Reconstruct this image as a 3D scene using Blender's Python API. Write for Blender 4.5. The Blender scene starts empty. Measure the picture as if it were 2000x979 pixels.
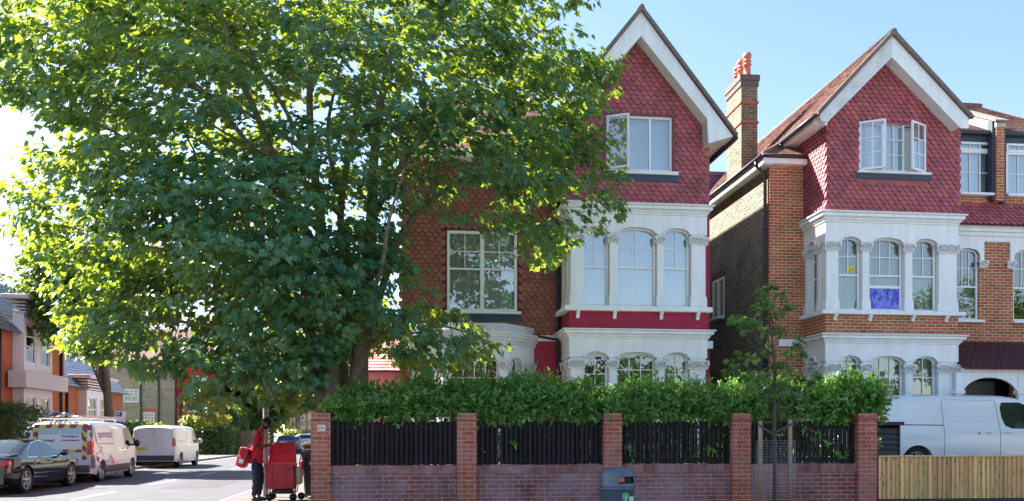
import bpy, math, random
import numpy as np
from mathutils import Vector, Matrix
from mathutils.geometry import tessellate_polygon
random.seed(7); np.random.seed(7)
R = math.radians
sc = bpy.context.scene
COL = sc.collection
H = 849.0; F = 1700.0; T = 200.0/1700.0; TH = math.atan(T)
CH = 1.5

def PX(px, Y):
    a = (px-1000)/F
    return Y*(a+T)/(1-a*T)
def DEP(X, Y): return X*math.sin(TH)+Y*math.cos(TH)
def PZ(px, py, Y):
    return CH+(H-py)*DEP(PX(px, Y), Y)/F
def PP(px, py, Y): return Vector((PX(px, Y), Y, PZ(px, py, Y)))

# ---------------------------------------------------------------- materials
MATS = {}
def nd(nt, typ, **kw):
    n = nt.nodes.new(typ)
    for k, v in kw.items():
        if k in n.inputs: n.inputs[k].default_value = v
        else: setattr(n, k, v)
    return n
def mat(name, col=(.5,.5,.5), rough=.6, metal=0.0, spec=.5, noise=0.0, nscale=8.0, bump=0.0, bscale=40.0, coat=0.0, col2=None, coords='Object', emit=None, rndvar=0.0, stretch=None):
    if name in MATS: return MATS[name]
    m = bpy.data.materials.new(name); m.use_nodes = True
    nt = m.node_tree; b = nt.nodes['Principled BSDF']
    b.inputs['Base Color'].default_value = (*col, 1)
    b.inputs['Roughness'].default_value = rough
    b.inputs['Metallic'].default_value = metal
    b.inputs['Specular IOR Level'].default_value = spec
    if coat: b.inputs['Coat Weight'].default_value = coat; b.inputs['Coat Roughness'].default_value = .03
    if emit:
        b.inputs['Emission Color'].default_value = (*emit[:3], 1); b.inputs['Emission Strength'].default_value = emit[3]
    tc = nd(nt, 'ShaderNodeTexCoord')
    last = None
    if noise or col2:
        n = nd(nt, 'ShaderNodeTexNoise', Scale=nscale, Detail=6.0, Roughness=.65)
        if stretch:
            mp = nd(nt, 'ShaderNodeMapping'); mp.inputs['Scale'].default_value = stretch; nt.links.new(tc.outputs[coords], mp.inputs['Vector']); nt.links.new(mp.outputs[0], n.inputs['Vector'])
        else: nt.links.new(tc.outputs[coords], n.inputs['Vector'])
        mx = nd(nt, 'ShaderNodeMix', data_type='RGBA')
        cr = nd(nt, 'ShaderNodeValToRGB')
        cr.color_ramp.elements[0].position = .35; cr.color_ramp.elements[1].position = .65
        nt.links.new(n.outputs['Fac'], cr.inputs['Fac'])
        nt.links.new(cr.outputs['Color'], mx.inputs['Factor'])
        c2 = col2 if col2 else tuple(max(0, c*(1-noise)) for c in col)
        mx.inputs['A'].default_value = (*col, 1); mx.inputs['B'].default_value = (*c2, 1)
        nt.links.new(mx.outputs['Result'], b.inputs['Base Color']); last = mx
    if rndvar:
        at = nd(nt, 'ShaderNodeAttribute', attribute_name='rnd')
        hs = nd(nt, 'ShaderNodeHueSaturation')
        mr = nd(nt, 'ShaderNodeMapRange'); mr.inputs['To Min'].default_value = 1-rndvar; mr.inputs['To Max'].default_value = 1+rndvar
        mh = nd(nt, 'ShaderNodeMapRange'); mh.inputs['To Min'].default_value = .5-.03*rndvar*2; mh.inputs['To Max'].default_value = .5+.03*rndvar*2
        nt.links.new(at.outputs['Fac'], mr.inputs['Value']); nt.links.new(mr.outputs['Result'], hs.inputs['Value'])
        m7 = nd(nt, 'ShaderNodeMath', operation='MULTIPLY'); m7.inputs[1].default_value = 7.13
        fr = nd(nt, 'ShaderNodeMath', operation='FRACT')
        nt.links.new(at.outputs['Fac'], m7.inputs[0]); nt.links.new(m7.outputs[0], fr.inputs[0]); nt.links.new(fr.outputs[0], mh.inputs['Value'])
        nt.links.new(mh.outputs['Result'], hs.inputs['Hue'])
        if last: nt.links.new(last.outputs['Result'], hs.inputs['Color'])
        else: hs.inputs['Color'].default_value = (*col, 1)
        nt.links.new(hs.outputs['Color'], b.inputs['Base Color'])
    if bump:
        n2 = nd(nt, 'ShaderNodeTexNoise', Scale=bscale, Detail=5.0)
        nt.links.new(tc.outputs[coords], n2.inputs['Vector'])
        bp = nd(nt, 'ShaderNodeBump', Strength=min(1, bump), Distance=.02)
        nt.links.new(n2.outputs['Fac'], bp.inputs['Height']); nt.links.new(bp.outputs['Normal'], b.inputs['Normal'])
    MATS[name] = m
    return m

def brick_mat(name, c1, c2, mortar, bw=.215, bh=.065, ms=.010, stain=None, stain_amt=.5, dark=.35, soldier=False, msoft=.1, bumps=.6, stain_scale=1.3):
    if name in MATS: return MATS[name]
    m = bpy.data.materials.new(name); m.use_nodes = True
    nt = m.node_tree; b = nt.nodes['Principled BSDF']; L = nt.links.new
    uv = nd(nt, 'ShaderNodeTexCoord')
    br = nd(nt, 'ShaderNodeTexBrick', offset=.5, offset_frequency=2)
    if soldier: br.offset = 0.0
    br.inputs['Color1'].default_value = (*c1, 1); br.inputs['Color2'].default_value = (*c2, 1); br.inputs['Mortar'].default_value = (*mortar, 1)
    br.inputs['Scale'].default_value = 1.0; br.inputs['Mortar Size'].default_value = ms/2; br.inputs['Mortar Smooth'].default_value = msoft
    br.inputs['Bias'].default_value = -.1; br.inputs['Brick Width'].default_value = bw+ms; br.inputs['Row Height'].default_value = bh+ms
    # wobble
    nz = nd(nt, 'ShaderNodeTexNoise', Scale=9.0, Detail=2.0); L(uv.outputs['UV'], nz.inputs['Vector'])
    ad = nd(nt, 'ShaderNodeVectorMath', operation='MULTIPLY_ADD'); ad.inputs[1].default_value = (.008, .008, 0)
    L(nz.outputs['Color'], ad.inputs[0]); L(uv.outputs['UV'], ad.inputs[2]); L(ad.outputs[0], br.inputs['Vector'])
    n1 = nd(nt, 'ShaderNodeTexNoise', Scale=2.3, Detail=7.0, Roughness=.7); L(uv.outputs['Object'], n1.inputs['Vector'])
    mr = nd(nt, 'ShaderNodeMapRange'); mr.inputs['From Min'].default_value = .3; mr.inputs['From Max'].default_value = .7
    mr.inputs['To Min'].default_value = 1-dark; mr.inputs['To Max'].default_value = 1+dark*.35
    L(n1.outputs['Fac'], mr.inputs['Value'])
    n3 = nd(nt, 'ShaderNodeTexNoise', Scale=60.0, Detail=3.0); L(uv.outputs['Object'], n3.inputs['Vector'])
    mr3 = nd(nt, 'ShaderNodeMapRange'); mr3.inputs['To Min'].default_value = .8; mr3.inputs['To Max'].default_value = 1.2; L(n3.outputs['Fac'], mr3.inputs['Value'])
    mm = nd(nt, 'ShaderNodeMath', operation='MULTIPLY'); L(mr.outputs['Result'], mm.inputs[0]); L(mr3.outputs['Result'], mm.inputs[1])
    hs = nd(nt, 'ShaderNodeHueSaturation'); L(br.outputs['Color'], hs.inputs['Color']); L(mm.outputs[0], hs.inputs['Value'])
    out = hs.outputs['Color']
    if stain:
        ns = nd(nt, 'ShaderNodeTexNoise', Scale=stain_scale, Detail=8.0, Roughness=.72)
        mp = nd(nt, 'ShaderNodeMapping'); mp.inputs['Location'].default_value = (3.1, 7.7, 1.3); L(uv.outputs['Object'], mp.inputs['Vector']); L(mp.outputs[0], ns.inputs['Vector'])
        cr = nd(nt, 'ShaderNodeMapRange'); cr.inputs['From Min'].default_value = .42; cr.inputs['From Max'].default_value = .68
        cr.inputs['To Max'].default_value = stain_amt; L(ns.outputs['Fac'], cr.inputs['Value'])
        mx = nd(nt, 'ShaderNodeMix', data_type='RGBA'); L(cr.outputs['Result'], mx.inputs['Factor']); L(out, mx.inputs['A']); mx.inputs['B'].default_value = (*stain, 1)
        out = mx.outputs['Result']
    L(out, b.inputs['Base Color']); b.inputs['Roughness'].default_value = .85; b.inputs['Specular IOR Level'].default_value = .25
    bp = nd(nt, 'ShaderNodeBump', Strength=bumps, Distance=.012, invert=True); 
    sm = nd(nt, 'ShaderNodeMath', operation='MULTIPLY_ADD'); sm.inputs[1].default_value = .25; L(n3.outputs['Fac'], sm.inputs[0]); L(br.outputs['Fac'], sm.inputs[2])
    L(sm.outputs[0], bp.inputs['Height']); L(bp.outputs['Normal'], b.inputs['Normal'])
    MATS[name] = m
    return m

def leaf_mat(name, c_lo, c_hi, trans, tw=.5, rough=.42, yellow=0.0, spec=.5):
    if name in MATS: return MATS[name]
    m = bpy.data.materials.new(name); m.use_nodes = True
    nt = m.node_tree; b = nt.nodes['Principled BSDF']; L = nt.links.new; out = nt.nodes['Material Output']
    at = nd(nt, 'ShaderNodeAttribute', attribute_name='rnd')
    cr = nd(nt, 'ShaderNodeValToRGB'); e = cr.color_ramp.elements
    e[0].color = (*c_lo, 1); e[1].color = (*c_hi, 1); e[1].position = .9
    if yellow:
        x = e.new(1-yellow); x.color = (*c_hi, 1)
        y = e.new(1-yellow*.7); y.color = (.55, .38, .02, 1)
    L(at.outputs['Fac'], cr.inputs['Fac']); L(cr.outputs['Color'], b.inputs['Base Color'])
    b.inputs['Roughness'].default_value = rough; b.inputs['Specular IOR Level'].default_value = spec
    tr = nd(nt, 'ShaderNodeBsdfTranslucent')
    mx = nd(nt, 'ShaderNodeMix', data_type='RGBA', blend_type='MULTIPLY'); mx.inputs['Factor'].default_value = .35
    mx.inputs['A'].default_value = (*trans, 1); 
    sc2 = nd(nt, 'ShaderNodeMix', data_type='RGBA'); sc2.inputs['A'].default_value = (.55, .7, .5, 1); sc2.inputs['B'].default_value = (1.3, 1.1, .8, 1); L(at.outputs['Fac'], sc2.inputs['Factor'])
    L(sc2.outputs['Result'], mx.inputs['B'])
    L(mx.outputs['Result'], tr.inputs['Color'])
    ms = nd(nt, 'ShaderNodeMixShader'); ms.inputs['Fac'].default_value = tw
    L(b.outputs[0], ms.inputs[1]); L(tr.outputs[0], ms.inputs[2]); L(ms.outputs[0], out.inputs['Surface'])
    MATS[name] = m
    return m

def glass_mat(name, tint=(.9,.95,.95), base=.08, ior=1.6, rough=.0, refl=(1,1,1), wob=.0):
    if name in MATS: return MATS[name]
    m = bpy.data.materials.new(name); m.use_nodes = True
    nt = m.node_tree; L = nt.links.new; out = nt.nodes['Material Output']; nt.nodes.remove(nt.nodes['Principled BSDF'])
    t = nd(nt, 'ShaderNodeBsdfTransparent'); t.inputs['Color'].default_value = (*tint, 1)
    g = nd(nt, 'ShaderNodeBsdfGlossy'); g.inputs['Roughness'].default_value = rough; g.inputs['Color'].default_value = (*refl, 1)
    f = nd(nt, 'ShaderNodeFresnel', IOR=ior)
    a = nd(nt, 'ShaderNodeMath', operation='ADD', use_clamp=True); a.inputs[1].default_value = base; L(f.outputs[0], a.inputs[0])
    ms = nd(nt, 'ShaderNodeMixShader'); L(a.outputs[0], ms.inputs[0]); L(t.outputs[0], ms.inputs[1]); L(g.outputs[0], ms.inputs[2]); L(ms.outputs[0], out.inputs['Surface'])
    if wob:
        tc = nd(nt, 'ShaderNodeTexCoord'); n = nd(nt, 'ShaderNodeTexNoise', Scale=1.6, Detail=1.0); L(tc.outputs['Object'], n.inputs['Vector'])
        bp = nd(nt, 'ShaderNodeBump', Strength=wob, Distance=.02); L(n.outputs['Fac'], bp.inputs['Height']); L(bp.outputs[0], g.inputs['Normal'])
    MATS[name] = m
    return m

# ---------------------------------------------------------------- builders
I4 = Matrix.Identity(4)
def frame(o, ex, ey, ez):
    M = Matrix.Identity(4)
    for i in range(3):
        M[i][0] = ex[i]; M[i][1] = ey[i]; M[i][2] = ez[i]; M[i][3] = o[i]
    return M

class MB:
    def __init__(s, M=None): s.v = []; s.f = []; s.r = []; s.m = []; s.M = M; s.cur = 0; s.sm = []; s.smooth = False
    def add(s, vs, fs, r=None):
        n = len(s.v)
        if s.M is not None: vs = [s.M @ Vector(v) for v in vs]
        s.v.extend([tuple(v) for v in vs])
        for f in fs:
            s.f.append(tuple(i+n for i in f)); s.r.append(random.random() if r is None else r); s.m.append(s.cur); s.sm.append(s.smooth)
        return s
    def box(s, x0, x1, y0, y1, z0, z1, r=None):
        if x0 > x1: x0, x1 = x1, x0
        if y0 > y1: y0, y1 = y1, y0
        if z0 > z1: z0, z1 = z1, z0
        return s.add([(x0,y0,z0),(x1,y0,z0),(x1,y1,z0),(x0,y1,z0),(x0,y0,z1),(x1,y0,z1),(x1,y1,z1),(x0,y1,z1)],
              [(0,3,2,1),(4,5,6,7),(0,1,5,4),(1,2,6,5),(2,3,7,6),(3,0,4,7)], r)
    def bbox(s, x0, x1, y0, y1, z0, z1, c=.01):
        # box with bevelled vertical and horizontal edges
        if x0 > x1: x0, x1 = x1, x0
        if y0 > y1: y0, y1 = y1, y0
        if z0 > z1: z0, z1 = z1, z0
        def ring(z, i):
            return [(x0+i+c,y0+i,z),(x1-i-c,y0+i,z),(x1-i,y0+i+c,z),(x1-i,y1-i-c,z),(x1-i-c,y1-i,z),(x0+i+c,y1-i,z),(x0+i,y1-i-c,z),(x0+i,y0+i+c,z)]
        rings = [ring(z0, c), ring(z0+c, 0), ring(z1-c, 0), ring(z1, c)]
        vs = sum(rings, []); fs = [tuple(range(7,-1,-1)), tuple(range(24,32))]
        for k in range(3):
            for i in range(8): fs.append((k*8+i, k*8+(i+1)%8, (k+1)*8+(i+1)%8, (k+1)*8+i))
        return s.add(vs, fs)
    def prism(s, poly, y0, y1, r=None):
        """poly in (x,z), extruded from y0 to y1."""
        n = len(poly)
        ar = sum(poly[i][0]*poly[(i+1)%n][1]-poly[(i+1)%n][0]*poly[i][1] for i in range(n))
        if ar < 0: poly = poly[::-1]
        vs = [(p[0], y0, p[1]) for p in poly]+[(p[0], y1, p[1]) for p in poly]
        tri = tessellate_polygon([[Vector((p[0], p[1], 0)) for p in poly]])
        fs = []
        for t in tri:
            a = (poly[t[1]][0]-poly[t[0]][0])*(poly[t[2]][1]-poly[t[0]][1])-(poly[t[2]][0]-poly[t[0]][0])*(poly[t[1]][1]-poly[t[0]][1])
            t = tuple(t) if a > 0 else (t[0], t[2], t[1])
            fs.append(t); fs.append((t[0]+n, t[2]+n, t[1]+n))
        for i in range(n):
            j = (i+1) % n
            fs.append((j, i, i+n, j+n))
        return s.add(vs, fs, r)
    def tube(s, pts, rad, n=8, cap=True):
        pts = [Vector(p) for p in pts]
        if not isinstance(rad, (list, tuple)): rad = [rad]*len(pts)
        vs = []; fs = []
        up = Vector((0.13, .21, .97))
        prev = None
        for i, p in enumerate(pts):
            d = (pts[min(i+1, len(pts)-1)]-pts[max(i-1, 0)])
            if d.length < 1e-9: d = Vector((0,0,1))
            d.normalize()
            if prev is None:
                a = d.cross(up)
                if a.length < .1: a = d.cross(Vector((1,0,0)))
            else: a = prev-d*prev.dot(d)
            if a.length < 1e-6: a = d.cross(Vector((1,0,.1)))
            a.normalize(); prev = a; b = d.cross(a)
            for k in range(n):
                t = 2*math.pi*k/n
                vs.append(p+(a*math.cos(t)+b*math.sin(t))*rad[i])
        for i in range(len(pts)-1):
            for k in range(n):
                fs.append((i*n+k, i*n+(k+1)%n, (i+1)*n+(k+1)%n, (i+1)*n+k))
        if cap: fs.append(tuple(range(n-1,-1,-1))); fs.append(tuple((len(pts)-1)*n+k for k in range(n)))
        sm = s.smooth; s.smooth = True; s.add(vs, fs); s.smooth = sm
        return s
    def lathe(s, prof, c=(0,0,0), n=16, axis='z', cap=True):
        """prof: list of (r, h) along axis."""
        vs = []; fs = []
        for (r, h) in prof:
            for k in range(n):
                t = 2*math.pi*k/n; a, b = r*math.cos(t), r*math.sin(t)
                if axis == 'z': vs.append((c[0]+a, c[1]+b, c[2]+h))
                elif axis == 'y': vs.append((c[0]+a, c[1]+h, c[2]-b))
                else: vs.append((c[0]+h, c[1]+a, c[2]+b))
        for i in range(len(prof)-1):
            for k in range(n): fs.append((i*n+k, i*n+(k+1)%n, (i+1)*n+(k+1)%n, (i+1)*n+k))
        if cap: fs.append(tuple(range(n-1,-1,-1))); fs.append(tuple((len(prof)-1)*n+k for k in range(n)))
        sm = s.smooth; s.smooth = True; s.add(vs, fs); s.smooth = sm
        return s
    def ball(s, c, rx, ry=None, rz=None, n=8, m=6, M2=None):
        ry = rx if ry is None else ry; rz = rx if rz is None else rz
        vs = []; fs = []
        for i in range(m+1):
            ph = math.pi*i/m
            for k in range(n):
                t = 2*math.pi*k/n
                p = Vector((rx*math.sin(ph)*math.cos(t), ry*math.sin(ph)*math.sin(t), -rz*math.cos(ph)))
                if M2: p = M2 @ p
                vs.append(p+Vector(c))
        for i in range(m):
            for k in range(n): fs.append((i*n+k, i*n+(k+1)%n, (i+1)*n+(k+1)%n, (i+1)*n+k))
        sm = s.smooth; s.smooth = True; s.add(vs, fs); s.smooth = sm
        return s
    def build(s, name, mats, parent=None, smooth=None):
        me = bpy.data.meshes.new(name)
        me.from_pydata(s.v, [], s.f)
        mats = mats if isinstance(mats, (list, tuple)) else [mats]
        for m in mats: me.materials.append(m)
        if len(mats) > 1: me.polygons.foreach_set('material_index', s.m)
        if smooth is True: me.polygons.foreach_set('use_smooth', [True]*len(s.f))
        elif smooth is None: me.polygons.foreach_set('use_smooth', s.sm)
        at = me.attributes.new('rnd', 'FLOAT', 'FACE'); at.data.foreach_set('value', s.r)
        me.update()
        # box projected UVs in metres
        n = len(me.loops)
        if n:
            uv = me.uv_layers.new(name='UVMap')
            co = np.empty(len(me.vertices)*3, np.float32); me.vertices.foreach_get('co', co); co = co.reshape(-1, 3)
            li = np.empty(n, np.int32); me.loops.foreach_get('vertex_index', li)
            nf = len(me.polygons); no = np.empty(nf*3, np.float32); me.polygons.foreach_get('normal', no); no = no.reshape(-1, 3)
            lt = np.empty(nf, np.int32); me.polygons.foreach_get('loop_total', lt)
            ln = np.repeat(no, lt, axis=0); p = co[li]
            tx = np.stack([-ln[:, 1], ln[:, 0], np.zeros(n)], 1); l = np.linalg.norm(tx, axis=1)
            flat = l < .05; tx[flat] = (1, 0, 0); l[flat] = 1; tx /= l[:, None]
            bt = np.cross(ln, tx)
            # snap tangents so that near axis-aligned walls share one grid
            u = (p*tx).sum(1); v = (p*bt).sum(1)
            uv.data.foreach_set('uv', np.stack([u, v], 1).astype(np.float32).ravel())
        return link(name, me, parent)

def link(name, me, parent=None):
    o = bpy.data.objects.new(name, me); COL.objects.link(o)
    if parent is not None:
        o.parent = parent
        if parent.get('_w'): o.location = -parent.location
    return o
def tag(o, label=None, cat=None, group=None, kind=None):
    if label: o['label'] = label
    if cat: o['category'] = cat
    if group: o['group'] = group
    if kind: o['kind'] = kind
    return o
def thing(name, label, cat, loc=(0,0,0), rz=0.0, group=None, world=False):
    o = bpy.data.objects.new(name, None); COL.objects.link(o); o.empty_display_size = .2
    o.location = loc; o.rotation_euler = (0, 0, rz)
    if world: o['_w'] = 1
    return tag(o, label, cat, group)
def copy_tree(o, parent=None):
    c = o.copy(); COL.objects.link(c)
    if parent is not None: c.parent = parent
    for ch in list(o.children): copy_tree(ch, c)
    return c
def shade_smooth_auto(o, ang=35):
    me = o.data
    me.polygons.foreach_set('use_smooth', [True]*len(me.polygons))
    try: me.set_sharp_from_angle(angle=R(ang))
    except Exception: pass

def np_mesh(name, V, loops, sizes, rnd, mat_, parent=None, smooth=False):
    me = bpy.data.meshes.new(name)
    me.vertices.add(len(V)); me.vertices.foreach_set('co', np.asarray(V, np.float32).ravel())
    me.loops.add(len(loops)); me.loops.foreach_set('vertex_index', np.asarray(loops, np.int32))
    me.polygons.add(len(sizes))
    st = np.concatenate([[0], np.cumsum(sizes)[:-1]]).astype(np.int32)
    me.polygons.foreach_set('loop_start', st)
    try: me.polygons.foreach_set('loop_total', np.asarray(sizes, np.int32))
    except Exception: pass
    at = me.attributes.new('rnd', 'FLOAT', 'FACE'); at.data.foreach_set('value', np.asarray(rnd, np.float32))
    me.materials.append(mat_)
    me.update(calc_edges=True)
    if smooth: me.polygons.foreach_set('use_smooth', [True]*len(sizes))
    return link(name, me, parent)

# leaf templates: 2D outline halves (x across, y along midrib), z = fold
MAPLE = ([(0,0),(.12,-.02),(.42,-.02),(.30,.22),(.62,.42),(.34,.52),(.36,.70),(.16,.66),(0,1.05)], .22)
OVALL = ([(0,0),(.14,.18),(.19,.50),(.13,.80),(0,1.0)], .10)
SMALL = ([(0,0),(.26,.22),(.30,.55),(0,1.0)], .15)
def leaves(name, P, N, D, S, rnd, mat_, tpl=MAPLE, parent=None, curl=.25):
    """P positions, N normals, D tip directions, S sizes; one mesh."""
    half, fold = tpl
    k = len(half); n = len(P)
    D = D-(D*N).sum(1)[:, None]*N; D /= np.linalg.norm(D, axis=1)[:, None]+1e-9
    X = np.cross(D, N)
    loc = []
    for (x, y) in half: loc.append((x, y, fold*x-curl*y*y))
    mid = [i for i, h in enumerate(half) if h[0] == 0]
    right = list(range(k)); left = []
    for i in range(k):
        if half[i][0] == 0: left.append(i)
        else:
            loc.append((-half[i][0], half[i][1], fold*half[i][0]-curl*half[i][1]**2)); left.append(len(loc)-1)
    loc = np.array(loc); m = len(loc)
    V = (P[:, None, :] + S[:, None, None]*(loc[None, :, 0, None]*X[:, None, :]+loc[None, :, 1, None]*D[:, None, :]+loc[None, :, 2, None]*N[:, None, :])).reshape(-1, 3)
    base = (np.arange(n)*m)[:, None]
    tmpl = np.array(right+left[::-1])
    loops = (base+tmpl[None, :]).ravel()
    sizes = np.full(2*n, k, np.int32)
    return np_mesh(name, V, loops, sizes, np.repeat(rnd, 2), mat_, parent)
def unit(a): return a/(np.linalg.norm(a, axis=-1, keepdims=True)+1e-9)
def spray(centers, outs, per, rad, size, droop=.5, upw=.6, outw=.6, jit=.5, flat=.55, seed=1, cr=None):
    """leaf data round clump centres."""
    rg = np.random.RandomState(seed); n = len(centers)
    C = np.repeat(centers, per, axis=0); O = np.repeat(outs, per, axis=0); N_ = len(C)
    g = rg.normal(size=(N_, 3)); g = unit(g)*(rg.rand(N_, 1)**.5)*rad; g[:, 2] *= flat
    P = C+g
    up = np.array([0, 0, 1.])
    N = unit(unit(g)*.25+O*outw+up*upw+rg.normal(size=(N_, 3))*jit)
    D = unit(O*.6+unit(g)*.6-up*droop+rg.normal(size=(N_, 3))*.4)
    S = size*(.65+.6*rg.rand(N_))
    if cr is None: cr = rg.rand(n)
    rnd = np.clip(np.repeat(cr, per)*.5+rg.rand(N_)*.5, 0, 1)
    return P, N, D, S, rnd
def in_poly(x, z, poly):
    x = np.asarray(x); z = np.asarray(z); c = np.zeros(x.shape, bool)
    n = len(poly)
    for i in range(n):
        x1, y1 = poly[i]; x2, y2 = poly[(i+1) % n]
        cond = ((y1 > z) != (y2 > z)) & (x < (x2-x1)*(z-y1)/((y2-y1)+1e-12)+x1)
        c ^= cond
    return c
def poly_dist(x, z, poly):
    d = np.full(np.asarray(x).shape, 1e9)
    n = len(poly)
    for i in range(n):
        x1, y1 = poly[i]; x2, y2 = poly[(i+1) % n]
        L2 = (x2-x1)**2+(y2-y1)**2
        t = np.clip(((x-x1)*(x2-x1)+(z-y1)*(y2-y1))/(L2+1e-9), 0, 1)
        d = np.minimum(d, np.hypot(x-(x1+t*(x2-x1)), z-(y1+t*(y2-y1))))
    return d

def text_into(mb, s, size, fn, bold=0.0, shear=0.0, sx=1.0):
    """text outline filled, each vertex (x,y) mapped by fn to 3D."""
    cu = bpy.data.curves.new('lettering', 'FONT'); cu.body = s; cu.size = size; cu.resolution_u = 2; cu.offset = bold; cu.shear = shear
    ob = bpy.data.objects.new('lettering', cu); COL.objects.link(ob)
    dg = bpy.context.evaluated_depsgraph_get()
    me = bpy.data.meshes.new_from_object(ob.evaluated_get(dg))
    vs = [fn(v.co.x*sx, v.co.y) for v in me.vertices]; fs = [tuple(p.vertices) for p in me.polygons]
    w = max([v.co.x*sx for v in me.vertices] or [0])
    bpy.data.objects.remove(ob); bpy.data.curves.remove(cu); bpy.data.meshes.remove(me)
    mb.add(vs, fs, .5)
    return w
# ---------------------------------------------------------------- shared materials
M_white = mat('white_paint', (.86,.86,.86), .5, col2=(.74,.75,.74), nscale=1.0, stretch=(5, 5, .9), bump=.08, bscale=30)
M_white2 = mat('white_frame', (.82,.82,.82), .35)
M_stone = mat('carved_white', (.80,.80,.78), .7, noise=.25, nscale=25, bump=.4)
M_tile_red = mat('red_tile', (.46,.105,.115), .6, rndvar=.20, noise=.32, nscale=2.2, bump=.15)
M_tile_brown = mat('brown_tile', (.33,.115,.08), .65, rndvar=.2, noise=.2, nscale=4)
M_tile_edge_shade = mat('tile_edge_shade', (.055,.012,.03), .9)  # shadow line under each tile lip, put into the edge colour
M_back_red = mat('tile_backing', (.14,.03,.035), .9)
M_verge = mat('verge_mortar', (.22,.17,.15), .85, noise=.35, nscale=12)
M_roof = mat('roof_tile', (.24,.115,.085), .8, rndvar=.35, noise=.3, nscale=6)
M_roof_dark = mat('plum_roof_tile', (.075,.022,.028), .45, rndvar=.3)
M_slate = mat('slate', (.10,.12,.16), .45, rndvar=.3)
M_red_brick = brick_mat('painted_red_brick', (.38,.035,.075), (.42,.045,.085), (.33,.032,.065), dark=.15, bumps=.35)
M_orange_brick = brick_mat('orange_brick', (.50,.16,.075), (.34,.09,.05), (.68,.57,.38), dark=.3, msoft=.05, ms=.015)
M_stock_brick = brick_mat('stock_brick', (.13,.115,.08), (.25,.21,.135), (.48,.45,.36), dark=.4, ms=.016)
M_stock_pale = brick_mat('pale_stock_brick', (.42,.35,.23), (.29,.23,.16), (.52,.48,.38), dark=.3, ms=.013)
M_side_brick = brick_mat('side_brick', (.58,.17,.075), (.50,.14,.06), (.50,.24,.13), dark=.15)
M_pier_brick = brick_mat('pier_brick', (.52,.12,.07), (.38,.085,.055), (.50,.38,.28), dark=.3, stain=(.50,.36,.36), stain_amt=.35, ms=.013, stain_scale=2.5)
M_wall_brick = brick_mat('stained_wall_brick', (.34,.095,.085), (.22,.07,.07), (.46,.38,.30), dark=.5, stain=(.44,.31,.36), stain_amt=.6, ms=.013, stain_scale=1.1)
M_wall_soldier = brick_mat('soldier_brick', (.36,.13,.11), (.24,.085,.08), (.30,.22,.17), bw=.065, bh=.24, dark=.5, stain=(.46,.32,.36), stain_amt=.7, soldier=True)
M_black = mat('black_paint', (.018,.019,.024), .4)
M_navy = mat('navy_lead', (.045,.065,.10), .6, noise=.2)
M_lead = mat('purple_lead', (.16,.10,.17), .6, noise=.3)
M_gutter = mat('gutter', (.03,.032,.04), .45)
M_dark = mat('dark_room', (.02,.02,.022), .9)
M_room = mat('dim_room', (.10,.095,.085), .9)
M_soffit = mat('soffit', (.62,.58,.55), .6, noise=.1)
M_cracked = mat('weathered_white', (.76,.76,.77), .6, noise=.28, nscale=2.2, bump=.2, bscale=60)
M_glass = glass_mat('window_glass', base=.10, ior=1.7, wob=.12)
M_glass_sky = glass_mat('window_glass_clear', base=.22, ior=1.6, wob=.1)
M_curtain = mat('net_curtain', (.62,.66,.66), .9, noise=.12, nscale=9)
M_curtain_d = mat('grey_curtain', (.40,.42,.38), .9, noise=.3, nscale=9)
M_blind = mat('blind', (.74,.74,.70), .9)
M_blue_cur = mat('blue_curtain', (.03,.04,.50), .9, col2=(.30,.34,.78), nscale=10)
M_fence_black = mat('black_fence_timber', (.036,.028,.031), .75, spec=.15, noise=.35, nscale=12, rndvar=.3)
M_wood = mat('pine_board', (.52,.33,.16), .7, rndvar=.28, noise=.25, nscale=7, bump=.2)
M_wood_grey = mat('grey_board', (.075,.07,.085), .75, rndvar=.3, noise=.3, nscale=9)
M_stake = mat('stake_wood', (.42,.30,.20), .8, noise=.35, nscale=14, bump=.3)
M_bark = mat('bark', (.21,.165,.11), .85, noise=.5, nscale=7, bump=.8, bscale=18)
M_bark_young = mat('young_bark', (.10,.075,.06), .8, noise=.4, nscale=20, bump=.4)
M_leaf = leaf_mat('sycamore_leaf', (.020,.112,.092), (.050,.175,.100), (.50,.64,.04), tw=.35, rough=.36, spec=.6, yellow=.012)
M_leaf_sap = leaf_mat('sapling_leaf', (.045,.12,.045), (.10,.22,.05), (.25,.38,.04), tw=.35, yellow=.10)
M_laurel = leaf_mat('laurel_leaf', (.045,.13,.04), (.15,.32,.06), (.35,.6,.05), tw=.28, rough=.3, spec=.6)
M_leaf_far = leaf_mat('far_leaf', (.03,.08,.03), (.07,.14,.04), (.30,.42,.04), tw=.4)
M_leaf_yel = leaf_mat('golden_hedge_leaf', (.20,.24,.02), (.42,.42,.03), (.55,.55,.05), tw=.3)
M_galv = mat('galvanised_wire', (.45,.46,.48), .4, metal=.8)
M_pole = mat('grey_pole', (.22,.22,.23), .5, metal=.3, noise=.15)
M_tyre = mat('tyre', (.012,.012,.013), .8)
M_rim = mat('silver_rim', (.50,.50,.52), .3, metal=.8)
M_rim_dark = mat('hub', (.05,.05,.055), .4, metal=.5)
M_chrome = mat('chrome', (.7,.7,.72), .15, metal=1.0)
M_plast = mat('black_plastic', (.02,.02,.022), .5)
M_glass_car = glass_mat('car_glass', tint=(.10,.13,.13), base=.06, ior=1.55)
M_red_light = mat('red_lamp', (.65,.02,.02), .2, coat=.5)
M_clear_light = mat('clear_lamp', (.7,.72,.75), .15, coat=.5)
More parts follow.
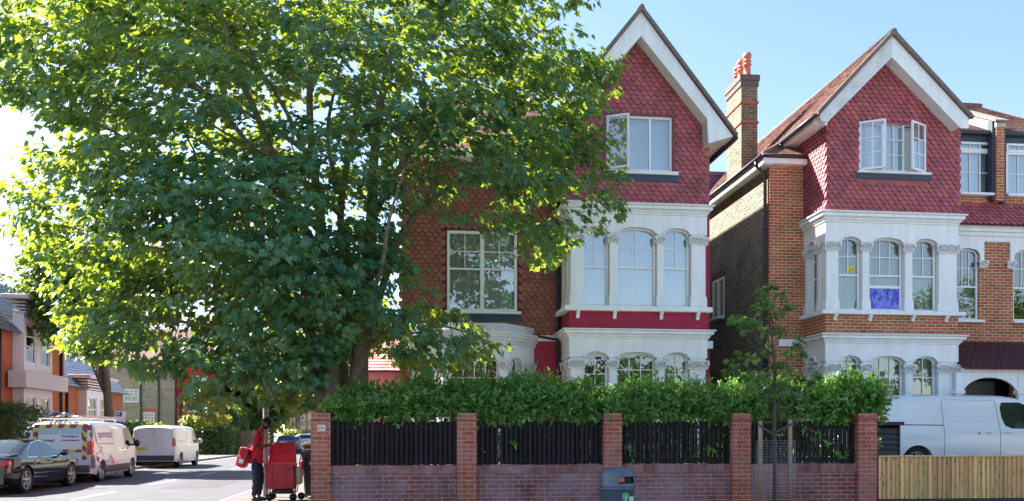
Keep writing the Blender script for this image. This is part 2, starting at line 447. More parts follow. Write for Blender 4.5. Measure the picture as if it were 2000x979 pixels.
# ---------------------------------------------------------------- architectural helpers
MF = lambda Y: frame((0, Y, 0), (1,0,0), (0,1,0), (0,0,1))
def wall_holes(mb, x0, x1, z0, z1, y0, y1, holes):
    xs = sorted(set([x0, x1]+[h[0] for h in holes]+[h[1] for h in holes]))
    xs = [x for x in xs if x0 <= x <= x1]
    for a, b in zip(xs, xs[1:]):
        hs = sorted([(h[2], h[3]) for h in holes if h[0] <= a+1e-6 and h[1] >= b-1e-6])
        z = z0
        for (c, d) in hs:
            if c > z: mb.box(a, b, y0, y1, z, c)
            z = max(z, d)
        if z < z1: mb.box(a, b, y0, y1, z, z1)
def arc(a, b, zs, rise, n=10):
    """segmental arch points from a to b (shoulders rounded)."""
    pts = []
    for i in range(n+1):
        t = i/n; u = 2*t-1
        pts.append((a+(b-a)*t, zs+rise*(1-.55*abs(u)**2-.45*abs(u)**9)))
    return pts
def window(P, M, a, b, z0, zs, rise=0, cols=2, rows=2, split=.5, lcols=1, lrows=1, y=.14, cur=None, glass=None, sill=False, bar=.022, st=.06, mull=None, cdrop=0):
    """sash window: a..b, z0..zs (+arch rise). split = height fraction of the meeting rail (0: none)."""
    g = M_glass if glass is None else glass
    f = MB(M); h = zs+rise-z0
    f.bbox(a, a+st, y, y+.07, z0, zs, .006); f.bbox(b-st, b, y, y+.07, z0, zs, .006); f.box(a+st, b-st, y, y+.072, z0, z0+st*1.1)
    if rise:
        o = arc(a, b, zs, rise); i_ = arc(a+st, b-st, zs-.001, max(.01, rise-st*.7))
        f.prism(o+i_[::-1], y+.002, y+.068)
    else: f.box(a+st, b-st, y, y+.069, zs-st, zs)
    top = zs+rise if rise else zs-st
    zi = z0+st*1.1
    lights = [(a+st, b-st)]
    if mull:
        lights = []; x = a+st
        for m_ in mull:
            xm = a+(b-a)*m_; f.box(xm-.05, xm+.05, y-.004, y+.074, zi, top-.01); lights.append((x, xm-.05)); x = xm+.05
        lights.append((x, b-st))
    zm = z0+h*split if split else zi
    for (p, q) in lights:
        if split:
            f.box(p, q, y+.004, y+.064, zm-.022, zm+.022)
        for i in range(1, cols):
            x = p+(q-p)*i/cols; f.box(x-bar/2, x+bar/2, y+.014, y+.055, zm+(.022 if split else 0), top-.012)
        for i in range(1, rows):
            z = zm+(top-zm)*i/rows; f.box(p, q, y+.017, y+.052, z-bar/2, z+bar/2)
        if split:
            for i in range(1, lcols):
                x = p+(q-p)*i/lcols; f.box(x-bar/2, x+bar/2, y+.014, y+.055, zi, zm-.022)
            for i in range(1, lrows):
                z = zi+(zm-zi)*i/lrows; f.box(p, q, y+.017, y+.052, z-bar/2, z+bar/2)
    if sill: f.bbox(a-.08, b+.08, y-.22, y-.001, z0-.07, z0-.002, .01)
    w = f.build('window', M_white2, P)
    gm = MB(M)
    if rise:
        ar = arc(a+.01, b-.01, zs, rise-.01); pts = [(a+.01, z0+.01), (b-.01, z0+.01)]+[(p[0], p[1]) for p in ar[::-1]]
    else: pts = [(a+.01, z0+.01), (b-.01, z0+.01), (b-.01, zs-.01), (a+.01, zs-.01)]
    gm.add([(p[0], y+.036, p[1]) for p in pts], [tuple(range(len(pts)))])
    gm.build('pane', g, link_ok(w))
    if cur is not None:
        c = MB(M); n = 28; amp = .034; vs = []
        ph = random.random()*6
        zt, zb = zs+rise, z0-cdrop
        for i in range(n+1):
            x = a+(b-a)*i/n; o = amp*math.sin(i*1.7+ph)+amp*.6*math.sin(i*.73+ph*2)
            vs += [(x, y+.17+o, zb), (x, y+.17+o*.5, zt)]
        c.add(vs, [(2*i, 2*i+2, 2*i+3, 2*i+1) for i in range(n)])
        c.build('curtain', cur, link_ok(w), smooth=True)
    return w
def link_ok(o): return o
def sash(P, M, w, h, cols, rows, st=.05, glass=None, cur=None):
    f = MB(M); y = 0
    f.bbox(0, st, 0, .05, 0, h, .005); f.bbox(w-st, w, 0, .05, 0, h, .005); f.box(st, w-st, .001, .049, 0, st); f.box(st, w-st, .001, .049, h-st, h)
    for i in range(1, cols): x = st+(w-2*st)*i/cols; f.box(x-.011, x+.011, .01, .04, st, h-st)
    for i in range(1, rows): z = st+(h-2*st)*i/rows; f.box(st, w-st, .012, .038, z-.011, z+.011)
    o = f.build('casement', M_white2, P)
    g = MB(M); g.add([(.02,.025,.02),(w-.02,.025,.02),(w-.02,.025,h-.02),(.02,.025,h-.02)], [(0,1,2,3)]); g.build('pane', glass or M_glass, o)
    return o
def capital(P, M, x0, x1, z0, z1, y=-.03, yd=.14):
    c = MB(M); rg = random.Random(int(x0*100)+int(z0*10))
    h = z1-z0
    c.bbox(x0-.05, x1+.05, y-.03, yd, z1-h*.2, z1, .008)
    c.bbox(x0-.01, x1+.01, y+.02, yd-.01, z0, z1-h*.2, .008)
    c.bbox(x0-.025, x1+.025, y+.005, yd-.005, z0-.02, z0+.015, .006)
    n = max(3, int((x1-x0+.06)/.06))
    for row in range(3):
        for i in range(n+1):
            x = x0-.035+(x1-x0+.07)*(i+(row%2)*.4)/(n+.4); z = z0+h*(.18+.24*row)+rg.uniform(-.012,.012)
            c.ball((x, y+.008-.014*row, z), .026+rg.random()*.012, .022, .02+rg.random()*.014, n=6, m=4)
    for x in (x0-.03, x1+.03): c.lathe([(.012,-.03),(.034,-.025),(.034,.025),(.012,.03)], (x, y, z1-h*.3), 8, 'y')
    return c.build('capital', M_stone, P)
def pier(mb, x0, x1, z0, z1, base=True, d=.28):
    """white pier with plinth and slimmer chamfered shaft."""
    w = x1-x0; i = min(.03, w*.1)
    bh = .22 if base else 0
    if base:
        mb.bbox(x0, x1, -.012, d, z0, z0+bh, .012)
        mb.add([(x0,-.012,z0+bh-.012),(x1,-.012,z0+bh-.012),(x1,d,z0+bh-.012),(x0,d,z0+bh-.012),(x0+i,.01,z0+bh+.09),(x1-i,.01,z0+bh+.09),(x1-i,d-.01,z0+bh+.09),(x0+i,d-.01,z0+bh+.09)],
               [(0,1,5,4),(1,2,6,5),(2,3,7,6),(3,0,4,7)])
    mb.bbox(x0+i, x1-i, .01, d-.01, z0+bh, z1, .014)
def cornice(P, x0, x1, y0, y1, z0, z1, name='cornice', right=True, m=None):
    """stepped moulding round a bay; projects forward (-y) and sideways."""
    c = MB(); h = z1-z0; rr = 1 if right else 0
    for (a, b, p) in ((0,.22,.035),(.22,.42,.07),(.42,.50,.10),(.50,.80,.135),(.80,.86,.15),(.86,1.0,.185)):
        c.bbox(x0-p, x1+p*rr, y0-p, y1, z0+h*a+.001, z0+h*b, .006)
    return c.build(name, m or M_white, P)
def storey(P, M, x0, x1, opens, zb, zsill, zs, rise, ztop, cap, wins, base=True, apron=None, d=.28, endcaps=True):
    """white rendered storey: piers, arches, capitals, windows."""
    w = MB(M)
    poly = [(x0, ztop), (x0, zs)]
    for (a, b) in opens: poly += arc(a-.0, b+.0, zs, rise)
    poly += [(x1, zs), (x1, ztop)]
    w.prism(poly, 0, d)
    # raised hood mould over each arch
    for (a, b) in opens:
        o = arc(a-.03, b+.03, zs+.0, rise+.055); i_ = arc(a+.002, b-.002, zs-.002, rise)
        w.prism(o+i_[::-1], -.022, .012)
    edges = [x0]+[v for o in opens for v in o]+[x1]
    for i in range(0, len(edges), 2):
        a, b = edges[i], edges[i+1]
        if b-a > .05: pier(w, a, b, zsill, zs, base, d)
    if apron: w.box(x0+.004, x1-.004, .004, d, zb, zsill)
    w.build('bay_wall', M_white, P)
    for i in range(0, len(edges), 2):
        a, b = edges[i], edges[i+1]
        if b-a > .05 and (endcaps or 0 < i < len(edges)-2): capital(P, M, a+.01, b-.01, cap[0], cap[1])
    for (a, b), kw in zip(opens, wins):
        if kw is None: continue
        window(P, M, a-.015, b+.015, zsill+.01, zs+.0, rise, **kw)

def tiles(name, P, M, inside, x0, x1, z0, z1, w, h, m, scallop=True, back=None, proud=.028):
    """overlapping hung tiles on the local plane y=0 (outward -y)."""
    mb = MB(M); rg = random.Random(3)
    row = 0; z = z0
    if scallop: sh = [(-.5, 1.25), (.5, 1.25), (.5, .47), (.43, .44), (.36, .31), (.27, .11), (.14, .0), (-.14, .0), (-.27, .11), (-.36, .31), (-.43, .44), (-.5, .47)]
    else: sh = [(-.49, 1.2), (.49, 1.2), (.49, .0), (-.49, .0)]
    while z < z1:
        off = .5*w if row % 2 else 0
        x = x0+off
        while x < x1+w*.5:
            if inside(x, z+h*.5):
                j = rg.uniform(-.004,.004); r = rg.random(); pj = proud+rg.uniform(0, .005)
                vs = []; H2 = 1.25*h
                for (u, v) in sh:
                    zz = z+v*h*(1.18 if scallop else 1)+j - (h*.10 if scallop else 0)
                    yy = -.003-(pj)*(1-(v/1.25))
                    vs.append((x+u*w*.985, yy, zz))
                n = len(vs); fs = [tuple(range(n-1, -1, -1))]
                lo = range(2, n)
                base = len(vs)
                for k in lo: vs.append((vs[k][0], vs[k][1]+.02, vs[k][2]-(.011 if scallop else -.002)))  # edge splayed downwards so its painted shade line shows
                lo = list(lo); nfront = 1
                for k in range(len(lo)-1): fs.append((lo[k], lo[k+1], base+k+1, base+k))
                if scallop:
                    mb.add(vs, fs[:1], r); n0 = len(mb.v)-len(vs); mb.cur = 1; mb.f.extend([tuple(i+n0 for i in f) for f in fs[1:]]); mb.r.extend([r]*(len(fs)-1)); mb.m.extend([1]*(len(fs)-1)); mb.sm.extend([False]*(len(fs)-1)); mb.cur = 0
                else: mb.add(vs, fs, r)
            x += w
        z += h; row += 1
    return mb.build(name, [m, M_tile_edge_shade] if scallop else m, P)
def roof_slope(name, P, p0, p1, p2, p3, m, w=.18, h=.115, thick=.06, scallop=False):
    """tiled quad: p0 eave left, p1 eave right, p2 ridge right, p3 ridge left (seen from outside)."""
    p0, p1, p2, p3 = map(Vector, (p0, p1, p2, p3))
    ex = (p1-p0).normalized(); n = ex.cross(p3-p0).normalized(); ez = n.cross(ex)
    M = frame(p0, ex, -n, ez)
    q = [(0, 0), ((p1-p0).dot(ex), (p1-p0).dot(ez)), ((p2-p0).dot(ex), (p2-p0).dot(ez)), ((p3-p0).dot(ex), (p3-p0).dot(ez))]
    xs = [a[0] for a in q]; zs = [a[1] for a in q]
    def ins(x, z): return bool(in_poly(np.array([x-w*.42, x+w*.42]), np.array([z+1e-4]*2), q).all())
    o = tiles(name, P, M, ins, min(xs), max(xs), min(zs), max(zs)-.02, w, h, m, scallop, proud=.022 if scallop else .012)
    b = MB(M); b.prism(q, .002, thick); bo = b.build('roof_deck', M_back_red if m is not M_slate else M_slate, P)
    return o

# ================================================================ RED GABLED HOUSE
Y1, Y2 = 20.8, 22.0
G = .45        # garden level
def red_house():
    XL, XR = PX(1112, Y1), PX(1381, Y1)
    h = thing('gabled_house', 'tall gabled house with pink-red scalloped tiles and red painted brick behind the big tree', 'house', (3.8, 22.0, G), world=True)
    Z = lambda y: PZ(1112, y, Y1)
    XB0, XB1 = PX(785, Y2), PX(1386, Y2)
    # --- main body
    zt = PZ(1112, 395, Y1)                       # tile bottom level of bay
    LW = (PX(873, Y2), PX(1010, Y2), PZ(873, 608, Y2), PZ(873, 450, Y2))   # big sash pair
    zb_t = PZ(1040, 655, Y2)
    b = MB(); wall_holes(b, XB0, XL+.02, zb_t, 8.5, Y2, Y2+.35, [LW]); b.build('upper_wall', M_back_red, h)
    b = MB(); b.box(XB0, XB1, Y2, Y2+.35, G-.3, zb_t); b.box(XL+.02, XB1, Y2, Y2+.35, zb_t, 8.6); b.box(XB0, XB0+.35, Y2+.35, 33, G-.3, 8.5)
    b.box(XB0+.35, XB1-.35, 32.7, 33, G-.3, 8.5)
    b.build('wall', M_red_brick, h)
    b = MB(); b.box(XB1-.35, XB1, Y2+.351, 33, G-.3, 8.6); b.build('side_wall', M_stock_pale, h)
    # side brick strip to the right of the bay (orange-red brick) is the wall itself
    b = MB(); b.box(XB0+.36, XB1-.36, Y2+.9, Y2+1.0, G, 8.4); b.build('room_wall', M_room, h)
    # brown hung tiles
    def ins(x, z):
        return XB0-.05 <= x <= XL+.05 and not (LW[0]-.09 < x < LW[1]+.09 and LW[2]-.30 < z < LW[3]+.05)
    tiles('brown_hung_tiles', h, MF(Y2), ins, XB0, XL, zb_t, 8.5, .168, .111, M_tile_brown)
    b = MB(); b.box(LW[0]-.12, LW[1]+.12, Y2-.03, Y2-.001, LW[2]-.24, LW[2]-.075); b.build('lead_flashing', M_navy, h)
    w = window(h, MF(Y2), LW[0], LW[1], LW[2], LW[3], 0, cols=2, rows=2, split=.53, y=.0, mull=[.5], cur=M_blind, glass=M_glass_sky, sill=True, st=.07)
    # string course
    b = MB(); b.bbox(PX(1030, Y2), XL+.1, Y2-.05, Y2-.001, zb_t-.15, zb_t, .01); b.build('string_course', M_white, h)
    # side reveal strip course at right
    zc = Z(643)
    b = MB(); b.bbox(XR-.3, XB1+.06, Y2-.10, Y2-.001, zc-.32, zc-.12, .01); b.build('corner_capping', M_white, h)
    # --- square bay: upper storey
    z = {k: Z(v) for k, v in dict(ct=395, cb=415, cr=440, sp=452, c1=456, c0=471, st=597, sb=607, b2=642, c2=660, cr2=686, sp2=697, k1=702, k0=718).items()}
    P_ = lambda l: [(PX(a, Y1), PX(c, Y1)) for a, c in l]
    up = P_([(1139, 1189), (1206, 1282), (1297, 1348)])
    M = MF(Y1)
    storey(h, M, XL, XR, up, 0, z['st'], z['sp'], z['cr']-z['sp'], z['cb'], (z['c0'], z['c1']),
           [dict(cols=2, rows=2, split=.5, cur=M_curtain, glass=M_glass_sky), dict(cols=2, rows=2, split=.5, cur=M_curtain, glass=M_glass_sky), dict(cols=2, rows=2, split=.5, cur=M_curtain, glass=M_glass_sky)])
    lo = P_([(1141, 1188), (1205, 1281), (1299, 1346)])
    storey(h, M, XL, XR, lo, G, G+.85, z['sp2'], z['cr2']-z['sp2'], z['b2']-.15, (z['k0'], z['k1']),
           [dict(cols=2, rows=4, split=0, cur=None), dict(cols=3, rows=3, split=.42, cur=None), dict(cols=2, rows=4, split=0, cur=M_curtain_d)], apron=True, base=False)
    # left return
    Ms = frame((XL, Y2, 0), (0,-1,0), (1,0,0), (0,0,1))
    so = [(.22, .68)]
    storey(h, Ms, 0, Y2-Y1-.281, so, 0, z['st'], z['sp'], z['cr']-z['sp'], z['cb'], (z['c0'], z['c1']), [dict(cols=1, rows=2, split=.5, cur=M_curtain)])
    storey(h, Ms, 0, Y2-Y1-.281, so, G, G+.85, z['sp2'], z['cr2']-z['sp2'], z['b2']-.15, (z['k0'], z['k1']), [dict(cols=1, rows=3, split=0)], apron=True, base=False)
    b = MB(); b.box(XR-.25, XR-.002, Y1+.281, Y2, G, z['b2']-.15); b.box(XR-.25, XR-.002, Y1+.281, Y2, z['st'], z['cb']); b.build('bay_side_wall', M_white, h)
    b = MB(); b.box(XL+.002, XR-.002, Y1+.002, Y2, z['b2']-.01, z['sb']); b.build('painted_band', M_red_brick, h)
    b = MB(); b.bbox(XL-.14, XR+.10, Y1-.14, Y2, z['sb'], z['st']+.003, .012); b.build('bay_sill', M_white, h)
    for px in (1128, 1200, 1291, 1362):
        x = PX(px, Y1); b = MB(); b.prism([(0,0),(0,-.16),(.03,-.18),(.055,-.1),(.11,-.03),(.11,0)], -.04, .04)
        M2 = frame((x, Y1, z['sb']-.001), (0,-1,0), (1,0,0), (0,0,1)); b.v = [tuple(M2 @ Vector(v)) for v in b.v]; b.build('bracket', M_white, h)
    cornice(h, XL, XR, Y1, Y2, z['c2'], z['b2']); cornice(h, XL, XR-.03, Y1, Y2, z['cb'], z['ct'])
    # room lining inside bay
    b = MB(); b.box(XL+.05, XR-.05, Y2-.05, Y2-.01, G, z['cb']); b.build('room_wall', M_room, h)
    # --- gable storey
    Yg = Y1-.02
    XG0, XG1 = PX(1110, Yg), PX(1385, Yg)
    ax, az = PX(1249, Yg), PZ(1249, 62, Yg)
    ez = PZ(1385, 262, Yg); zt0 = PZ(1112, 394, Yg)
    GW = (PX(1183, Yg), PX(1313, Yg), PZ(1313, 337, Yg), PZ(1313, 229, Yg))
    poly = [(XG0, zt0), (XG1, zt0), (XG1, ez), (ax, az), (XG0, ez)]
    def ins2(x, z): return bool(in_poly(np.array([x]), np.array([z]), poly)[0]) and not (GW[0]-.08 < x < GW[1]+.08 and GW[2]-.30 < z < GW[3]+.06)
    b = MB(); wall_holes(b, XG0, XG1, zt0, ez, Yg, Yg+.25, [(GW[0], GW[1], GW[2], ez)]); b.prism([(XG0, ez), (GW[0], ez), (GW[0], GW[3]), (GW[1], GW[3]), (GW[1], ez), (XG1, ez), (ax, az+.1)], Yg, Yg+.25)
    b.box(XG0, XG0+.2, Yg+.25, Y2+2, zt0, ez); b.box(XG1-.2, XG1, Yg+.25, Y2+2, zt0, ez); b.build('gable_wall', M_tile_red, h)
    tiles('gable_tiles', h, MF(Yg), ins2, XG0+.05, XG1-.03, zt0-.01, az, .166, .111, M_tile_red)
    # window dressings
    b = MB(); wall_holes(b, GW[0]-.075, GW[1]+.075, GW[2]-.02, GW[3]+.06, Yg-.032, Yg-.001, [(GW[0], GW[1], GW[2]-.02, GW[3])]); b.build('window_surround', mat('plum_paint', (.19,.04,.055), .6), h)
    b = MB(); b.bbox(GW[0]-.05, GW[1]+.14, Yg-.09, Yg+.05, GW[2]-.085, GW[2]+.002, .01); b.build('window_sill', M_white, h)
    b = MB(); b.box(GW[0]-.1, GW[1]+.16, Yg-.04, Yg-.002, GW[2]-.25, GW[2]-.09); b.build('lead_flashing', M_navy, h)
    M = MF(Yg)
    b = MB(M); a, c, z0, z1 = GW; st = .06; xm = [a+(c-a)*f for f in (.335, .668)]
    for x in (a, c-st): b.bbox(x, x+st, .03, .10, z0, z1, .005)
    for x in xm: b.bbox(x-st/2, x+st/2, .03, .10, z0, z1, .005)
    for (p, q) in ((a+st, xm[0]-st/2), (xm[0]+st/2, xm[1]-st/2), (xm[1]+st/2, c-st)):
        b.box(p, q, .032, .098, z0, z0+st); b.box(p, q, .032, .098, z1-st, z1)
    w = b.build('window', M_white2, h)
    g = MB(M); g.add([(xm[0], .06, z0), (c-.02, .06, z0), (c-.02, .06, z1), (xm[0], .06, z1)], [(0,1,2,3)]); g.build('pane', M_glass_sky, w)
    g = MB(M); g.box(a, c, .3, .32, z0-.02, z1); g.build('blind', M_curtain, w)
    sash(h, frame((a+.02, Yg+.0, z0+.03), (math.cos(R(-28)), math.sin(R(-28)), 0), (-math.sin(R(-28)), math.cos(R(-28)), 0), (0,0,1)), xm[0]-a, z1-z0-.06, 1, 1, glass=M_glass_sky)
    # --- bargeboards and roof
    Yb = Yg-.42
    q = lambda px, py: (PX(px, Yb), PZ(px, py, Yb))
    A = q(1252, 22); Ai = q(1249, 70); E = q(1433, 266); Eb = q(1384, 280); Ei = q(1381, 232)
    cx = A[0]
    for s in (1, -1):
        f = lambda p: (cx+s*(p[0]-cx), p[1])
        b = MB(); b.prism([f(A), f(E), f(Eb), f(Ei), (cx, Ai[1])], Yb, Yb+.035); b.build('bargeboard', M_cracked if False else M_white, h)
        # soffit box of the eave, running back
        b = MB(); b.prism([f(Ei), f(Eb), f((E[0]-.02, E[1]-.01))], Yb+.036, 32.5); b.build('soffit', M_soffit, h)
        # underside of verge
        b = MB(); b.prism([f((cx, A[1]-.04)), f((E[0], E[1]-.02)), f((Ei[0], Ei[1]+.0)), (cx, Ai[1]+.02)], Yb+.036, Yg+.24); b.build('verge_soffit', M_white, h)
    rx, rz = A
    for s in (1, -1):
        f = lambda p: (cx+s*(p[0]-cx), p[1])
        b = MB(); b.prism([f((cx, A[1]+.13)), f((E[0]+.09, E[1]+.03)), f((E[0]+.06, E[1]-.03)), f((cx, A[1]+.005))], Yb-.09, Yb-.001); b.build('verge', M_verge, h)
    o = .07
    roof_slope('roof_tiles', h, (E[0]+.06, Yb+.0, E[1]), (E[0]+.06, 33, E[1]), (rx, 33, rz+.09), (rx, Yb+.0, rz+.09), M_roof)
    WX = cx-(E[0]-cx)
    roof_slope('roof_tiles', h, (WX-.06, 33, E[1]), (WX-.06, Yb+.0, E[1]), (rx, Yb+.0, rz+.09), (rx, 33, rz+.09), M_roof)
    b = MB(); b.tube([(rx, Yb-.07, rz+.07), (rx, 33, rz+.07)], .08, 8); b.build('ridge_tile', M_roof, h)
    b = MB(); b.prism([(XG0, ez-.2), (XG1, ez-.2), (ax, az)], 32.6, 32.9); b.build('rear_gable', M_stock_brick, h)
    # gutter + end, aerial
    b = MB(); b.tube([(E[0]+.08, Yb+.03, E[1]-.03), (E[0]+.08, 32.5, E[1]-.03)], .055, 8); b.build('gutter', M_gutter, h)
    # left main roof
    ze = PZ(850, 290, Y2-.4)
    roof_slope('roof_tiles', h, (XB0-.35, Y2-.4, ze), (WX+.6, Y2-.4, ze), (WX+.6, 26.4, 11.7), (XB0+.9, 26.4, 11.7), M_roof)
    b = MB(); b.bbox(XB0-.4, XL-.3, Y2-.45, Y2-.36, ze-.2, ze-.01, .01); b.box(XB0-.4, XL-.3, Y2-.36, Y2-.03, ze-.19, ze-.15); b.build('fascia', M_white, h)
    # drainpipe
    b = MB(); x = PX(1089, Y2); b.tube([(x, Y2-.09, G), (x, Y2-.09, 8.1)], .05, 8)
    for zz in (2.2, 4.0, 5.8, 7.4): b.lathe([(.065,0),(.065,.08)], (x, Y2-.09, zz), 10)
    b.tube([(PX(1036, Y2), Y2-.07, PZ(1036, 655, Y2)), (x, Y2-.09, PZ(1085, 665, Y2))], .035, 8); b.build('drainpipe', M_black, h)
    # lit side extension on the left with a tiled lean-to roof
    b = MB(); b.box(-1.45, XB0-.02, 25.0, 29.5, G-.3, 3.3); b.build('side_extension_wall', mat('pink_render', (.62,.46,.42), .8, noise=.15), h)
    roof_slope('side_extension_roof', h, (-1.6, 24.7, 3.3), (XB0, 24.7, 3.3), (XB0, 27.2, 4.9), (-1.6, 27.2, 4.9), mat('pale_clay_tile', (.42,.27,.22), .8, rndvar=.25), h=.17)
    # --- canted ground-floor bay on the left section
    xs0, xs1 = PX(868, 21.1), PX(986, 21.1); r0, r1 = PX(800, Y2), PX(1043, Y2)
    Yc = 21.1
    zc0, zc1, zpar = PZ(1000, 672, Yc), PZ(1000, 648, Yc), PZ(1000, 636, Yc)
    zs_, ri = PZ(1000, 706, Yc), .13
    k1, k0 = PZ(1000, 704, Yc), PZ(1000, 722, Yc)
    segs = [((r0, Y2), (xs0, Yc), [(.15, .85)], [dict(cols=2, rows=4, split=0)]),
            ((xs0, Yc), (xs1, Yc), [(.15, (xs1-xs0)-.15)], [dict(cols=4, rows=4, split=0, cur=None)]),
            ((xs1, Yc), (r1, Y2), [(.22, .70)], [dict(cols=2, rows=4, split=0)])]
    for (p, q_, op, wn) in segs:
        dv = Vector((q_[0]-p[0], q_[1]-p[1], 0)); L_ = dv.length; dv.normalize()
        M = frame((p[0], p[1], 0), dv, Vector((-dv.y, dv.x, 0)), (0,0,1))
        op = [(a, min(c, L_-.12)) for a, c in op]
        storey(h, M, 0, L_, op, G, G+.8, zs_, ri, zc0+.02, (k0, k1), wn, apron=True, base=False, d=.2)
    cb = MB()
    def octo(p, z0, z1):
        k = p*.45
        pts = [(r0-p, Y2), (xs0-k, Yc-p), (xs1+k, Yc-p), (r1+p, Y2)]
        cb.add([(x, y, z0) for x, y in pts]+[(x, y, z1) for x, y in pts], [(0,3,2,1), (4,5,6,7), (0,1,5,4), (1,2,6,5), (2,3,7,6), (3,0,4,7)])
    hh = zc1-zc0
    octo(.04, zc0, zc0+hh*.3); octo(.09, zc0+hh*.3+.001, zc0+hh*.55); octo(.14, zc0+hh*.55+.001, zc0+hh*.8); octo(.18, zc0+hh*.8+.001, zc1); octo(.02, zc1+.001, zpar+.05)
    cb.build('bay_cornice', M_cracked, h)
    return h, (rx, rz, E)
HOUSE1, (h1rx, h1rz, h1E) = red_house()
# TV aerial on the red house roof
ae = thing('tv_aerial', 'small thin aerial standing on the right roof slope of the tall red gabled house', 'aerial', (0,0,0))
b = MB(); p = Vector((PX(1317, 22.3), 22.3, 0)); p.z = h1rz+.09-(p.x-h1rx)*(h1rz+.09-h1E[1])/(h1E[0]+.06-h1rx)
b.tube([p-Vector((0,0,.05)), p+Vector((0,0,.22))], .012, 5); b.build('mast', M_galv, ae)
b = MB(); d = Vector((-.28, 0, .45)); q = p+Vector((0,0,.12)); b.tube([q, q+d*.9], .008, 4); b.tube([q-Vector((.1,0,.0)), q+Vector((.16,0,.03))], .014, 5); b.build('antenna', M_black, ae)
# ================================================================ BROWN BRICK HOUSE (right)
def brick_house():
    XL, XR = PX(1612, Y1), PX(1872, Y1)
    h = thing('terraced_house', 'orange and brown brick house with tall chimney and tiled gable behind the white van', 'house', (11.8, 22.0, G), world=True)
    Z = lambda y: PZ(1612, y, Y1)
    X0 = PX(1503, Y2); XE = 18.5
    ze_main = PZ(1503, 327, Y2)
    # side wall
    SW = (25.3, 26.3, 5.06, 6.27)
    Ms = frame((X0, 40, 0), (0,-1,0), (1,0,0), (0,0,1))      # local x = 40 - Y, local y into the house
    b = MB(Ms); wall_holes(b, 40-36, 40-(Y2+.23), G-.3, ze_main+.05, 0, .3, [(40-SW[1], 40-SW[0], SW[2], SW[3])]); b.build('side_wall', M_stock_brick, h)
    b = MB(Ms); b.box(40-SW[1]-.1, 40-SW[0]+.05, .0-.004, .05, SW[3]+.001, SW[3]+.22); b.build('brick_lintel', brick_mat('lintel_brick', (.28,.07,.04), (.2,.05,.03), (.2,.15,.1), bw=.065, bh=.215, soldier=True), h)
    w = window(h, Ms, 40-SW[1], 40-SW[0], SW[2], SW[3], 0, cols=1, rows=1, split=0, mull=[.5], y=-.02, cur=M_curtain, sill=True, glass=M_glass_sky)
    # front strip and the rest of the front wall
    z = {k: Z(v) for k, v in dict(ct=413, cb=433, cr=461, sp=473, c1=471, c0=488, st=606, sb=614, b2=652, c2=670, cr2=694, sp2=705, k1=710, k0=727).items()}
    R1 = (PX(1864, Y2), PX(1912, Y2)); R2 = (PX(1979, Y2), PX(2031, Y2))
    zr = {k: PZ(1900, v, Y2) for k, v in dict(st=626, sp=497, cr=486, fb=503, ft=462, tt=398, tb=443).items()}
    holes = [(R1[0], R1[1], zr['st'], zr['ft']), (R2[0], R2[1], zr['st'], zr['ft'])]
    dx0, dx1 = PX(1886, Y2), PX(1985, Y2)       # porch opening
    holes.append((dx0, dx1, G-.3, PZ(1900, 738, Y2)))
    b = MB(); wall_holes(b, X0, XE, G-.3, zr['tt']+.2, Y2, Y2+.3, holes); b.box(X0, XL, Y2, Y2+.3, zr['tt']+.2, ze_main+.05)
    b.build('front_wall', M_orange_brick, h)
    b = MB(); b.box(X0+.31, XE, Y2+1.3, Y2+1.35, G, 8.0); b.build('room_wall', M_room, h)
    b = MB(); b.box(X0+.31, XE, 35.7, 36, G-.3, 8.0); b.box(XE-.3, XE, Y2+.31, 35.7, G-.3, 8.0); b.build('rear_wall', M_stock_brick, h)
    # string course on the brick strip
    b = MB(); b.bbox(PX(1520, Y2), XL, Y2-.07, Y2-.001, z['c2']+.02, z['b2']-.02, .01); b.build('string_course', M_white, h)
    # --- square bay
    P_ = lambda l: [(PX(a, Y1), PX(c, Y1)) for a, c in l]
    M = MF(Y1)
    up = P_([(1640, 1683), (1701, 1766), (1785, 1832)])
    storey(h, M, XL, XR, up, 0, z['st'], z['sp'], z['cr']-z['sp'], z['cb'], (z['c0'], z['c1']),
           [dict(cols=2, rows=2, split=.49, cur=M_curtain_d), dict(cols=3, rows=2, split=.49, cur=M_curtain_d), dict(cols=2, rows=2, split=.49, cur=M_curtain_d)])
    # blue patterned curtain low in the middle window (raised lower sash)
    ux = up[1]; b = MB(); vs = []; n = 30
    for i in range(n+1):
        x = ux[0]+.04+(ux[1]-ux[0]-.08)*i/n; o = .016*math.sin(i*1.5)
        vs += [(x, Y1+.152+o, z['st']+.075), (x, Y1+.152+o*.4, z['st']+.60)]
    b.add(vs, [(2*i, 2*i+2, 2*i+3, 2*i+1) for i in range(n)]); b.build('blue_curtain', M_blue_cur, h, smooth=True)
    b = MB(); b.box(ux[0]+.04, ux[1]-.04, Y1+.13, Y1+.19, z['st']+.60, z['st']+.67); b.build('raised_sash_rail', M_white2, h)
    lo = P_([(1641, 1682), (1701, 1767), (1786, 1831)])
    storey(h, M, XL, XR, lo, G, G+.85, z['sp2'], z['cr2']-z['sp2'], z['b2']-.15, (z['k0'], z['k1']),
           [dict(cols=2, rows=4, split=0, cur=M_curtain_d), dict(cols=3, rows=4, split=0, cur=M_curtain_d), dict(cols=2, rows=4, split=0, cur=M_curtain_d)], apron=True, base=False)
    Ms2 = frame((XL, Y2, 0), (0,-1,0), (1,0,0), (0,0,1)); so = [(.22, .68)]
    storey(h, Ms2, 0, Y2-Y1-.281, so, 0, z['st'], z['sp'], z['cr']-z['sp'], z['cb'], (z['c0'], z['c1']), [dict(cols=1, rows=2, split=.49)])
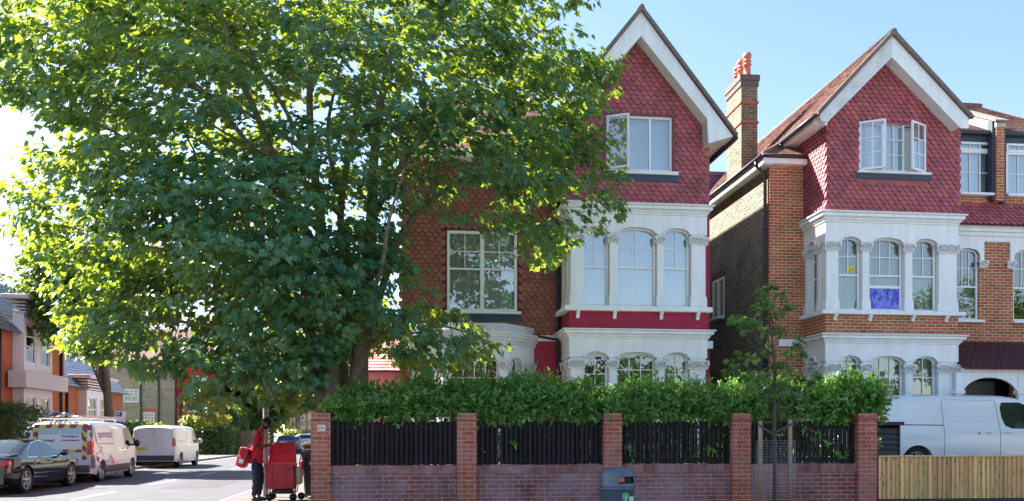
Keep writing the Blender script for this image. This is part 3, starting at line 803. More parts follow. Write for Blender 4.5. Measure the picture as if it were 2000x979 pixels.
    storey(h, Ms2, 0, Y2-Y1-.281, so, G, G+.85, z['sp2'], z['cr2']-z['sp2'], z['b2']-.15, (z['k0'], z['k1']), [dict(cols=1, rows=3, split=0)], apron=True, base=False)
    b = MB(); b.box(XR-.25, XR-.002, Y1+.281, Y2-.001, G, z['b2']-.15); b.box(XR-.25, XR-.002, Y1+.281, Y2-.001, z['st'], z['cb']); b.build('bay_side_wall', M_white, h)
    b = MB(); b.box(XL+.002, XR-.002, Y1+.002, Y2-.001, z['b2']-.01, z['sb']); b.build('bay_brick_band', M_orange_brick, h)
    b = MB(); b.bbox(XL-.14, XR+.12, Y1-.14, Y2-.001, z['sb'], z['st']+.003, .012); b.build('bay_sill', M_white, h)
    for px in (1630, 1698, 1782, 1847):
        x = PX(px, Y1); b = MB(); b.prism([(0,0),(0,-.13),(.03,-.15),(.055,-.09),(.11,-.03),(.11,0)], -.04, .04)
        M2 = frame((x, Y1, z['sb']-.001), (0,-1,0), (1,0,0), (0,0,1)); b.v = [tuple(M2 @ Vector(v)) for v in b.v]; b.build('bracket', M_white, h)
    cornice(h, XL, XR, Y1, Y2-.001, z['c2'], z['b2']); cornice(h, XL, XR-.03, Y1, Y2-.001, z['cb'], z['ct'])
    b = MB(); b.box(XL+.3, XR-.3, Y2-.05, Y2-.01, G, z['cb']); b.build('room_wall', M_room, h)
    # --- gable
    Yg = Y1-.02
    XG0, XG1 = XL-.0, PX(1875, Yg)
    ax, az = PX(1741, Yg), PZ(1741, 110, Yg)
    eL = PZ(1612, 238, Yg); eR = PZ(1875, 246, Yg); zt0 = PZ(1612, 412, Yg)
    GW = (PX(1677, Yg), PX(1809, Yg), PZ(1740, 336, Yg), PZ(1740, 240, Yg))
    poly = [(XG0, zt0), (XG1, zt0), (XG1, eR), (ax, az), (XG0, eL)]
    def ins2(x, zz): return bool(in_poly(np.array([x]), np.array([zz]), poly)[0]) and not (GW[0]-.05 < x < GW[1]+.05 and GW[2]-.26 < zz < GW[3]+.03)
    em = min(eL, eR)
    b = MB(); wall_holes(b, XG0, XG1, zt0, em, Yg, Yg+.25, [GW]); b.prism([(XG0, em), (XG1, em), (XG1, eR), (ax, az+.08), (XG0, eL)], Yg, Yg+.25)
    b.box(XG0, XG0+.2, Yg+.25, Y2+1, zt0, eL+.0); b.box(XG1-.2, XG1, Yg+.25, Y2+1, zt0, eR); b.build('gable_wall', M_tile_red, h)
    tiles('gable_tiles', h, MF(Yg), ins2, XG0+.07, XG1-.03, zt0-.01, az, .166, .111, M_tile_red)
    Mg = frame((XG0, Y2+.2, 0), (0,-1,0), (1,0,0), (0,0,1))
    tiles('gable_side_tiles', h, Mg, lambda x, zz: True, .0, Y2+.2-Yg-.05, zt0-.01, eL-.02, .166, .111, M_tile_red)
    # corner bead
    # windows
    M = MF(Yg); a, c, z0, z1 = GW; st = .05; xm = [a+(c-a)*f for f in (.36, .66)]
    b = MB(M)
    for x in (a, c-st): b.bbox(x, x+st, .0, .08, z0, z1, .005)
    for x in xm: b.bbox(x-st/2, x+st/2, .0, .08, z0, z1, .005)
    for (p, q) in ((a+st, xm[0]-st/2), (xm[0]+st/2, xm[1]-st/2), (xm[1]+st/2, c-st)):
        b.box(p, q, .002, .078, z0, z0+st); b.box(p, q, .002, .078, z1-st, z1)
    p, q = xm[0]+st/2, xm[1]-st/2
    b.box((p+q)/2-.011, (p+q)/2+.011, .01, .06, z0+st, z1-st)
    for i in (1, 2): zz = z0+st+(z1-z0-2*st)*i/3; b.box(p, q, .012, .058, zz-.011, zz+.011)
    w = b.build('window', M_white2, h)
    g = MB(M); g.add([(xm[0], .04, z0+.02), (xm[1], .04, z0+.02), (xm[1], .04, z1-.02), (xm[0], .04, z1-.02)], [(0,1,2,3)]); g.build('pane', M_glass_sky, w)
    cu = MB(M); vs = []
    for i in range(41):
        x = a+(c-a)*i/40; o = .02*math.sin(i*1.9)+.012*math.sin(i*.7); vs += [(x, .16+o, z0), (x, .16+o, z1)]
    cu.add(vs, [(2*i, 2*i+2, 2*i+3, 2*i+1) for i in range(40)]); cu.build('curtain', M_curtain, w, smooth=True)
    an = R(-30); sw = (c-a)*.345
    sash(h, frame((a+.01, Yg-.005, z0+.01), (math.cos(an), math.sin(an), 0), (-math.sin(an), math.cos(an), 0), (0,0,1)), sw, z1-z0-.02, 2, 3, glass=M_glass_sky)
    an = R(28); w2 = (c-a)*.33
    hx, hy = c-.01-w2*math.cos(an), Yg-.005-w2*math.sin(an)
    sash(h, frame((hx, hy, z0+.01), (math.cos(an), math.sin(an), 0), (-math.sin(an), math.cos(an), 0), (0,0,1)), w2, z1-z0-.02, 2, 3, glass=M_glass_sky)
    b = MB(); b.bbox(a-.05, c+.10, Yg-.09, Yg+.03, z0-.06, z0+.001, .01); b.build('window_sill', M_white, h)
    b = MB(); b.box(a-.08, c+.12, Yg-.035, Yg-.002, z0-.2, z0-.062); b.build('lead_flashing', M_navy, h)
    # --- bargeboards and roof
    Yb = Yg-.40
    q = lambda px, py: (PX(px, Yb), PZ(px, py, Yb))
    A = q(1743, 70); Ai = (A[0]-.01, q(1743, 112)[1]); El = q(1601, 222); El2 = q(1604, 236); Eli = q(1615, 240); Er = q(1893, 232); Er2 = q(1892, 251); Eri = q(1876, 250)
    b = MB(); b.prism([A, El, El2, Eli, Ai], Yb, Yb+.035); b.build('bargeboard', M_cracked, h)
    b = MB(); b.prism([A, Er, Er2, Eri, Ai], Yb, Yb+.035); b.build('bargeboard', M_white, h)
    for e, ei in ((El, Eli), (Er, Eri)):
        b = MB(); b.prism([(A[0], A[1]-.05), (e[0], e[1]-.03), (ei[0], ei[1]+.02), (Ai[0], Ai[1]+.03)], Yb+.036, Yg+.24); b.build('verge_soffit', M_white, h)
    up_ = .10
    for e in (El, Er):
        sg_ = 1 if e is Er else -1; b = MB(); b.prism([(A[0], A[1]+.14), (e[0]+sg_*.09, e[1]+.04), (e[0]+sg_*.06, e[1]-.03), (A[0], A[1]+.005)], Yb-.09, Yb-.001); b.build('verge', M_verge, h)
    xl2 = PX(1499, Y2-.2)-.12; zl2 = PZ(1499, 303, Y2-.2)        # main eave (lower)
    sl = (A[1]+up_-El[1])/(A[0]-El[0]+.05)
    Ax, Az = A[0], A[1]+up_
    Ybk = 31.0
    # gable slopes (front short piece) and the long main roof behind
    roof_slope('roof_tiles', h, (El[0]-.06, Ybk, El[1]), (El[0]-.06, Yb, El[1]), (Ax, Yb, Az), (Ax, Ybk, Az), M_roof)
    roof_slope('roof_tiles', h, (Er[0]+.06, Yb, Er[1]+.02), (Er[0]+.06, Ybk, Er[1]+.02), (Ax, Ybk, Az), (Ax, Yb, Az), M_roof)
    b = MB(); b.tube([(Ax, Yb-.08, Az-.02), (Ax, Ybk, Az-.02)], .085, 8); b.build('ridge_tile', mat('grey_ridge', (.10,.10,.105), .8, noise=.3), h)
    # lower slope over side wall, continuing under the upper eave
    xa, za = El[0]+.10, El[1]+.02
    yh = Y2-.22
    roof_slope('roof_tiles', h, (xl2, Ybk, zl2), (xl2, yh, zl2), (xa, Y2+.75, za+.02), (xa, Ybk, za+.02), M_roof)
    # little hip over the brick strip
    roof_slope('hip_roof', h, (xl2, yh, zl2), (XG0+.05, yh, zl2), (XG0+.05, Y2+.75, za+.02), (xa, Y2+.75, za+.02), M_roof)
    b = MB(); b.tube([(xl2, yh, zl2+.03), (xa, Y2+.75, za+.05)], .07, 7); b.build('hip_tile', M_roof, h)
    # fascia, soffit and gutters
    b = MB(); b.bbox(xl2-.01, XG0-.002, yh-.02, yh+.02, zl2-.22, zl2-.03, .006); b.box(xl2, XG0, yh+.02, Y2, zl2-.22, zl2-.19)
    b.box(xl2-.01, xl2+.03, yh+.021, Ybk, zl2-.24, zl2-.03); b.box(xl2+.03, X0, yh+.021, Ybk, zl2-.24, zl2-.21); b.build('fascia', M_white, h)
    b = MB(); b.tube([(xl2-.05, yh, zl2-.03), (xl2-.05, Ybk, zl2-.03)], .06, 8); b.tube([(xl2-.05, yh-.05, zl2-.03), (XG0-.02, yh-.05, zl2-.03)], .055, 8)
    b.tube([(El[0]-.10, Yb+.05, El[1]-.04), (El[0]-.10, Y2+.5, El[1]-.04)], .055, 8); b.tube([(El[0]-.1, Y2+.4, El[1]-.05), (El[0]-.1, Y2+.42, El[1]-.3)], .04, 7); b.build('gutter', M_gutter, h)
    b = MB(); b.box(El[0]-.04, XG0, Yb+.3, Y2+.8, El[1]-.16, El[1]-.03); b.build('eave_board', M_white, h)
    b = MB(); xp, yp = X0-.07, Y2+.12; b.tube([(xl2-.05, Y2+.15, zl2-.08), (xl2-.05, Y2+.15, zl2-.18), (xp, yp, zl2-.42), (xp, yp, G-.1)], .048, 8)
    for zz in (1.5, 3.3, 5.1, 6.9): b.lathe([(.062,0),(.062,.08)], (xp, yp, zz), 10)
    b.build('drainpipe', M_black, h)
    # rear purple box behind the chimney
    b = MB(); b.bbox(10.0, 13.8, 31.2, 33.5, 7.0, PZ(1400, 336, 31.2), .03); b.box(9.95, 13.85, 31.15, 31.2, PZ(1400, 336, 31.2)-.14, PZ(1400, 336, 31.2)); b.build('rear_dormer', M_lead, h)
    # --- chimney (part of the roof)
    c0 = PX(1448, 23.95); c1 = c0+.48; cz = PZ(1448, 146, 23.95)
    b = MB(); zb = zl2-.6; q1 = PZ(1448, 236, 23.95); q2 = PZ(1448, 197, 23.95)
    b.box(c0, c1, 23.95, 25.1, zb, q1-.06); b.box(c0, c1, 23.95, 25.1, q1, q2-.06); b.box(c0, c1, 23.95, 25.1, q2, cz-.32); 
    ch = b.build('chimney', M_orange_brick if False else brick_mat('chimney_brick', (.23,.18,.11), (.11,.085,.075), (.42,.38,.29), dark=.35, ms=.014), h)
    b = MB(); b.box(c0-.03, c1+.03, 23.92, 25.13, q1-.06, q1); b.box(c0-.03, c1+.03, 23.92, 25.13, q2-.06, q2); b.build('brick_band', mat('band_brick', (.55,.13,.06), .8, noise=.2), ch)
    b = MB(); b.box(c0-.03, c1+.03, 23.92, 25.13, cz-.32, cz-.16); b.box(c0-.055, c1+.055, 23.895, 25.155, cz-.159, cz); b.build('chimney_cap', mat('chimney_cap', (.16,.12,.10), .9, noise=.3, nscale=9), ch)
    for i, (px_, yy, hh) in enumerate(((c0+.27, 24.2, .72), (c0+.22, 24.52, .66), (c0+.24, 24.86, .6))):
        b = MB(); r = .105
        b.lathe([(r*1.25,0),(r*1.25,.05),(r,.07),(r*.95,hh*.5),(r*1.2,hh*.52),(r*1.2,hh*.56),(r*.95,hh*.58),(r*.95,hh*.64),(r*1.18,hh*.66),(r*1.18,hh*.70),(r*.95,hh*.72),(r*.95,hh*.8),(r*1.2,hh*.83),(r*1.22,hh*.93),(r*1.05,hh*.95),(r*1.1,hh),(r*.7,hh),(r*.6,hh*.8)], (px_, yy, cz), 14)
        b.build('chimney_pot', mat('terracotta', (.58,.20,.13), .7, noise=.2), ch)
    # --- right part: first-floor windows, frieze, tile band, dormers
    b = MB(MF(Y2)); x0, x1 = XR+.002, XE
    poly = [(x0, zr['ft']), (x0, zr['fb']+.12)]
    for (a_, c_) in (R1, R2): poly += [(a_-.0, zr['fb']-.1)]+arc(a_, c_, zr['sp'], zr['cr']-zr['sp'])+[(c_, zr['fb']-.1), (c_+.12, zr['fb']-.1), (c_+.12, zr['ft']-.14)]+([(R2[0]-.12, zr['ft']-.14), (R2[0]-.12, zr['fb']-.1)] if (a_, c_) == R1 else [])
    poly[1] = (x0, zr['fb']-.1)
    poly += [(x1, zr['ft']-.14), (x1, zr['ft'])]
    b.prism(poly, -.055, .0-.002); b.build('window_hood', M_white, h)
    for x in (R1[1]+.03, R2[0]-.16):
        capital(h, MF(Y2-.05), x-.02, x+.14, zr['fb']-.27, zr['fb']-.09)
    for (a_, c_) in (R1, R2):
        window(h, MF(Y2), a_, c_, zr['st'], zr['sp'], zr['cr']-zr['sp'], cols=3, rows=2, split=.47, y=.05, cur=M_curtain_d if a_ == R1[0] else None, sill=True)
    b = MB()
    for (a0, a1, p) in ((0,.4,.05),(.4,.8,.10),(.8,1,.15)):
        hh = (zr['tb']-zr['ft']); b.bbox(XR+.15 if False else XR+.005, XE, Y2-p-.06, Y2-.001, zr['ft']+hh*a0+.001, zr['ft']+hh*a1, .006)
    b.build('frieze_cornice', M_white, h)
    # sloping tile band
    p0 = Vector((XG1-.15, Y2-.32, zr['tb'])); p1 = Vector((XE, Y2-.32, zr['tb'])); p2 = Vector((XE, Y2-.02, zr['tt'])); p3 = Vector((XG1-.15, Y2-.02, zr['tt']))
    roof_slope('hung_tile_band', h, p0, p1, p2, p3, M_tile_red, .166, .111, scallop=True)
    # dormer storey: navy lead wall with windows
    zd0, zd1 = PZ(1900, 397, Y2), PZ(1900, 263, Y2)
    W1 = (PX(1871, Y2), PX(1938, Y2), PZ(1900, 379, Y2), PZ(1900, 277, Y2)); W2 = (PX(1966, Y2), PX(2032, Y2), W1[2], W1[3])
    b = MB(); wall_holes(b, XG1-.19, XE, zd0-.1, zd1, Y2+.02, Y2+.3, [W1, W2]); b.build('dormer_wall', M_navy, h)
    for W in (W1, W2):
        w = window(h, MF(Y2+.02), W[0], W[1], W[2], W[3]-.24, 0, cols=3, rows=2, split=0, y=.0, cur=M_curtain, glass=M_glass_sky, sill=True)
        w = window(h, MF(Y2+.02), W[0], W[1], W[3]-.24, W[3], 0, cols=3, rows=1, split=0, y=-.005 if W is W1 else -.02, cur=M_curtain, glass=M_glass_sky)
    b = MB(); b.bbox(XG1-.1, XE, Y2-.12, Y2+.02, zd1-.02, zd1+.10, .02); b.build('dormer_gutter', M_gutter, h)
    # party upstand between dormers
    u0, u1 = PX(1946, Y2-.25), PX(1962, Y2-.25)
    b = MB(); b.box(u0, u1, Y2-.25, Y2+.019, PZ(1950, 392, Y2-.25), PZ(1950, 240, Y2-.25)); b.build('party_upstand', M_orange_brick, h)
    b = MB(); b.box(u0-.07, u0-.001, Y2-.18, Y2+.018, PZ(1950, 395, Y2), PZ(1950, 240, Y2)); b.box(u1+.001, u1+.08, Y2-.18, Y2+.018, PZ(1950, 400, Y2), PZ(1950, 240, Y2)); b.build('upstand_flashing', M_navy, h)
    zc_ = PZ(1950, 240, Y2-.25)
    b = MB(); b.add([(u0-.02, Y2-.28, zc_), (u1+.02, Y2-.28, zc_), (u1+.02, Y2+1.6, zc_+1.0), (u0-.02, Y2+1.6, zc_+1.0), (u0-.02, Y2-.28, zc_-.12), (u1+.02, Y2-.28, zc_-.12), (u1+.02, Y2+1.6, zc_-.2), (u0-.02, Y2+1.6, zc_-.2)], [(0,1,2,3),(4,7,6,5),(0,4,5,1),(1,5,6,2),(2,6,7,3),(3,7,4,0)]); b.build('party_parapet', mat('cream_render', (.6,.52,.4), .8, noise=.2), h)
    b = MB(); b.add([(u0-.08, Y2-.33, zc_), (u1+.08, Y2-.33, zc_), (u1+.08, Y2+1.6, zc_+1.02), (u0-.08, Y2+1.6, zc_+1.02), (u0-.08, Y2-.33, zc_+.06), (u1+.08, Y2-.33, zc_+.06), (u1+.08, Y2+1.6, zc_+1.08), (u0-.08, Y2+1.6, zc_+1.08)], [(0,3,2,1),(4,5,6,7),(0,1,5,4),(1,2,6,5),(2,3,7,6),(3,0,4,7)]); b.build('coping', mat('coping_stone', (.28,.24,.2), .9, noise=.3), h)
    # main roof behind dormers
    zr1 = PZ(1890, 208, 26.4)
    roof_slope('roof_tiles', h, (XG1-.6, Y2-.05, zd1+.10), (XE, Y2-.05, zd1+.10), (XE, 26.4, zr1), (XG1-.6, 26.4, zr1), M_roof)
    b = MB(); b.tube([(XG1-.6, 26.4, zr1+.02), (XE, 26.4, zr1+.02)], .09, 8); b.build('ridge_tile', M_roof, h)
    roof_slope('roof_tiles', h, (XE, 31.5, zd1+.1), (XG1-.6, 31.5, zd1+.1), (XG1-.6, 26.4, zr1), (XE, 26.4, zr1), M_roof, w=.4, h=.3)
    # --- porch
    Yp = 20.5
    px0 = XR+.01
    zp0, zp1 = PZ(1870, 717, Yp), PZ(1870, 668, Y2)
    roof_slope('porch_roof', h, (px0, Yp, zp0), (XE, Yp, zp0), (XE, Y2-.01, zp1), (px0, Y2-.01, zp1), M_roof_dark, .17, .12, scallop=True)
    Yq = 20.65
    X_ = lambda px: PX(px, Yq); ZQ = lambda py: PZ(1900, py, Yq)
    b = MB(MF(Yq)); b.bbox(px0, XE, 0, .12, zp0-.12, zp0-.005, .008); b.build('porch_beam', M_white, h)
    for (pa, pb) in ((1869, 1881), (1990, 2003)):
        b = MB(MF(Yq)); b.bbox(X_(pa), X_(pb), .01, .13, G-.1, zp0-.121, .01); b.bbox(X_(pa)-.05, X_(pb)+.05, -.03, .17, ZQ(770), ZQ(762), .01); b.build('porch_post', M_white, h)
    a_, c_ = X_(1881), X_(1990)
    o = [(a_+.001, zp0-.122), (a_+.001, ZQ(772))]
    for i in range(15):
        t = math.pi*i/14; cxm = (a_+c_)/2; rr = (c_-a_)/2-.01; o.append((cxm-rr*math.cos(t), ZQ(772)+(ZQ(737)-ZQ(772))*math.sin(t)))
    o += [(c_-.001, ZQ(772)), (c_-.001, zp0-.122)]
    b = MB(MF(Yq)); b.prism(o, .03, .10); b.build('porch_arch', M_white, h)
    b = MB(); b.box(dx0, dx1, Y2+.9, Y2+.95, G, 3.0); b.build('porch_wall', mat('porch_grey', (.22,.23,.26), .8), h)
    b = MB(); b.box(X_(1925), X_(1952), Y2+.3, Y2+.7, G, 2.9); b.build('porch_pier', M_orange_brick, h)
    b = MB(); b.bbox(dx1-.95, dx1-.02, Y2+.8, Y2+.86, G, 2.45, .02); d_ = b.build('front_door', mat('door_blue', (.30,.40,.47), .4), h)
    b = MB(); b.ball((dx1-.85, Y2+.77, 1.4), .03); b.build('handle', M_chrome, d_)
    b = MB(); b.box(px0, XE, 20.6, Y2-.001, G-.3, G+.12); b.build('porch_step', mat('step_tile', (.3,.16,.12), .7, noise=.2), h)
    return h, up, z
HOUSE2, h2up, h2z = brick_house()
# yellow smiling face in the left upper window of the bay
ux = h2up[0]; sx = ux[0]+(ux[1]-ux[0])*.68; sz = PZ(1668, 523, Y1)
sm = thing('smiley_sticker', 'round yellow smiling face stuck inside the upper bay window of the brick house', 'sticker', (sx, Y1+.165, sz))
b = MB(); b.lathe([(.0,0),(.085,0),(.09,.002),(.09,.006)], (0,0,0), 24, 'y'); b.build('disc', mat('yellow_plastic', (.85,.62,.02), .5, emit=None), sm)
b = MB(); 
for s in (-1, 1): b.box(s*.035-.012, s*.035+.012, -.004, -.001, .02, .034)
pts = [(.055*math.cos(t), -.05*math.sin(t)) for t in np.linspace(.15, math.pi-.15, 9)]; pts += [(.04*math.cos(t), -.03*math.sin(t)-.0) for t in np.linspace(math.pi-.15, .15, 9)]
b.prism(pts, -.004, -.001); b.build('face', M_black, sm)
# ================================================================ ground, roads, pavements
def sheet(name, pts, z, m, label=None):
    b = MB(); b.add([(x, y, z) for x, y in pts], [tuple(range(len(pts)))]); o = b.build(name, m); return tag(o, kind='structure')
def asphalt(name, c, c2, sc_=1.2):
    m = mat(name, c, .88, noise=.3, nscale=sc_, bump=.35, bscale=160, col2=c2); return m
M_asph = asphalt('asphalt', (.078,.075,.085), (.060,.058,.067)); M_asph2 = asphalt('bounce_asphalt', (.24,.235,.235), (.20,.195,.20))  # second asphalt: main road, set paler to bounce light onto the facades
M_pave = brick_mat('paving_slabs', (.155,.137,.122), (.13,.118,.108), (.12,.11,.10), bw=.6, bh=.45, ms=.012, dark=.25, bumps=.2)
M_kerb = mat('kerb_stone', (.33,.31,.29), .8, noise=.25, nscale=5)
M_soil = mat('soil', (.06,.05,.035), .95, noise=.4, nscale=3)
M_line = mat('road_paint', (.62,.62,.60), .7, noise=.35, nscale=9)
sheet('ground', [(-900,-200),(900,-200),(900,1500),(-900,1500)], -.05, mat('ground_earth', (.20,.20,.14), .95, noise=.4, nscale=.05))
KX, KY, LX = -3.95, 11.4, -11.7
sheet('road', [(-150,-14),(150,-14),(150,KY),(KX+2.5,KY),(LX-2.5,KY),(-150,KY)], 0, M_asph2)
sheet('side_road', [(KX+2.5,KY),(KX+.8,KY+.7),(KX,KY+2.5),(KX,190),(LX,190),(LX,KY+2.5),(LX-.8,KY+.7),(LX-2.5,KY)], 0, M_asph)
sheet('far_road', [(-60,190),(60,190),(60,197),(-60,197)], .0, M_asph)
slab_ = None
def slab(name, pts, z, m):
    b = MB(); n = len(pts)
    b.add([(x, y, z) for x, y in pts]+[(x, y, -.04) for x, y in pts], [tuple(range(n))]+[(i, i+n, (i+1)%n+n, (i+1)%n) for i in range(n)]); return tag(b.build(name, m), kind='structure')
kr = [(KX+2.5,KY),(KX+.8,KY+.7),(KX,KY+2.5)]
slab('pavement', [(-1.72,190),(KX+.13,190),(KX+.13,KY+2.5),(KX+.9,KY+.8),(KX+2.5,KY+.13),(120,KY+.13),(120,15.5),(-1.72,15.5)], .12, M_pave)
slab('opposite_bounce_pavement', [(-150,-22),(150,-22),(150,-14),(-150,-14)], .12, mat('bounce_concrete', (.36,.35,.34), .85, noise=.15, nscale=1))  # unseen pale slab behind the camera, added to bounce light onto the houses
slab('left_pavement', [(LX-.13,190),(-14.6,190),(-14.6,15.5),(-120,15.5),(-120,KY+.13),(LX-2.5,KY+.13),(LX-.9,KY+.8),(LX-.13,KY+2.5)], .12, M_pave)
b = MB()
for a, c in (((KX,KY+2.5),(KX,190)),):
    b.bbox(KX, KX+.125, KY+2.5, 190, -.04, .125, .012)
b.bbox(KX+2.5, 120, KY, KY+.125, -.04, .125, .012); tag(b.build('kerb', M_kerb), kind='structure')
b = MB(); b.bbox(LX-.125, LX, KY+2.5, 190, -.04, .125, .012); b.bbox(-120, LX-2.5, KY, KY+.125, -.04, .125, .012); tag(b.build('left_kerb', M_kerb), kind='structure')
sheet('garden_ground', [(-1.5,15.62),(60,15.62),(60,60),(-1.5,60)], G-.06, mat('garden_ground_mat', (.30,.27,.23), .9, noise=.3, nscale=1.5))
slab('driveway', [(8.9,15.9),(30,15.9),(30,20.55),(8.9,20.55)], G+.09, mat('drive_concrete', (.30,.28,.26), .9, noise=.2))
sheet('road_patch', [(-6.9,25.2),(-5.4,25.3),(-5.5,29.0),(-6.95,28.9)], .004, asphalt('patch_asphalt', (.055,.054,.06), (.045,.044,.05)))
mh = MB(); mh.add([(-8.7+.32*math.cos(2*math.pi*k/24), 25.5+.32*math.sin(2*math.pi*k/24), .005) for k in range(24)], [tuple(range(24))]); tag(mh.build('road_drain_cover', mat('cast_iron', (.05,.045,.045), .6)), kind='structure')
b = MB()
for y in np.arange(15, 185, 6.0): b.add([(-7.75, y, .004), (-7.65, y, .004), (-7.65, y+3, .004), (-7.75, y+3, .004)], [(0,1,2,3)])
b.add([(LX+.25, 20, .004), (LX+.33, 20, .004), (LX+.33, 120, .004), (LX+.25, 120, .004)], [(0,1,2,3)])
b.add([(-7.5, 13.6, .004), (KX, 13.6, .004), (KX, 13.85, .004), (-7.5, 13.85, .004)], [(0,1,2,3)])
tag(b.build('road_markings', M_line), kind='structure')
# ================================================================ front boundary
YW = 15.3
wl = thing('brick_wall', 'low purple-stained red brick garden wall with five taller brick piers', 'garden wall', (3.5, YW, 0), world=True)
PIERS = [(607, 645), (893, 931), (1180, 1215), (1431, 1467), (1677, 1713)]
pxs = []
for a, c in PIERS:
    xa, xc = PX(a, YW), PX(c, YW); pxs.append((xa, xc)); zt = PZ(a, 807, YW)
    b = MB(); b.box(xa, xc, YW, YW+.34, 0.1, zt-.13); b.box(xa+.004, xc-.004, YW+.004, YW+.336, zt-.095, zt)
    p = b.build('pier', M_pier_brick, wl)
    b = MB(); b.bbox(xa-.025, xc+.025, YW-.025, YW+.365, zt-.13, zt-.096, .01); b.build('corbel', mat('corbel_tile', (.30,.16,.11), .8, noise=.3), p)
for (a, c) in zip(pxs, pxs[1:]):
    x0, x1 = a[1]+.002, c[0]-.002; zt = PZ((648+892)/2, 909.5, YW+.07)
    b = MB(); b.box(x0, x1, YW+.07, YW+.29, .1, zt-.15); b.build('low_wall', M_wall_brick, wl)
    b = MB(); b.box(x0, x1, YW+.062, YW+.295, zt-.1495, zt-.0); b.build('soldier_course', M_wall_soldier, wl)
# side return along the side street
b = MB(); b.box(-1.71, -1.48, YW+.345, 24.5, .1, 1.6); b.build('return_wall', M_wall_brick, wl)
# number plate
xa, xc = PX(620.5, YW), PX(635.5, YW); z0, z1 = PZ(628, 842.5, YW), PZ(628, 830, YW)
b = MB(); b.bbox(xa, xc, YW-.012, YW-.001, z0, z1, .003); pl = b.build('number_plate', mat('plate_cream', (.72,.70,.66), .5), wl)
b = MB(); text_into(b, '339', .085, lambda x, y: (xa+.007+x, YW-.0135, z0+.024+y), bold=.001, sx=.80); b.build('house_number', mat('number_ink', (.06,.07,.09), .6), pl)
# chalky scrawls on the piers
M_scr = mat('pale_scrawl', (.62,.42,.42), .9); M_scr2 = mat('pink_scrawl', (.75,.30,.38), .9)
b = MB(); xx = pxs[4][0]+.10; text_into(b, 'CUNS', .085, lambda x, y: (xx+x, YW-.003, PZ(1695, 841, YW)+y), bold=.0015, sx=.9, shear=.2); b.build('scrawl', M_scr2, wl)
def scribble(pts, px0, py0, s=1.0):
    b = MB(); q = [(PX(px0+x*s, YW), YW-.002, PZ(px0, py0+y*s, YW)) for x, y in pts]; b.tube(q, .004, 4); b.build('scrawl', M_scr, wl)
scribble([(0,0),(3,-3),(6,1),(9,-4),(11,2),(14,-2),(17,2),(20,-1),(24,-3)], 901, 902)
scribble([(0,0),(5,6),(9,9),(14,4)], 906, 889)
scribble([(0,0),(3,4),(6,-2),(8,3)], 1447, 952)
# dark slatted fence panels
rg = random.Random(5)
names = [('first', 'beside the numbered corner pier'), ('second', ''), ('third', ''), ('fourth', '')]
labs = ['black slatted timber fence panel right of the pier numbered 339', 'black slatted fence panel left of the grey litter bin, single leafy sprig poking through',
        'black slatted fence panel with bright gaps, behind and right of the litter bin', 'black slatted fence panel behind the staked sapling, several sprigs poking through']
YF = YW+.15
for i, (a, c) in enumerate(zip(pxs, pxs[1:])):
    x0, x1 = a[1]+.01, c[0]-.01; z0 = PZ(770, 908.5, YF); z1 = PZ(770, 822, YF)
    t = thing('fence_panel', labs[i], 'fence', ((x0+x1)/2, YF, z0), group='black slatted fence panels on the garden wall', world=True)
    b = MB(); n = int((x1-x0)/.0865); 
    for k in range(n+1):
        x = x0+(x1-x0-.045)*k/n+rg.uniform(-.004,.004); dz = rg.uniform(-.006,.006)
        b.box(x, x+.044, YF-.012, YF+.008, z0+.005, z1+dz)
    b.build('slats', M_fence_black, t)
    b = MB(); b.box(x0, x1, YF+.009, YF+.04, z0+.05, z0+.11); b.box(x0, x1, YF+.009, YF+.04, z1-.14, z1-.08); b.box(x0, x0+.05, YF+.041, YF+.09, z0, z1); b.box(x1-.05, x1, YF+.041, YF+.09, z0, z1); b.build('rail', M_fence_black, t)
    b = MB()
    for k in range(n):
        if i in (1, 2, 3) and rg.random() < (.04, .16, .05)[i-1]: continue
        x = x0+.0425+(x1-x0-.045)*k/n; b.box(x-.002, x+.05, YF+.042, YF+.06, z0+.005, z1-.02)
    b.build('rear_slats', M_fence_black, t)
# --- laurel hedge
def shoots(P0, D0, nl, ln, lsize, rg):
    """leaves along shoots. P0 base, D0 dir."""
    n = len(P0); t = np.tile(np.linspace(.12, 1, nl), n); P = np.repeat(P0, nl, 0)+np.repeat(D0, nl, 0)*(t*np.repeat(ln, nl))[:, None]
    D = np.repeat(D0, nl, 0); a = rg.normal(size=D.shape); side = unit(a-(a*D).sum(1)[:, None]*D)
    tip = unit(D*(.35+.5*t[:, None])+side)
    N = unit(np.cross(np.cross(tip, D), tip)*1.0+rg.normal(size=D.shape)*.25); N[N[:, 2] < 0] *= -1
    S = lsize*(.7+.5*rg.rand(len(P)))*(1.05-.35*t)
    rn = np.clip(.15+.5*t*np.repeat(rg.rand(n), nl)+.35*rg.rand(len(P)), 0, 1)
    return P, N, tip, S, rn
def cat_leaves(ls): return [np.concatenate(x) for x in zip(*ls)]
rg = np.random.RandomState(11)
x0, x1 = PX(652, 16), PX(1700, 16)
def htop(x):
    return 2.36+.06*np.sin(x*1.1)+.07*np.sin(x*2.9+1)+.05*np.sin(x*6.1)+np.where(x < .8, -.02, .03)+.10*np.exp(-((x-x1+.6)/.6)**2)
n = 3600
X = rg.uniform(x0, x1, n); fr = rg.rand(n)
top = rg.rand(n) < .40
Yh = np.where(top, rg.uniform(15.55, 16.9, n), 15.50+np.abs(rg.normal(size=n))*.22)
Zt = htop(X)-.28*np.abs((Yh-16.15)/.8)**2
Zh = np.where(top, Zt-rg.uniform(0.05, .3, n), 1.78+(Zt-1.95)*rg.rand(n)**.8)
Zh = np.where(Yh < 15.6, np.maximum(Zh, 1.9), Zh)
P0 = np.stack([X, Yh, Zh], 1)
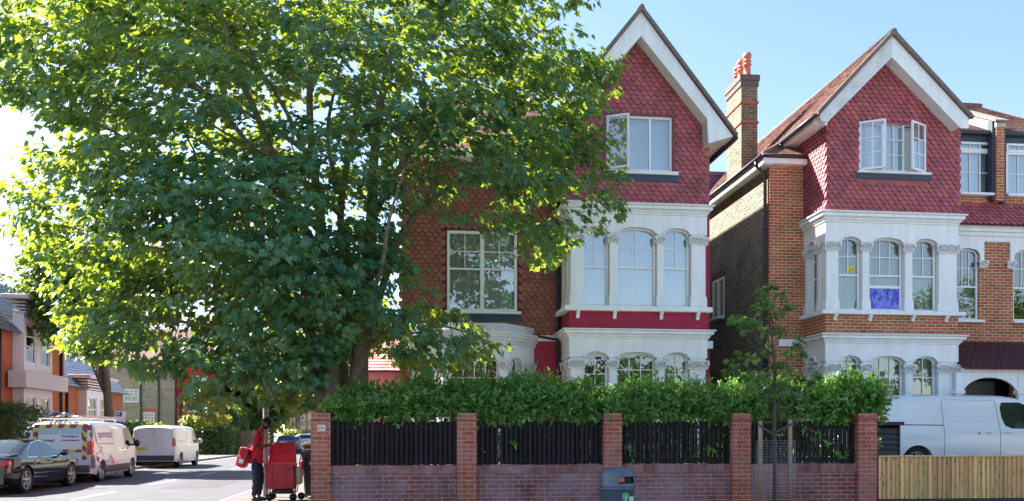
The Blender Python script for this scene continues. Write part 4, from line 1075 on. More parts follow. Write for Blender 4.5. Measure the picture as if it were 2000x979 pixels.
D0 = unit(np.stack([rg.normal(size=n)*.4, np.where(top, rg.normal(size=n)*.3, -.5+rg.normal(size=n)*.3), np.where(top, 1.0, .35+.4*rg.rand(n))], 1))
a1 = shoots(P0, D0, 9, np.where(top, .22+.16*rg.rand(n), .17+.1*rg.rand(n)), .148, rg)
m = 1100
X = rg.uniform(x0, x1, m); P1 = np.stack([X, rg.uniform(15.75, 16.6, m), rg.uniform(.6, 1.9, m)], 1)
D1 = unit(np.stack([rg.normal(size=m), -.5-rg.rand(m), .3+rg.normal(size=m)*.3], 1))
a2 = shoots(P1, D1, 8, .25+.15*rg.rand(m), .13, rg)
q = 520; X = rg.uniform(x0-.1, x1, q); P3 = np.stack([X, 15.46+rg.rand(q)*.12, 1.80+rg.rand(q)*.22+.04*np.sin(X*3)], 1); D3 = unit(np.stack([rg.normal(size=q)*.4, -.8*np.ones(q), -.25+rg.normal(size=q)*.45], 1)); a4 = shoots(P3, D3, 7, .12+.08*rg.rand(q), .14, rg)
# overhang beyond the last pier and over pier tops
k = 130; P2 = np.stack([x1-.12+rg.normal(size=k)*.09, 15.5+rg.rand(k)*.9, 1.95+rg.rand(k)*.42], 1); D2 = unit(np.stack([.25*rg.rand(k), -.3+rg.normal(size=k)*.3, .7*np.ones(k)], 1)); a3 = shoots(P2, D2, 8, .2+.15*rg.rand(k), .125, rg)
# sprigs poking out through the slats
spr = []
for (px, py, q) in ((1001, 868, 7), (1228, 882, 6), (1236, 890, 5), (1385, 868, 6), (1392, 876, 4), (1568, 842, 7), (1580, 858, 7), (1600, 850, 6), (1625, 882, 8), (1650, 876, 8), (1642, 890, 8), (1525, 850, 5), (1612, 868, 4)):
    p = np.array([[PX(px, YW+.12), YW+.12, PZ(px, py, YW+.12)]]); d = unit(np.array([[rg.normal()*.5, -.8, .1+rg.normal()*.4]])); spr.append(shoots(p, d, q+2, np.array([.16]), .11, rg))
A = cat_leaves([a1, a2, a3, a4]+spr)
hd = thing('laurel_hedge', 'long glossy green laurel hedge growing behind the black slatted fence', 'hedge', (3.5, 16, G), world=True)
leaves('foliage', *A, M_laurel, OVALW if False else ([(0,0),(.15,.20),(.185,.52),(.10,.82),(0,1.0)], .10), hd, curl=.15)
b = MB()
for i in range(46):
    x = x0+(x1-x0)*(i+.5)/46+rg.normal()*.06; y = 16.1+rg.normal()*.15
    pts = [Vector((x, y, G-.1))]; 
    for k in range(4): pts.append(pts[-1]+Vector((rg.normal()*.09, rg.normal()*.09, .42)))
    b.tube(pts, [.022,.018,.014,.01,.006], 5)
b.build('stem', M_bark_young, hd)
# --- pine fence on the right
x0, x1 = PX(1716, YW+.05), 17.5; zt = PZ(1716, 893.5, YW+.05); zb = PZ(1716, 975, YW+.05)
fe = thing('board_fence', 'low new pale pine closeboard fence beside the end brick pier', 'fence', ((x0+x1)/2, YW, 0), world=True)
b = MB(); x = x0; r2 = random.Random(4)
while x < x1:
    w_ = r2.uniform(.082, .098); t = r2.uniform(0, .006)
    b.add([(x, YW+.045-t, zb), (x+w_*1.10, YW+.078, zb), (x+w_*1.10, YW+.080, zb), (x, YW+.080, zb), (x+r2.uniform(-.004,.004), YW+.045-t, zt), (x+w_*1.10, YW+.078, zt), (x+w_*1.10, YW+.080, zt), (x, YW+.080, zt)], [(0,3,2,1),(4,5,6,7),(0,1,5,4),(1,2,6,5),(2,3,7,6),(3,0,4,7)])
    x += w_
def pine_mat():
    m = mat('knotty_pine', (.80,.50,.235), .72, rndvar=.30)
    nt = m.node_tree; L = nt.links.new; b_ = nt.nodes['Principled BSDF']; src = b_.inputs['Base Color'].links[0].from_socket
    tc = nd(nt, 'ShaderNodeTexCoord'); mp = nd(nt, 'ShaderNodeMapping'); mp.inputs['Scale'].default_value = (26, 26, 1.6); L(tc.outputs['Object'], mp.inputs['Vector'])
    n = nd(nt, 'ShaderNodeTexNoise', Scale=1.0, Detail=5.0, Distortion=1.5); L(mp.outputs[0], n.inputs['Vector'])
    mr = nd(nt, 'ShaderNodeMapRange'); mr.inputs['From Min'].default_value = .35; mr.inputs['From Max'].default_value = .7; mr.inputs['To Min'].default_value = 1.08; mr.inputs['To Max'].default_value = .72; L(n.outputs['Fac'], mr.inputs['Value'])
    mp2 = nd(nt, 'ShaderNodeMapping'); mp2.inputs['Scale'].default_value = (11, 11, 5.2); L(tc.outputs['Object'], mp2.inputs['Vector'])
    v = nd(nt, 'ShaderNodeTexVoronoi', Scale=1.0); L(mp2.outputs[0], v.inputs['Vector'])
    k = nd(nt, 'ShaderNodeMapRange'); k.inputs['From Min'].default_value = .10; k.inputs['From Max'].default_value = .24; k.inputs['To Min'].default_value = .35; L(v.outputs['Distance'], k.inputs['Value'])
    mu = nd(nt, 'ShaderNodeMath', operation='MULTIPLY'); L(mr.outputs[0], mu.inputs[0]); L(k.outputs[0], mu.inputs[1])
    hs = nd(nt, 'ShaderNodeHueSaturation'); L(src, hs.inputs['Color']); L(mu.outputs[0], hs.inputs['Value']); L(hs.outputs[0], b_.inputs['Base Color'])
    return m
M_pine = pine_mat()
b.build('boards', M_pine, fe)
b = MB(); b.bbox(x0, x1, YW+.03, YW+.11, zt+.001, zt+.035, .005); b.build('capping_rail', M_pine, fe)
b = MB(); b.box(x0, x1, YW+.081, YW+.13, zb+.1, zb+.18); b.box(x0, x1, YW+.081, YW+.13, zt-.2, zt-.12); b.box(x0, x1, YW+.062, YW+.08, .12, zb-.004); b.build('rear_rail', M_wood_grey, fe)
# --- slatted bin store
YB = 15.95; x0, x1 = PX(1706, YB), PX(1757, YB); z1 = PZ(1735, 826, YB)
bs = thing('bin_store', 'dark weathered timber louvred bin store behind the pale pine fence', 'bin store', ((x0+x1)/2, YB, G), world=True)
b = MB(); nn = 9; zb = G
for k in range(14):
    z = z1-.10-k*.105
    if z < zb: break
    b.add([(x0+.03, YB-.02, z-.1), (x1-.03, YB-.02, z-.1), (x1-.03, YB+.03, z), (x0+.03, YB+.03, z), (x0+.03, YB-.002, z-.105), (x1-.03, YB-.002, z-.105), (x1-.03, YB+.045, z-.005), (x0+.03, YB+.045, z-.005)], [(0,1,2,3),(4,7,6,5),(0,4,5,1),(1,5,6,2),(2,6,7,3),(3,7,4,0)])
b.box(x0+.031, x1-.031, YB+.3, YB+.31, zb, z1-.05); b.build('louvres', M_wood_grey, bs)
b = MB(); b.box(x0, x0+.03, YB-.03, YB+.05, zb, z1-.05); b.box(x1-.03, x1, YB-.03, YB+.05, zb, z1-.05); b.box(x1-.03, x1, YB+.051, YB+.75, zb, z1-.05); b.box(x0, x0+.03, YB+.051, YB+.75, zb, z1-.05); b.build('frame', M_wood_grey, bs)
b = MB(); b.bbox(x0-.05, x1+.06, YB-.08, YB+.8, z1-.05, z1+.02, .01); b.build('lid', mat('felt_roof', (.05,.045,.05), .9, noise=.3), bs)
# --- litter bin
YL = 13.3; xc = PX(1205, YL); rr = (PX(1239.5, YL)-PX(1170.5, YL))/2; zt = PZ(1205, 912, YL)
M_bin = mat('bin_blue_grey', (.10,.128,.18), .40, noise=.15, nscale=6, spec=.6)
lb = thing('litter_bin', 'round blue-grey plastic litter bin with domed hood on the pavement', 'litter bin', (xc, YL, .12))
h_ = zt-.12; hz = h_-(933-912)*0-.31
b = MB(); b.lathe([(rr*.93,0),(rr*.95,.03),(rr*.965,h_-.345),(rr*.99,h_-.34),(rr*.99,h_-.318),(rr*.955,h_-.312),(rr*.955,h_-.30)], (0,0,0), 40); b.build('body', M_bin, lb)
# hood with an opening towards front-right
b = MB(); vs = []; fs = []; n = 48
prof = [(rr*.985, h_-.299), (rr*.985, h_-.255), (rr*.98, h_-.25), (rr*.98, h_-.14), (rr*.965, h_-.11), (rr*.90, h_-.07), (rr*.74, h_-.03), (rr*.45, h_-.008), (0.001, h_)]
for (r_, z) in prof:
    for k in range(n): t = 2*math.pi*k/n; vs.append((r_*math.cos(t), r_*math.sin(t), z))
for i in range(len(prof)-1):
    for k in range(n):
        t = (2*math.pi*(k+.5)/n-math.radians(-68)+math.pi) % (2*math.pi)-math.pi
        if i == 2 and abs(t) < .58: continue
        fs.append((i*n+k, i*n+(k+1)%n, (i+1)*n+(k+1)%n, (i+1)*n+k))
b.smooth = True; b.add(vs, fs); o = b.build('hood', M_bin, lb); shade_smooth_auto(o, 40)
b = MB(); b.lathe([(rr*.90, h_-.30), (rr*.90, h_-.10)], (0,0,0), 24); b.build('liner', mat('bin_dark', (.008,.008,.01), .8), lb)
b = MB(); 
for k in range(9):
    t0 = math.radians(-68)+(-.50+k*.11-.02); t1 = t0+.11
    if k > 2: continue
    b.add([(rr*.985*math.cos(t0), rr*.985*math.sin(t0), h_-.225), (rr*.985*math.cos(t1), rr*.985*math.sin(t1), h_-.225), (rr*.92*math.cos(t1), rr*.92*math.sin(t1), h_-.15), (rr*.92*math.cos(t0), rr*.92*math.sin(t0), h_-.15)], [(0,1,2,3)])
b.build('orange_stub_plate', mat('stub_plate', (.5,.12,.06), .5), lb)
def on_bin(x, z, o=.002):
    R_ = rr*.967+o; t = -math.pi/2+x/R_; return (R_*math.cos(t), R_*math.sin(t), z)
b = MB(); cx_, cz_ = .075, h_-.45; 
pts = []
for k in range(28):
    t = 2*math.pi*k/28; r_ = .062*(1+.06*math.sin(3*t+.6)); pts.append(on_bin(cx_+r_*math.cos(t), cz_+r_*1.12*math.sin(t)))
b.add(pts, [tuple(range(28))]); b.build('tree_emblem', mat('emblem_green', (.10,.42,.22), .5), lb)
b = MB(); b.add([on_bin(cx_+.07+i*.03, cz_-.075+(j*.075)) for j in (0, 1) for i in range(5)], [(i, i+1, i+6, i+5) for i in range(4)]); b.build('name_strip', mat('strip_white', (.72,.74,.76), .5), lb)
b = MB(); b.add([on_bin(cx_-.006+i*.012, cz_-.085+(j*.10), .004) for j in (0, 1) for i in range(2)], [(0,1,3,2)])
for s in (-1, 1): b.add([on_bin(cx_, cz_-.03, .004), on_bin(cx_+.006, cz_-.03, .004), on_bin(cx_+s*.035, cz_+.03, .004)], [(0,1,2)])
b.build('emblem_lines', mat('strip_white', (.72,.74,.76), .5), lb)
# --- sapling with guard
YS = 13.9; xs = PX(1513, YS); zg = .12
tr = thing('sapling', 'slender young street tree with sparse green and yellow leaves between two stakes', 'young tree', (xs, YS, zg), world=True)
ztop = PZ(1505, 552, YS)
b = MB(); tp = [(xs+.00, YS, zg-.05), (xs+.005, YS, 1.0), (xs-.01, YS, 2.0), (xs+.005, YS, 2.6), (PX(1508, YS), YS, PZ(1508, 660, YS)), (PX(1500, YS), YS, PZ(1500, 600, YS)), (PX(1494, YS), YS, ztop)]
b.tube(tp, [.036,.033,.030,.025,.018,.012,.004], 9); 
tw = []
clumps = [(1490,572,.13),(1500,592,.14),(1530,578,.10),(1538,600,.07),(1480,600,.10),(1515,618,.12),(1478,626,.11),(1446,622,.12),(1460,640,.12),(1432,628,.07),(1500,645,.12),(1525,650,.10),(1560,668,.09),(1545,688,.10),(1565,692,.06),(1500,690,.14),(1472,700,.10),(1440,708,.13),(1425,726,.10),(1455,735,.10),(1520,715,.13),(1545,730,.09),(1490,740,.13),(1470,760,.10),(1530,755,.10),(1560,742,.07),(1580,748,.06),(1595,735,.05),(1510,770,.10),(1490,790,.08),(1525,800,.07),(1440,690,.05),(1500,815,.06),(1512,560,.06)]
C = []; 
for (px, py, r_) in clumps:
    y = YS+rg.uniform(-.3,.3); c = np.array([PX(px, y), y, PZ(px, py, y)]); C.append((c, r_))
    zb_ = c[2]-.30-abs(c[0]-xs)*.5; pb = Vector((xs-.01, YS, max(1.75, zb_))); m_ = (pb+Vector(c))/2+Vector((0,0,-.04)); b.tube([pb, m_, Vector(c)], [.010,.007,.003], 5)
b.build('trunk', M_bark_young, tr)
LL = []
for c, r_ in C:
    n = int(9+85*r_); LL.append(spray(c[None, :], unit(np.array([[c[0]-xs, c[1]-YS, .3]])), n, r_*1.15, .10, droop=.4, upw=.6, outw=.3, jit=.55, flat=.7, seed=int(c[0]*1000)%999))
leaves('crown', *cat_leaves(LL), M_leaf_sap, MAPLE, tr)
for px, lab in ((1485, 'left of the pair of round wooden stakes holding the sapling'), (1543, 'right of the pair of round wooden stakes holding the sapling')):
    st = thing('tree_stake', lab, 'stake', (PX(px, YS), YS, zg), group='round stakes of the sapling'); z1 = PZ(px, 822 if px < 1500 else 819, YS)-zg
    b = MB(); b.lathe([(.034,-.05),(.036,z1-.02),(.030,z1-.005),(.02,z1)], (0,0,0), 12); o = b.build('post', M_stake, st)
    x2 = xs-PX(px, YS); b = MB(); zt1 = z1-.13; s_ = 1 if x2 > 0 else -1
    dz = -.13 if px < 1500 else -.09
    b.add([(-s_*.04,-.045,zt1-.02+.06),(x2,-.045,zt1-.02+dz),(x2,-.045,zt1+.02+dz),(-s_*.04,-.045,zt1+.02+.06),(-s_*.04,-.038,zt1-.02+.06),(x2,-.038,zt1-.02+dz),(x2,-.038,zt1+.02+dz),(-s_*.04,-.038,zt1+.02+.06)], [(0,1,2,3),(4,7,6,5),(0,4,5,1),(1,5,6,2),(2,6,7,3),(3,7,4,0)]); b.build('tie_strap', M_black, st)
gd = thing('tree_guard', 'round cage of thin galvanised welded mesh round the sapling stem', 'tree guard', (PX(1515, YS), YS, zg))
b = MB(); rc = .315; z1 = PZ(1515, 861, YS)-zg; nv = 26
for k in range(nv):
    t = 2*math.pi*k/nv; b.tube([(rc*math.cos(t), rc*math.sin(t), 0), (rc*math.cos(t), rc*math.sin(t), z1)], .0016, 3)
zz = 0; 
while zz <= z1+.001:
    b.tube([(rc*math.cos(2*math.pi*k/28), rc*math.sin(2*math.pi*k/28), zz) for k in range(29)], .0016, 3); zz += z1/28
b.build('wire_mesh', M_galv, gd)
# ================================================================ trees
def limb(mb, pts, r0, r1, n=9):
    """smooth limb through pts (list of Vector)."""
    P = [Vector(p) for p in pts]; out = []
    for i in range(len(P)-1):
        p0 = P[max(i-1, 0)]; p1 = P[i]; p2 = P[i+1]; p3 = P[min(i+2, len(P)-1)]
        for k in range(4):
            t = k/4; out.append(.5*((2*p1)+(p2-p0)*t+(2*p0-5*p1+4*p2-p3)*t*t+(3*p1-p0-3*p2+p3)*t**3))
    out.append(P[-1]); m = len(out)
    rad = [r0+(r1-r0)*(i/(m-1))**.8 for i in range(m)]
    mb.tube(out, rad, n); return out, rad

# ---- the big sycamore
YT = 17.6
POLY = [(-90,-300),(200,-380),(600,-420),(950,-330),(1110,-130),(1168,0),(1155,40),(1185,95),(1218,130),(1206,190),(1172,228),(1200,290),(1240,365),(1205,392),(1215,432),(1185,445),(1165,440),(1150,480),(1120,470),(1085,520),(1050,528),(1020,500),(1000,470),(930,445),(880,425),(812,400),(790,440),(780,470),(805,500),(822,550),(870,590),(925,630),(990,668),(985,690),(930,700),(905,735),(870,740),(830,715),(790,715),(765,700),(735,690),(700,705),(650,700),(625,745),(590,760),(580,770),(565,795),(510,795),(485,755),(450,755),(440,790),(410,818),(378,808),(360,765),(330,725),(290,740),(240,720),(215,700),(170,700),(130,690),(92,640),(95,560),(50,500),(-5,445),(2,335),(60,295),(82,240),(70,205),(-20,190),(-90,100)]
def to3(px, py, y):
    """image-plane position given at the trunk's distance, moved along depth y (world)."""
    x0 = (px-1000)/F; r = (x0+T)/(1-x0*T); X = y*r
    return X, PZn(x0, py, X, y)
def PZn(a, py, X, y): return CH+(H-py)*(X*math.sin(TH)+y*math.cos(TH))/F
rg = np.random.RandomState(21)
cand = 60000
cx = rg.uniform(-90, 1265, cand); cy_ = rg.uniform(-400, 820, cand)
ds = poly_dist(cx, cy_, POLY)/96.0
ok = in_poly(cx, cy_, POLY) & (ds > .16); cx = cx[ok]; cy_ = cy_[ok]; ds = ds[ok]
def dens(cx, cy_):
    dm = np.ones(len(cx))
    for (x, y, rx_, ry_, f) in [(430,215,170,80,.30),(570,220,90,90,.40),(650,120,80,110,.5),(690,330,90,80,.45),(790,300,60,80,.5),(460,330,90,50,.5),(980,110,110,60,.7),(600,350,60,80,.5),(330,560,60,40,.6),(190,640,50,50,.7),(400,575,60,30,.25),(480,560,60,30,.5),(100,170,80,60,.6),
                          (560,620,260,80,1.9),(560,480,200,60,1.5),(300,330,140,50,1.5),(330,480,150,60,1.4),(800,200,160,60,1.4),(1080,240,120,110,1.3),(860,640,120,60,2.4),(530,755,60,40,2.6),(410,780,50,40,1.8),(250,80,200,60,1.1)]:
        g = np.exp(-(((cx-x)/rx_)**2+((cy_-y)/ry_)**2)); dm = dm*(1+(f-1)*g)
    return np.where(cy_ < -40, dm*.2, dm)
dm = dens(cx, cy_)
keep = rg.rand(len(cx)) < dm/2.2; cx, cy_, ds = cx[keep], cy_[keep], ds[keep]
# foliage pads: flattened drooping domes, each made of many sprays
NPAD = 345; px_, py_, pd_ = [], [], []
for a, b in ((850,590),(885,618),(925,650),(958,678),(880,655),(915,688),(840,645),(850,695),(800,620),(800,680),(760,640),(760,690),(1058,470),(1090,440),(1140,425),(1195,395),(1050,420),(1000,430),(1100,490),(545,770),(525,750),(400,790),(395,765),(425,800),(150,675),(200,690),(240,712),(285,728),(120,640),(330,700),(175,640)):
    px_.append(a); py_.append(b); pd_.append(max(.18, float(poly_dist(np.array([a]), np.array([b]), POLY)[0])/96))
for a, b, d_ in zip(cx, cy_, ds):
    if len(px_) >= NPAD: break
    if px_:
        dd = np.hypot(np.array(px_)-a, (np.array(py_)-b)*1.25)
        if (dd < 30).any(): continue
    px_.append(a); py_.append(b); pd_.append(d_)
pos = []; outs_l = []; padr = []
ctr0 = np.array([-2.0, YT+.3, 5.0])
for a, b, d_ in zip(px_, py_, pd_):
    half = min(3.0, .25+1.15*d_**.8)
    lower = math.exp(-((b-560)/170)**2-((a-560)/330)**2)
    sg_ = -1 if rg.rand() < .50+.25*lower else 1
    dep = sg_*half*rg.rand()**.4
    dep = float(np.clip(dep, -(1.9 if b > 500 else 3.2), 1.6 if a > 760 else 3.8))
    y0 = YT+dep; t_ = to3(a, b, y0); c0 = np.array([t_[0], y0, t_[1]])
    R_ = min(1.15, .38+.35*d_+.45*rg.rand()); o_ = unit((c0-ctr0)*np.array([1, 1.1, .6]))
    n_ = int((5+11*R_*R_)*(1.1 if lower > .4 else .85)); cr_ = rg.rand()
    for k in range(n_):
        r_ = R_*math.sqrt(rg.rand()); th_ = rg.rand()*6.283
        off = np.array([r_*math.cos(th_), r_*math.sin(th_)*.8, -.45*r_*r_/R_+rg.normal()*.06])
        off[2] -= .25*max(0, off[0]*o_[0]+off[1]*o_[1])
        p = c0+off
        # keep the outline
        dd_ = p[0]*math.sin(TH)+p[1]*math.cos(TH); qx = 1000+F*(p[0]*math.cos(TH)-p[1]*math.sin(TH))/dd_; qy = H-(p[2]-CH)*F/dd_
        if not in_poly(np.array([qx]), np.array([qy]), POLY)[0]: continue
        pos.append(p); outs_l.append(unit(o_*.8+np.array([math.cos(th_), math.sin(th_), .2])*.6*r_/R_)); padr.append(cr_)
pos = np.array(pos); outs = np.array(outs_l); padr = np.clip(np.array(padr)*.7+rg.rand(len(pos))*.3, 0, 1)
ctr = np.array([-2.0, YT+.3, 5.6])
print('clumps', len(pos))
tree = thing('sycamore_tree', 'huge sycamore with wide leafy crown and clustered trunks behind the hedge', 'tree', (-1.3, YT, G), world=True)
LV = spray(pos, outs, 12, .30, .146, droop=.55, upw=.85, outw=.55, jit=.36, flat=.42, seed=5, cr=padr)
leaves('crown', *LV, M_leaf, MAPLE, tree, curl=.3)
def Q(px, py, y=YT):
    t = to3(px, py, y); return Vector((t[0], y, t[1]))
tb = MB(); tb.smooth = True
LM = [([(638,845),(632,760),(618,690),(598,560),(560,400),(520,270),(470,150),(430,20)], [17.5,17.5,17.5,17.6,17.7,17.8,17.9,18], .20, .035),
      ([(652,845),(650,760),(648,690),(642,560),(625,420),(606,250),(608,60),(620,-120)], [17.35]*8, .21, .03),
      ([(675,845),(672,760),(668,680),(682,560),(665,420),(690,250),(720,80),(740,-100)], [17.7,17.7,17.7,17.8,17.9,18,18,18], .15, .03),
      ([(696,845),(700,760),(703,690),(716,560),(726,420),(733,280),(760,120),(820,-60)], [17.4,17.4,17.4,17.4,17.3,17.3,17.2,17.2], .25, .035),
      ([(703,730),(735,600),(788,450),(850,385),(960,325),(1080,300),(1180,290)], [17.5,17.6,17.8,18,18.1,18.2,18.1], .10, .015),
      ([(612,600),(545,480),(430,380),(300,300),(170,230)], [17.6,17.4,17.3,17.2,17.2], .085, .012),
      ([(640,700),(560,600),(430,520),(280,480),(120,440)], [17.5,17.2,16.9,16.8,16.8], .085, .012),
      ([(630,740),(540,690),(420,640),(280,620),(150,600)], [17.5,17.3,17.1,17.2,17.3], .07, .012),
      ([(618,480),(520,330),(400,180),(260,80),(120,-20)], [17.5,17.8,18.1,18.4,18.6], .075, .012),
      ([(730,420),(830,250),(950,130),(1060,60)], [17.4,17.3,17.3,17.3], .075, .012),
      ([(703,690),(790,630),(880,640),(950,665)], [17.5,17.3,17.2,17.1], .05, .008),
      ([(668,650),(620,560),(570,480),(520,420)], [17.6,16.4,15.6,15.1], .08, .012),
      ([(690,640),(740,540),(760,430),(790,330)], [17.4,16.4,15.6,15.1], .075, .012),
      ([(640,560),(640,470),(600,360),(560,260)], [17.6,18.8,19.8,20.6], .08, .012),
      ([(600,560),(500,500),(380,440),(240,380)], [17.6,18.6,19.4,20], .07, .012),
      ([(606,300),(480,220),(350,160),(230,130)], [17.5,17.3,17,16.9], .06, .01),
      ([(665,420),(560,330),(440,260),(330,190)], [17.9,17.2,16.7,16.5], .06, .01),
      ([(725,430),(800,300),(900,220),(1010,190),(1120,180)], [17.4,17.9,18.2,18.4,18.4], .07, .01),
      ([(600,470),(540,350),(450,240),(370,160),(300,70)], [17.5,17.4,17.3,17.2,17.2], .07, .012),
      ([(590,430),(500,340),(400,280),(290,230)], [17.6,17.7,17.9,18], .055, .01),
      ([(610,330),(560,220),(500,120),(460,20)], [17.5,17.3,17.2,17.2], .06, .012),
      ([(660,380),(640,260),(660,150),(690,40)], [17.8,17.6,17.5,17.5], .06, .012),
      ([(640,640),(590,560),(480,440),(400,330),(350,240)], [17.5,17.7,17.8,17.8,17.9], .07, .012)]
nodes = []
for pts, ys, r0, r1 in LM:
    o, rad = limb(tb, [Q(p[0], p[1], y) for p, y in zip(pts, ys)], r0, r1)
    for p, r in zip(o, rad):
        if p.z > 2.6: nodes.append((p, r))
NP = np.array([tuple(p) for p, r in nodes]); NR = np.array([r for p, r in nodes])
order = rg.permutation(len(pos))[:2300]
# nearest-first growth of secondary branches
dist = np.array([np.min(np.linalg.norm(NP-pos[i], axis=1)) for i in order]); order = order[np.argsort(dist)]
hub = np.array([-1.2, YT, 3.0])
for cnt, i in enumerate(order):
    t = pos[i]; d = np.linalg.norm(NP-t, axis=1)
    dh = np.linalg.norm(NP-hub, axis=1); th_ = np.linalg.norm(t-hub)
    cost = d+np.where(dh > th_, 2.0, 0)+.15*np.maximum(0, .02-NR)/.02
    j = int(np.argmin(cost)); a = NP[j]; L_ = d[j]
    if L_ < .15 or L_ > 2.6: continue
    r = min(NR[j]*.7, .006+.011*L_)
    mid = (a+t)/2+rg.normal(size=3)*.06*L_+np.array([0, 0, -.04*L_])
    q1 = a*.6+mid*.4; 
    pts = [Vector(a), Vector(mid), Vector(t)]
    tb.tube(pts, [r, r*.7, .004], 5, cap=False)
    new = [(mid, r*.7), (a*.5+mid*.5, r*.85), (mid*.5+t*.5, r*.5), (t, .005)]
    NP = np.vstack([NP, [n_[0] for n_ in new]]); NR = np.append(NR, [n_[1] for n_ in new])
tb.build('trunk', M_bark, tree)

# ---- other trees
def bg_tree(label, x, y, zc, rx_, ry_, rz_, nclump, per, lsize, tr_r, seed, m=M_leaf_far, group=None, name='street_tree', z0=.12, lean=0, tpl=SMALL, cr=.5, low=-1.0, th=None):
    t = thing(name, label, 'tree', (x, y, z0), group=group, world=True); rg = np.random.RandomState(seed)
    # lumpy crown made of sub-domes
    nb = 9; bc = unit(rg.normal(size=(nb, 3)))*np.array([rx_, ry_, rz_])*.55; bc[:, 2] = np.abs(bc[:, 2])*np.where(rg.rand(nb) < .7, 1, -.6)
    b_ = rg.randint(0, nb, nclump); g = unit(rg.normal(size=(nclump, 3)))*(rg.rand(nclump, 1)**.3)
    pos = np.array([x+lean, y, zc])+bc[b_]+g*np.array([rx_, ry_, rz_])*.5
    pos = pos[pos[:, 2] > (low if low > 0 else -99)]
    outs = unit(pos-np.array([x+lean, y, zc-.2*rz_]))
    leaves('crown', *spray(pos, outs, per, cr, lsize, seed=seed), m, tpl, t)
    b = MB(); b.smooth = True; base = Vector((x, y, z0-.1)); top = Vector((x+lean, y, zc-.1*rz_))
    limb(b, [base, base.lerp(top, .35)+Vector((.08, 0, 0)), base.lerp(top, .7), top], tr_r, tr_r*.45)
    for k in range(9):
        p = base.lerp(top, .45+.05*k); q = Vector(bc[k % nb])+Vector((x+lean, y, zc)); b.tube([p, p.lerp(q, .5)+Vector((0, 0, .15)), q], [tr_r*.4, tr_r*.25, tr_r*.07], 6)
    b.build('trunk', M_bark, t); return t
bg_tree('leafy street tree with a crooked dark trunk in front of the modern brick blocks', -12.6, 38.5, 7.4, 3.4, 3.4, 3.2, 900, 16, .26, .24, 31, lean=-.3, cr=.6, group=None)
bg_tree('shady dark tree beside the far pavement, behind the man in red', -13.0, 76, 4.4, 3.6, 4.0, 3.6, 560, 18, .42, .28, 32, cr=.8)
bg_tree('tall tree over the far parked cars, left side of the side street', -14.2, 92, 5.0, 3.4, 4.5, 4.6, 520, 14, .50, .3, 33, cr=.9)
bg_tree('sunlit small tree just beyond the green wheelie bin and corner pier', -2.9, 33, 4.6, 1.9, 1.9, 1.7, 420, 16, .17, .10, 34, cr=.35)
bg_tree('bluish dark tree down the right pavement of the side street', -4.9, 84, 5.2, 2.2, 3.0, 3.6, 420, 14, .40, .22, 35, cr=.7)
bg_tree('round tree far away behind the golden hedge', -26, 205, 9, 8, 6, 7, 400, 12, .9, .4, 36, cr=1.4)
bg_tree('pale tree far away right of the distant cream house', -8, 208, 8, 5, 5, 6, 300, 12, .9, .4, 37, cr=1.4)
# trees across the road, behind the viewer (seen in the window glass)
for k, x in enumerate((-32, -22, -12, -3, 6, 15, 24, 33, 43, 54)):
    bg_tree('broad tree in the row across the main road, seen only in window reflections', x, -19-(k%2), 4.6 if x < 40 else 8.5, 5.2 if x < 40 else 7, 3.0, 3.4 if x < 40 else 6.0, 520 if x < 40 else 1100, 12, .34, .3, 41+k, cr=.9, z0=0, group='trees across the main road')

# terrace continuing behind on the right of the side street (its street side shows in car paint and glass)
th_ = thing('terrace', 'row of brick houses continuing along the right side of the side street', 'terrace', (3.5, 70, 0), world=True)
b = MB(); b.box(.4, 8.5, 37, 170, -.1, 6.6); b.build('wall', M_stock_brick, th_)
roof_slope('roof_tiles', th_, (.1, 170, 6.6), (.1, 37, 6.6), (4.4, 37, 9.4), (4.4, 170, 9.4), M_slate, w=1.2, h=.8)
for k in range(14):
    y = 41+k*9; b = MB(); b.bbox(.32, .399, y, y+1.6, 1.2, 2.8, .02); b.bbox(.32, .399, y, y+1.6, 4.2, 5.6, .02); b.build('window', M_white2, th_)

# ---- hedges and shrubs beside the side street
def shrub(name, label, cat, x0, x1, y0, y1, z0, z1, n, per, lsize, m, seed, cr=.3, lump=.15):
    rg = np.random.RandomState(seed); t = thing(name, label, cat, ((x0+x1)/2, (y0+y1)/2, z0), world=True)
    P = np.stack([rg.uniform(x0, x1, n), rg.uniform(y0, y1, n), z0+(z1-z0)*rg.rand(n)**.7], 1)
    f = rg.randint(0, 4, n); P[f == 0, 1] = y0+rg.rand((f == 0).sum())*.25; P[f == 1, 0] = x1-rg.rand((f == 1).sum())*.25; P[f == 2, 2] = z1-rg.rand((f == 2).sum())*.25
    P[:, 2] += np.sin(P[:, 0]*2.3+seed)*lump*(P[:, 2]-z0)/(z1-z0)
    outs = unit((P-np.array([(x0+x1)/2, (y0+y1)/2, (z0+z1)/2]))/np.array([x1-x0, y1-y0, z1-z0]))
    leaves('foliage', *spray(P, outs, per, cr, lsize, seed=seed, flat=.8), m, SMALL, t)
    b = MB()
    for k in range(5):
        x = x0+(x1-x0)*(k+.5)/5; b.tube([(x, (y0+y1)/2, z0-.1), (x+.05, (y0+y1)/2, (z0+z1)/2)], [.05, .02], 5)
    b.build('stem', M_bark, t); return t
YH = 62
xa, xb = PX(352, YH), PX(446, YH)
shrub('clipped_hedge', 'clipped green hedge at the far pavement beyond the plain white van', 'hedge', xa, xb, YH, YH+4, .1, 1.95, 520, 18, .2, M_leaf_far, 51)
shrub('golden_shrub', 'yellow-green leafy shrub growing on top of the far clipped hedge', 'shrub', xa, PX(432, YH+.5), YH+.5, YH+3, 1.9, 2.75, 220, 18, .2, M_leaf_yel, 52)
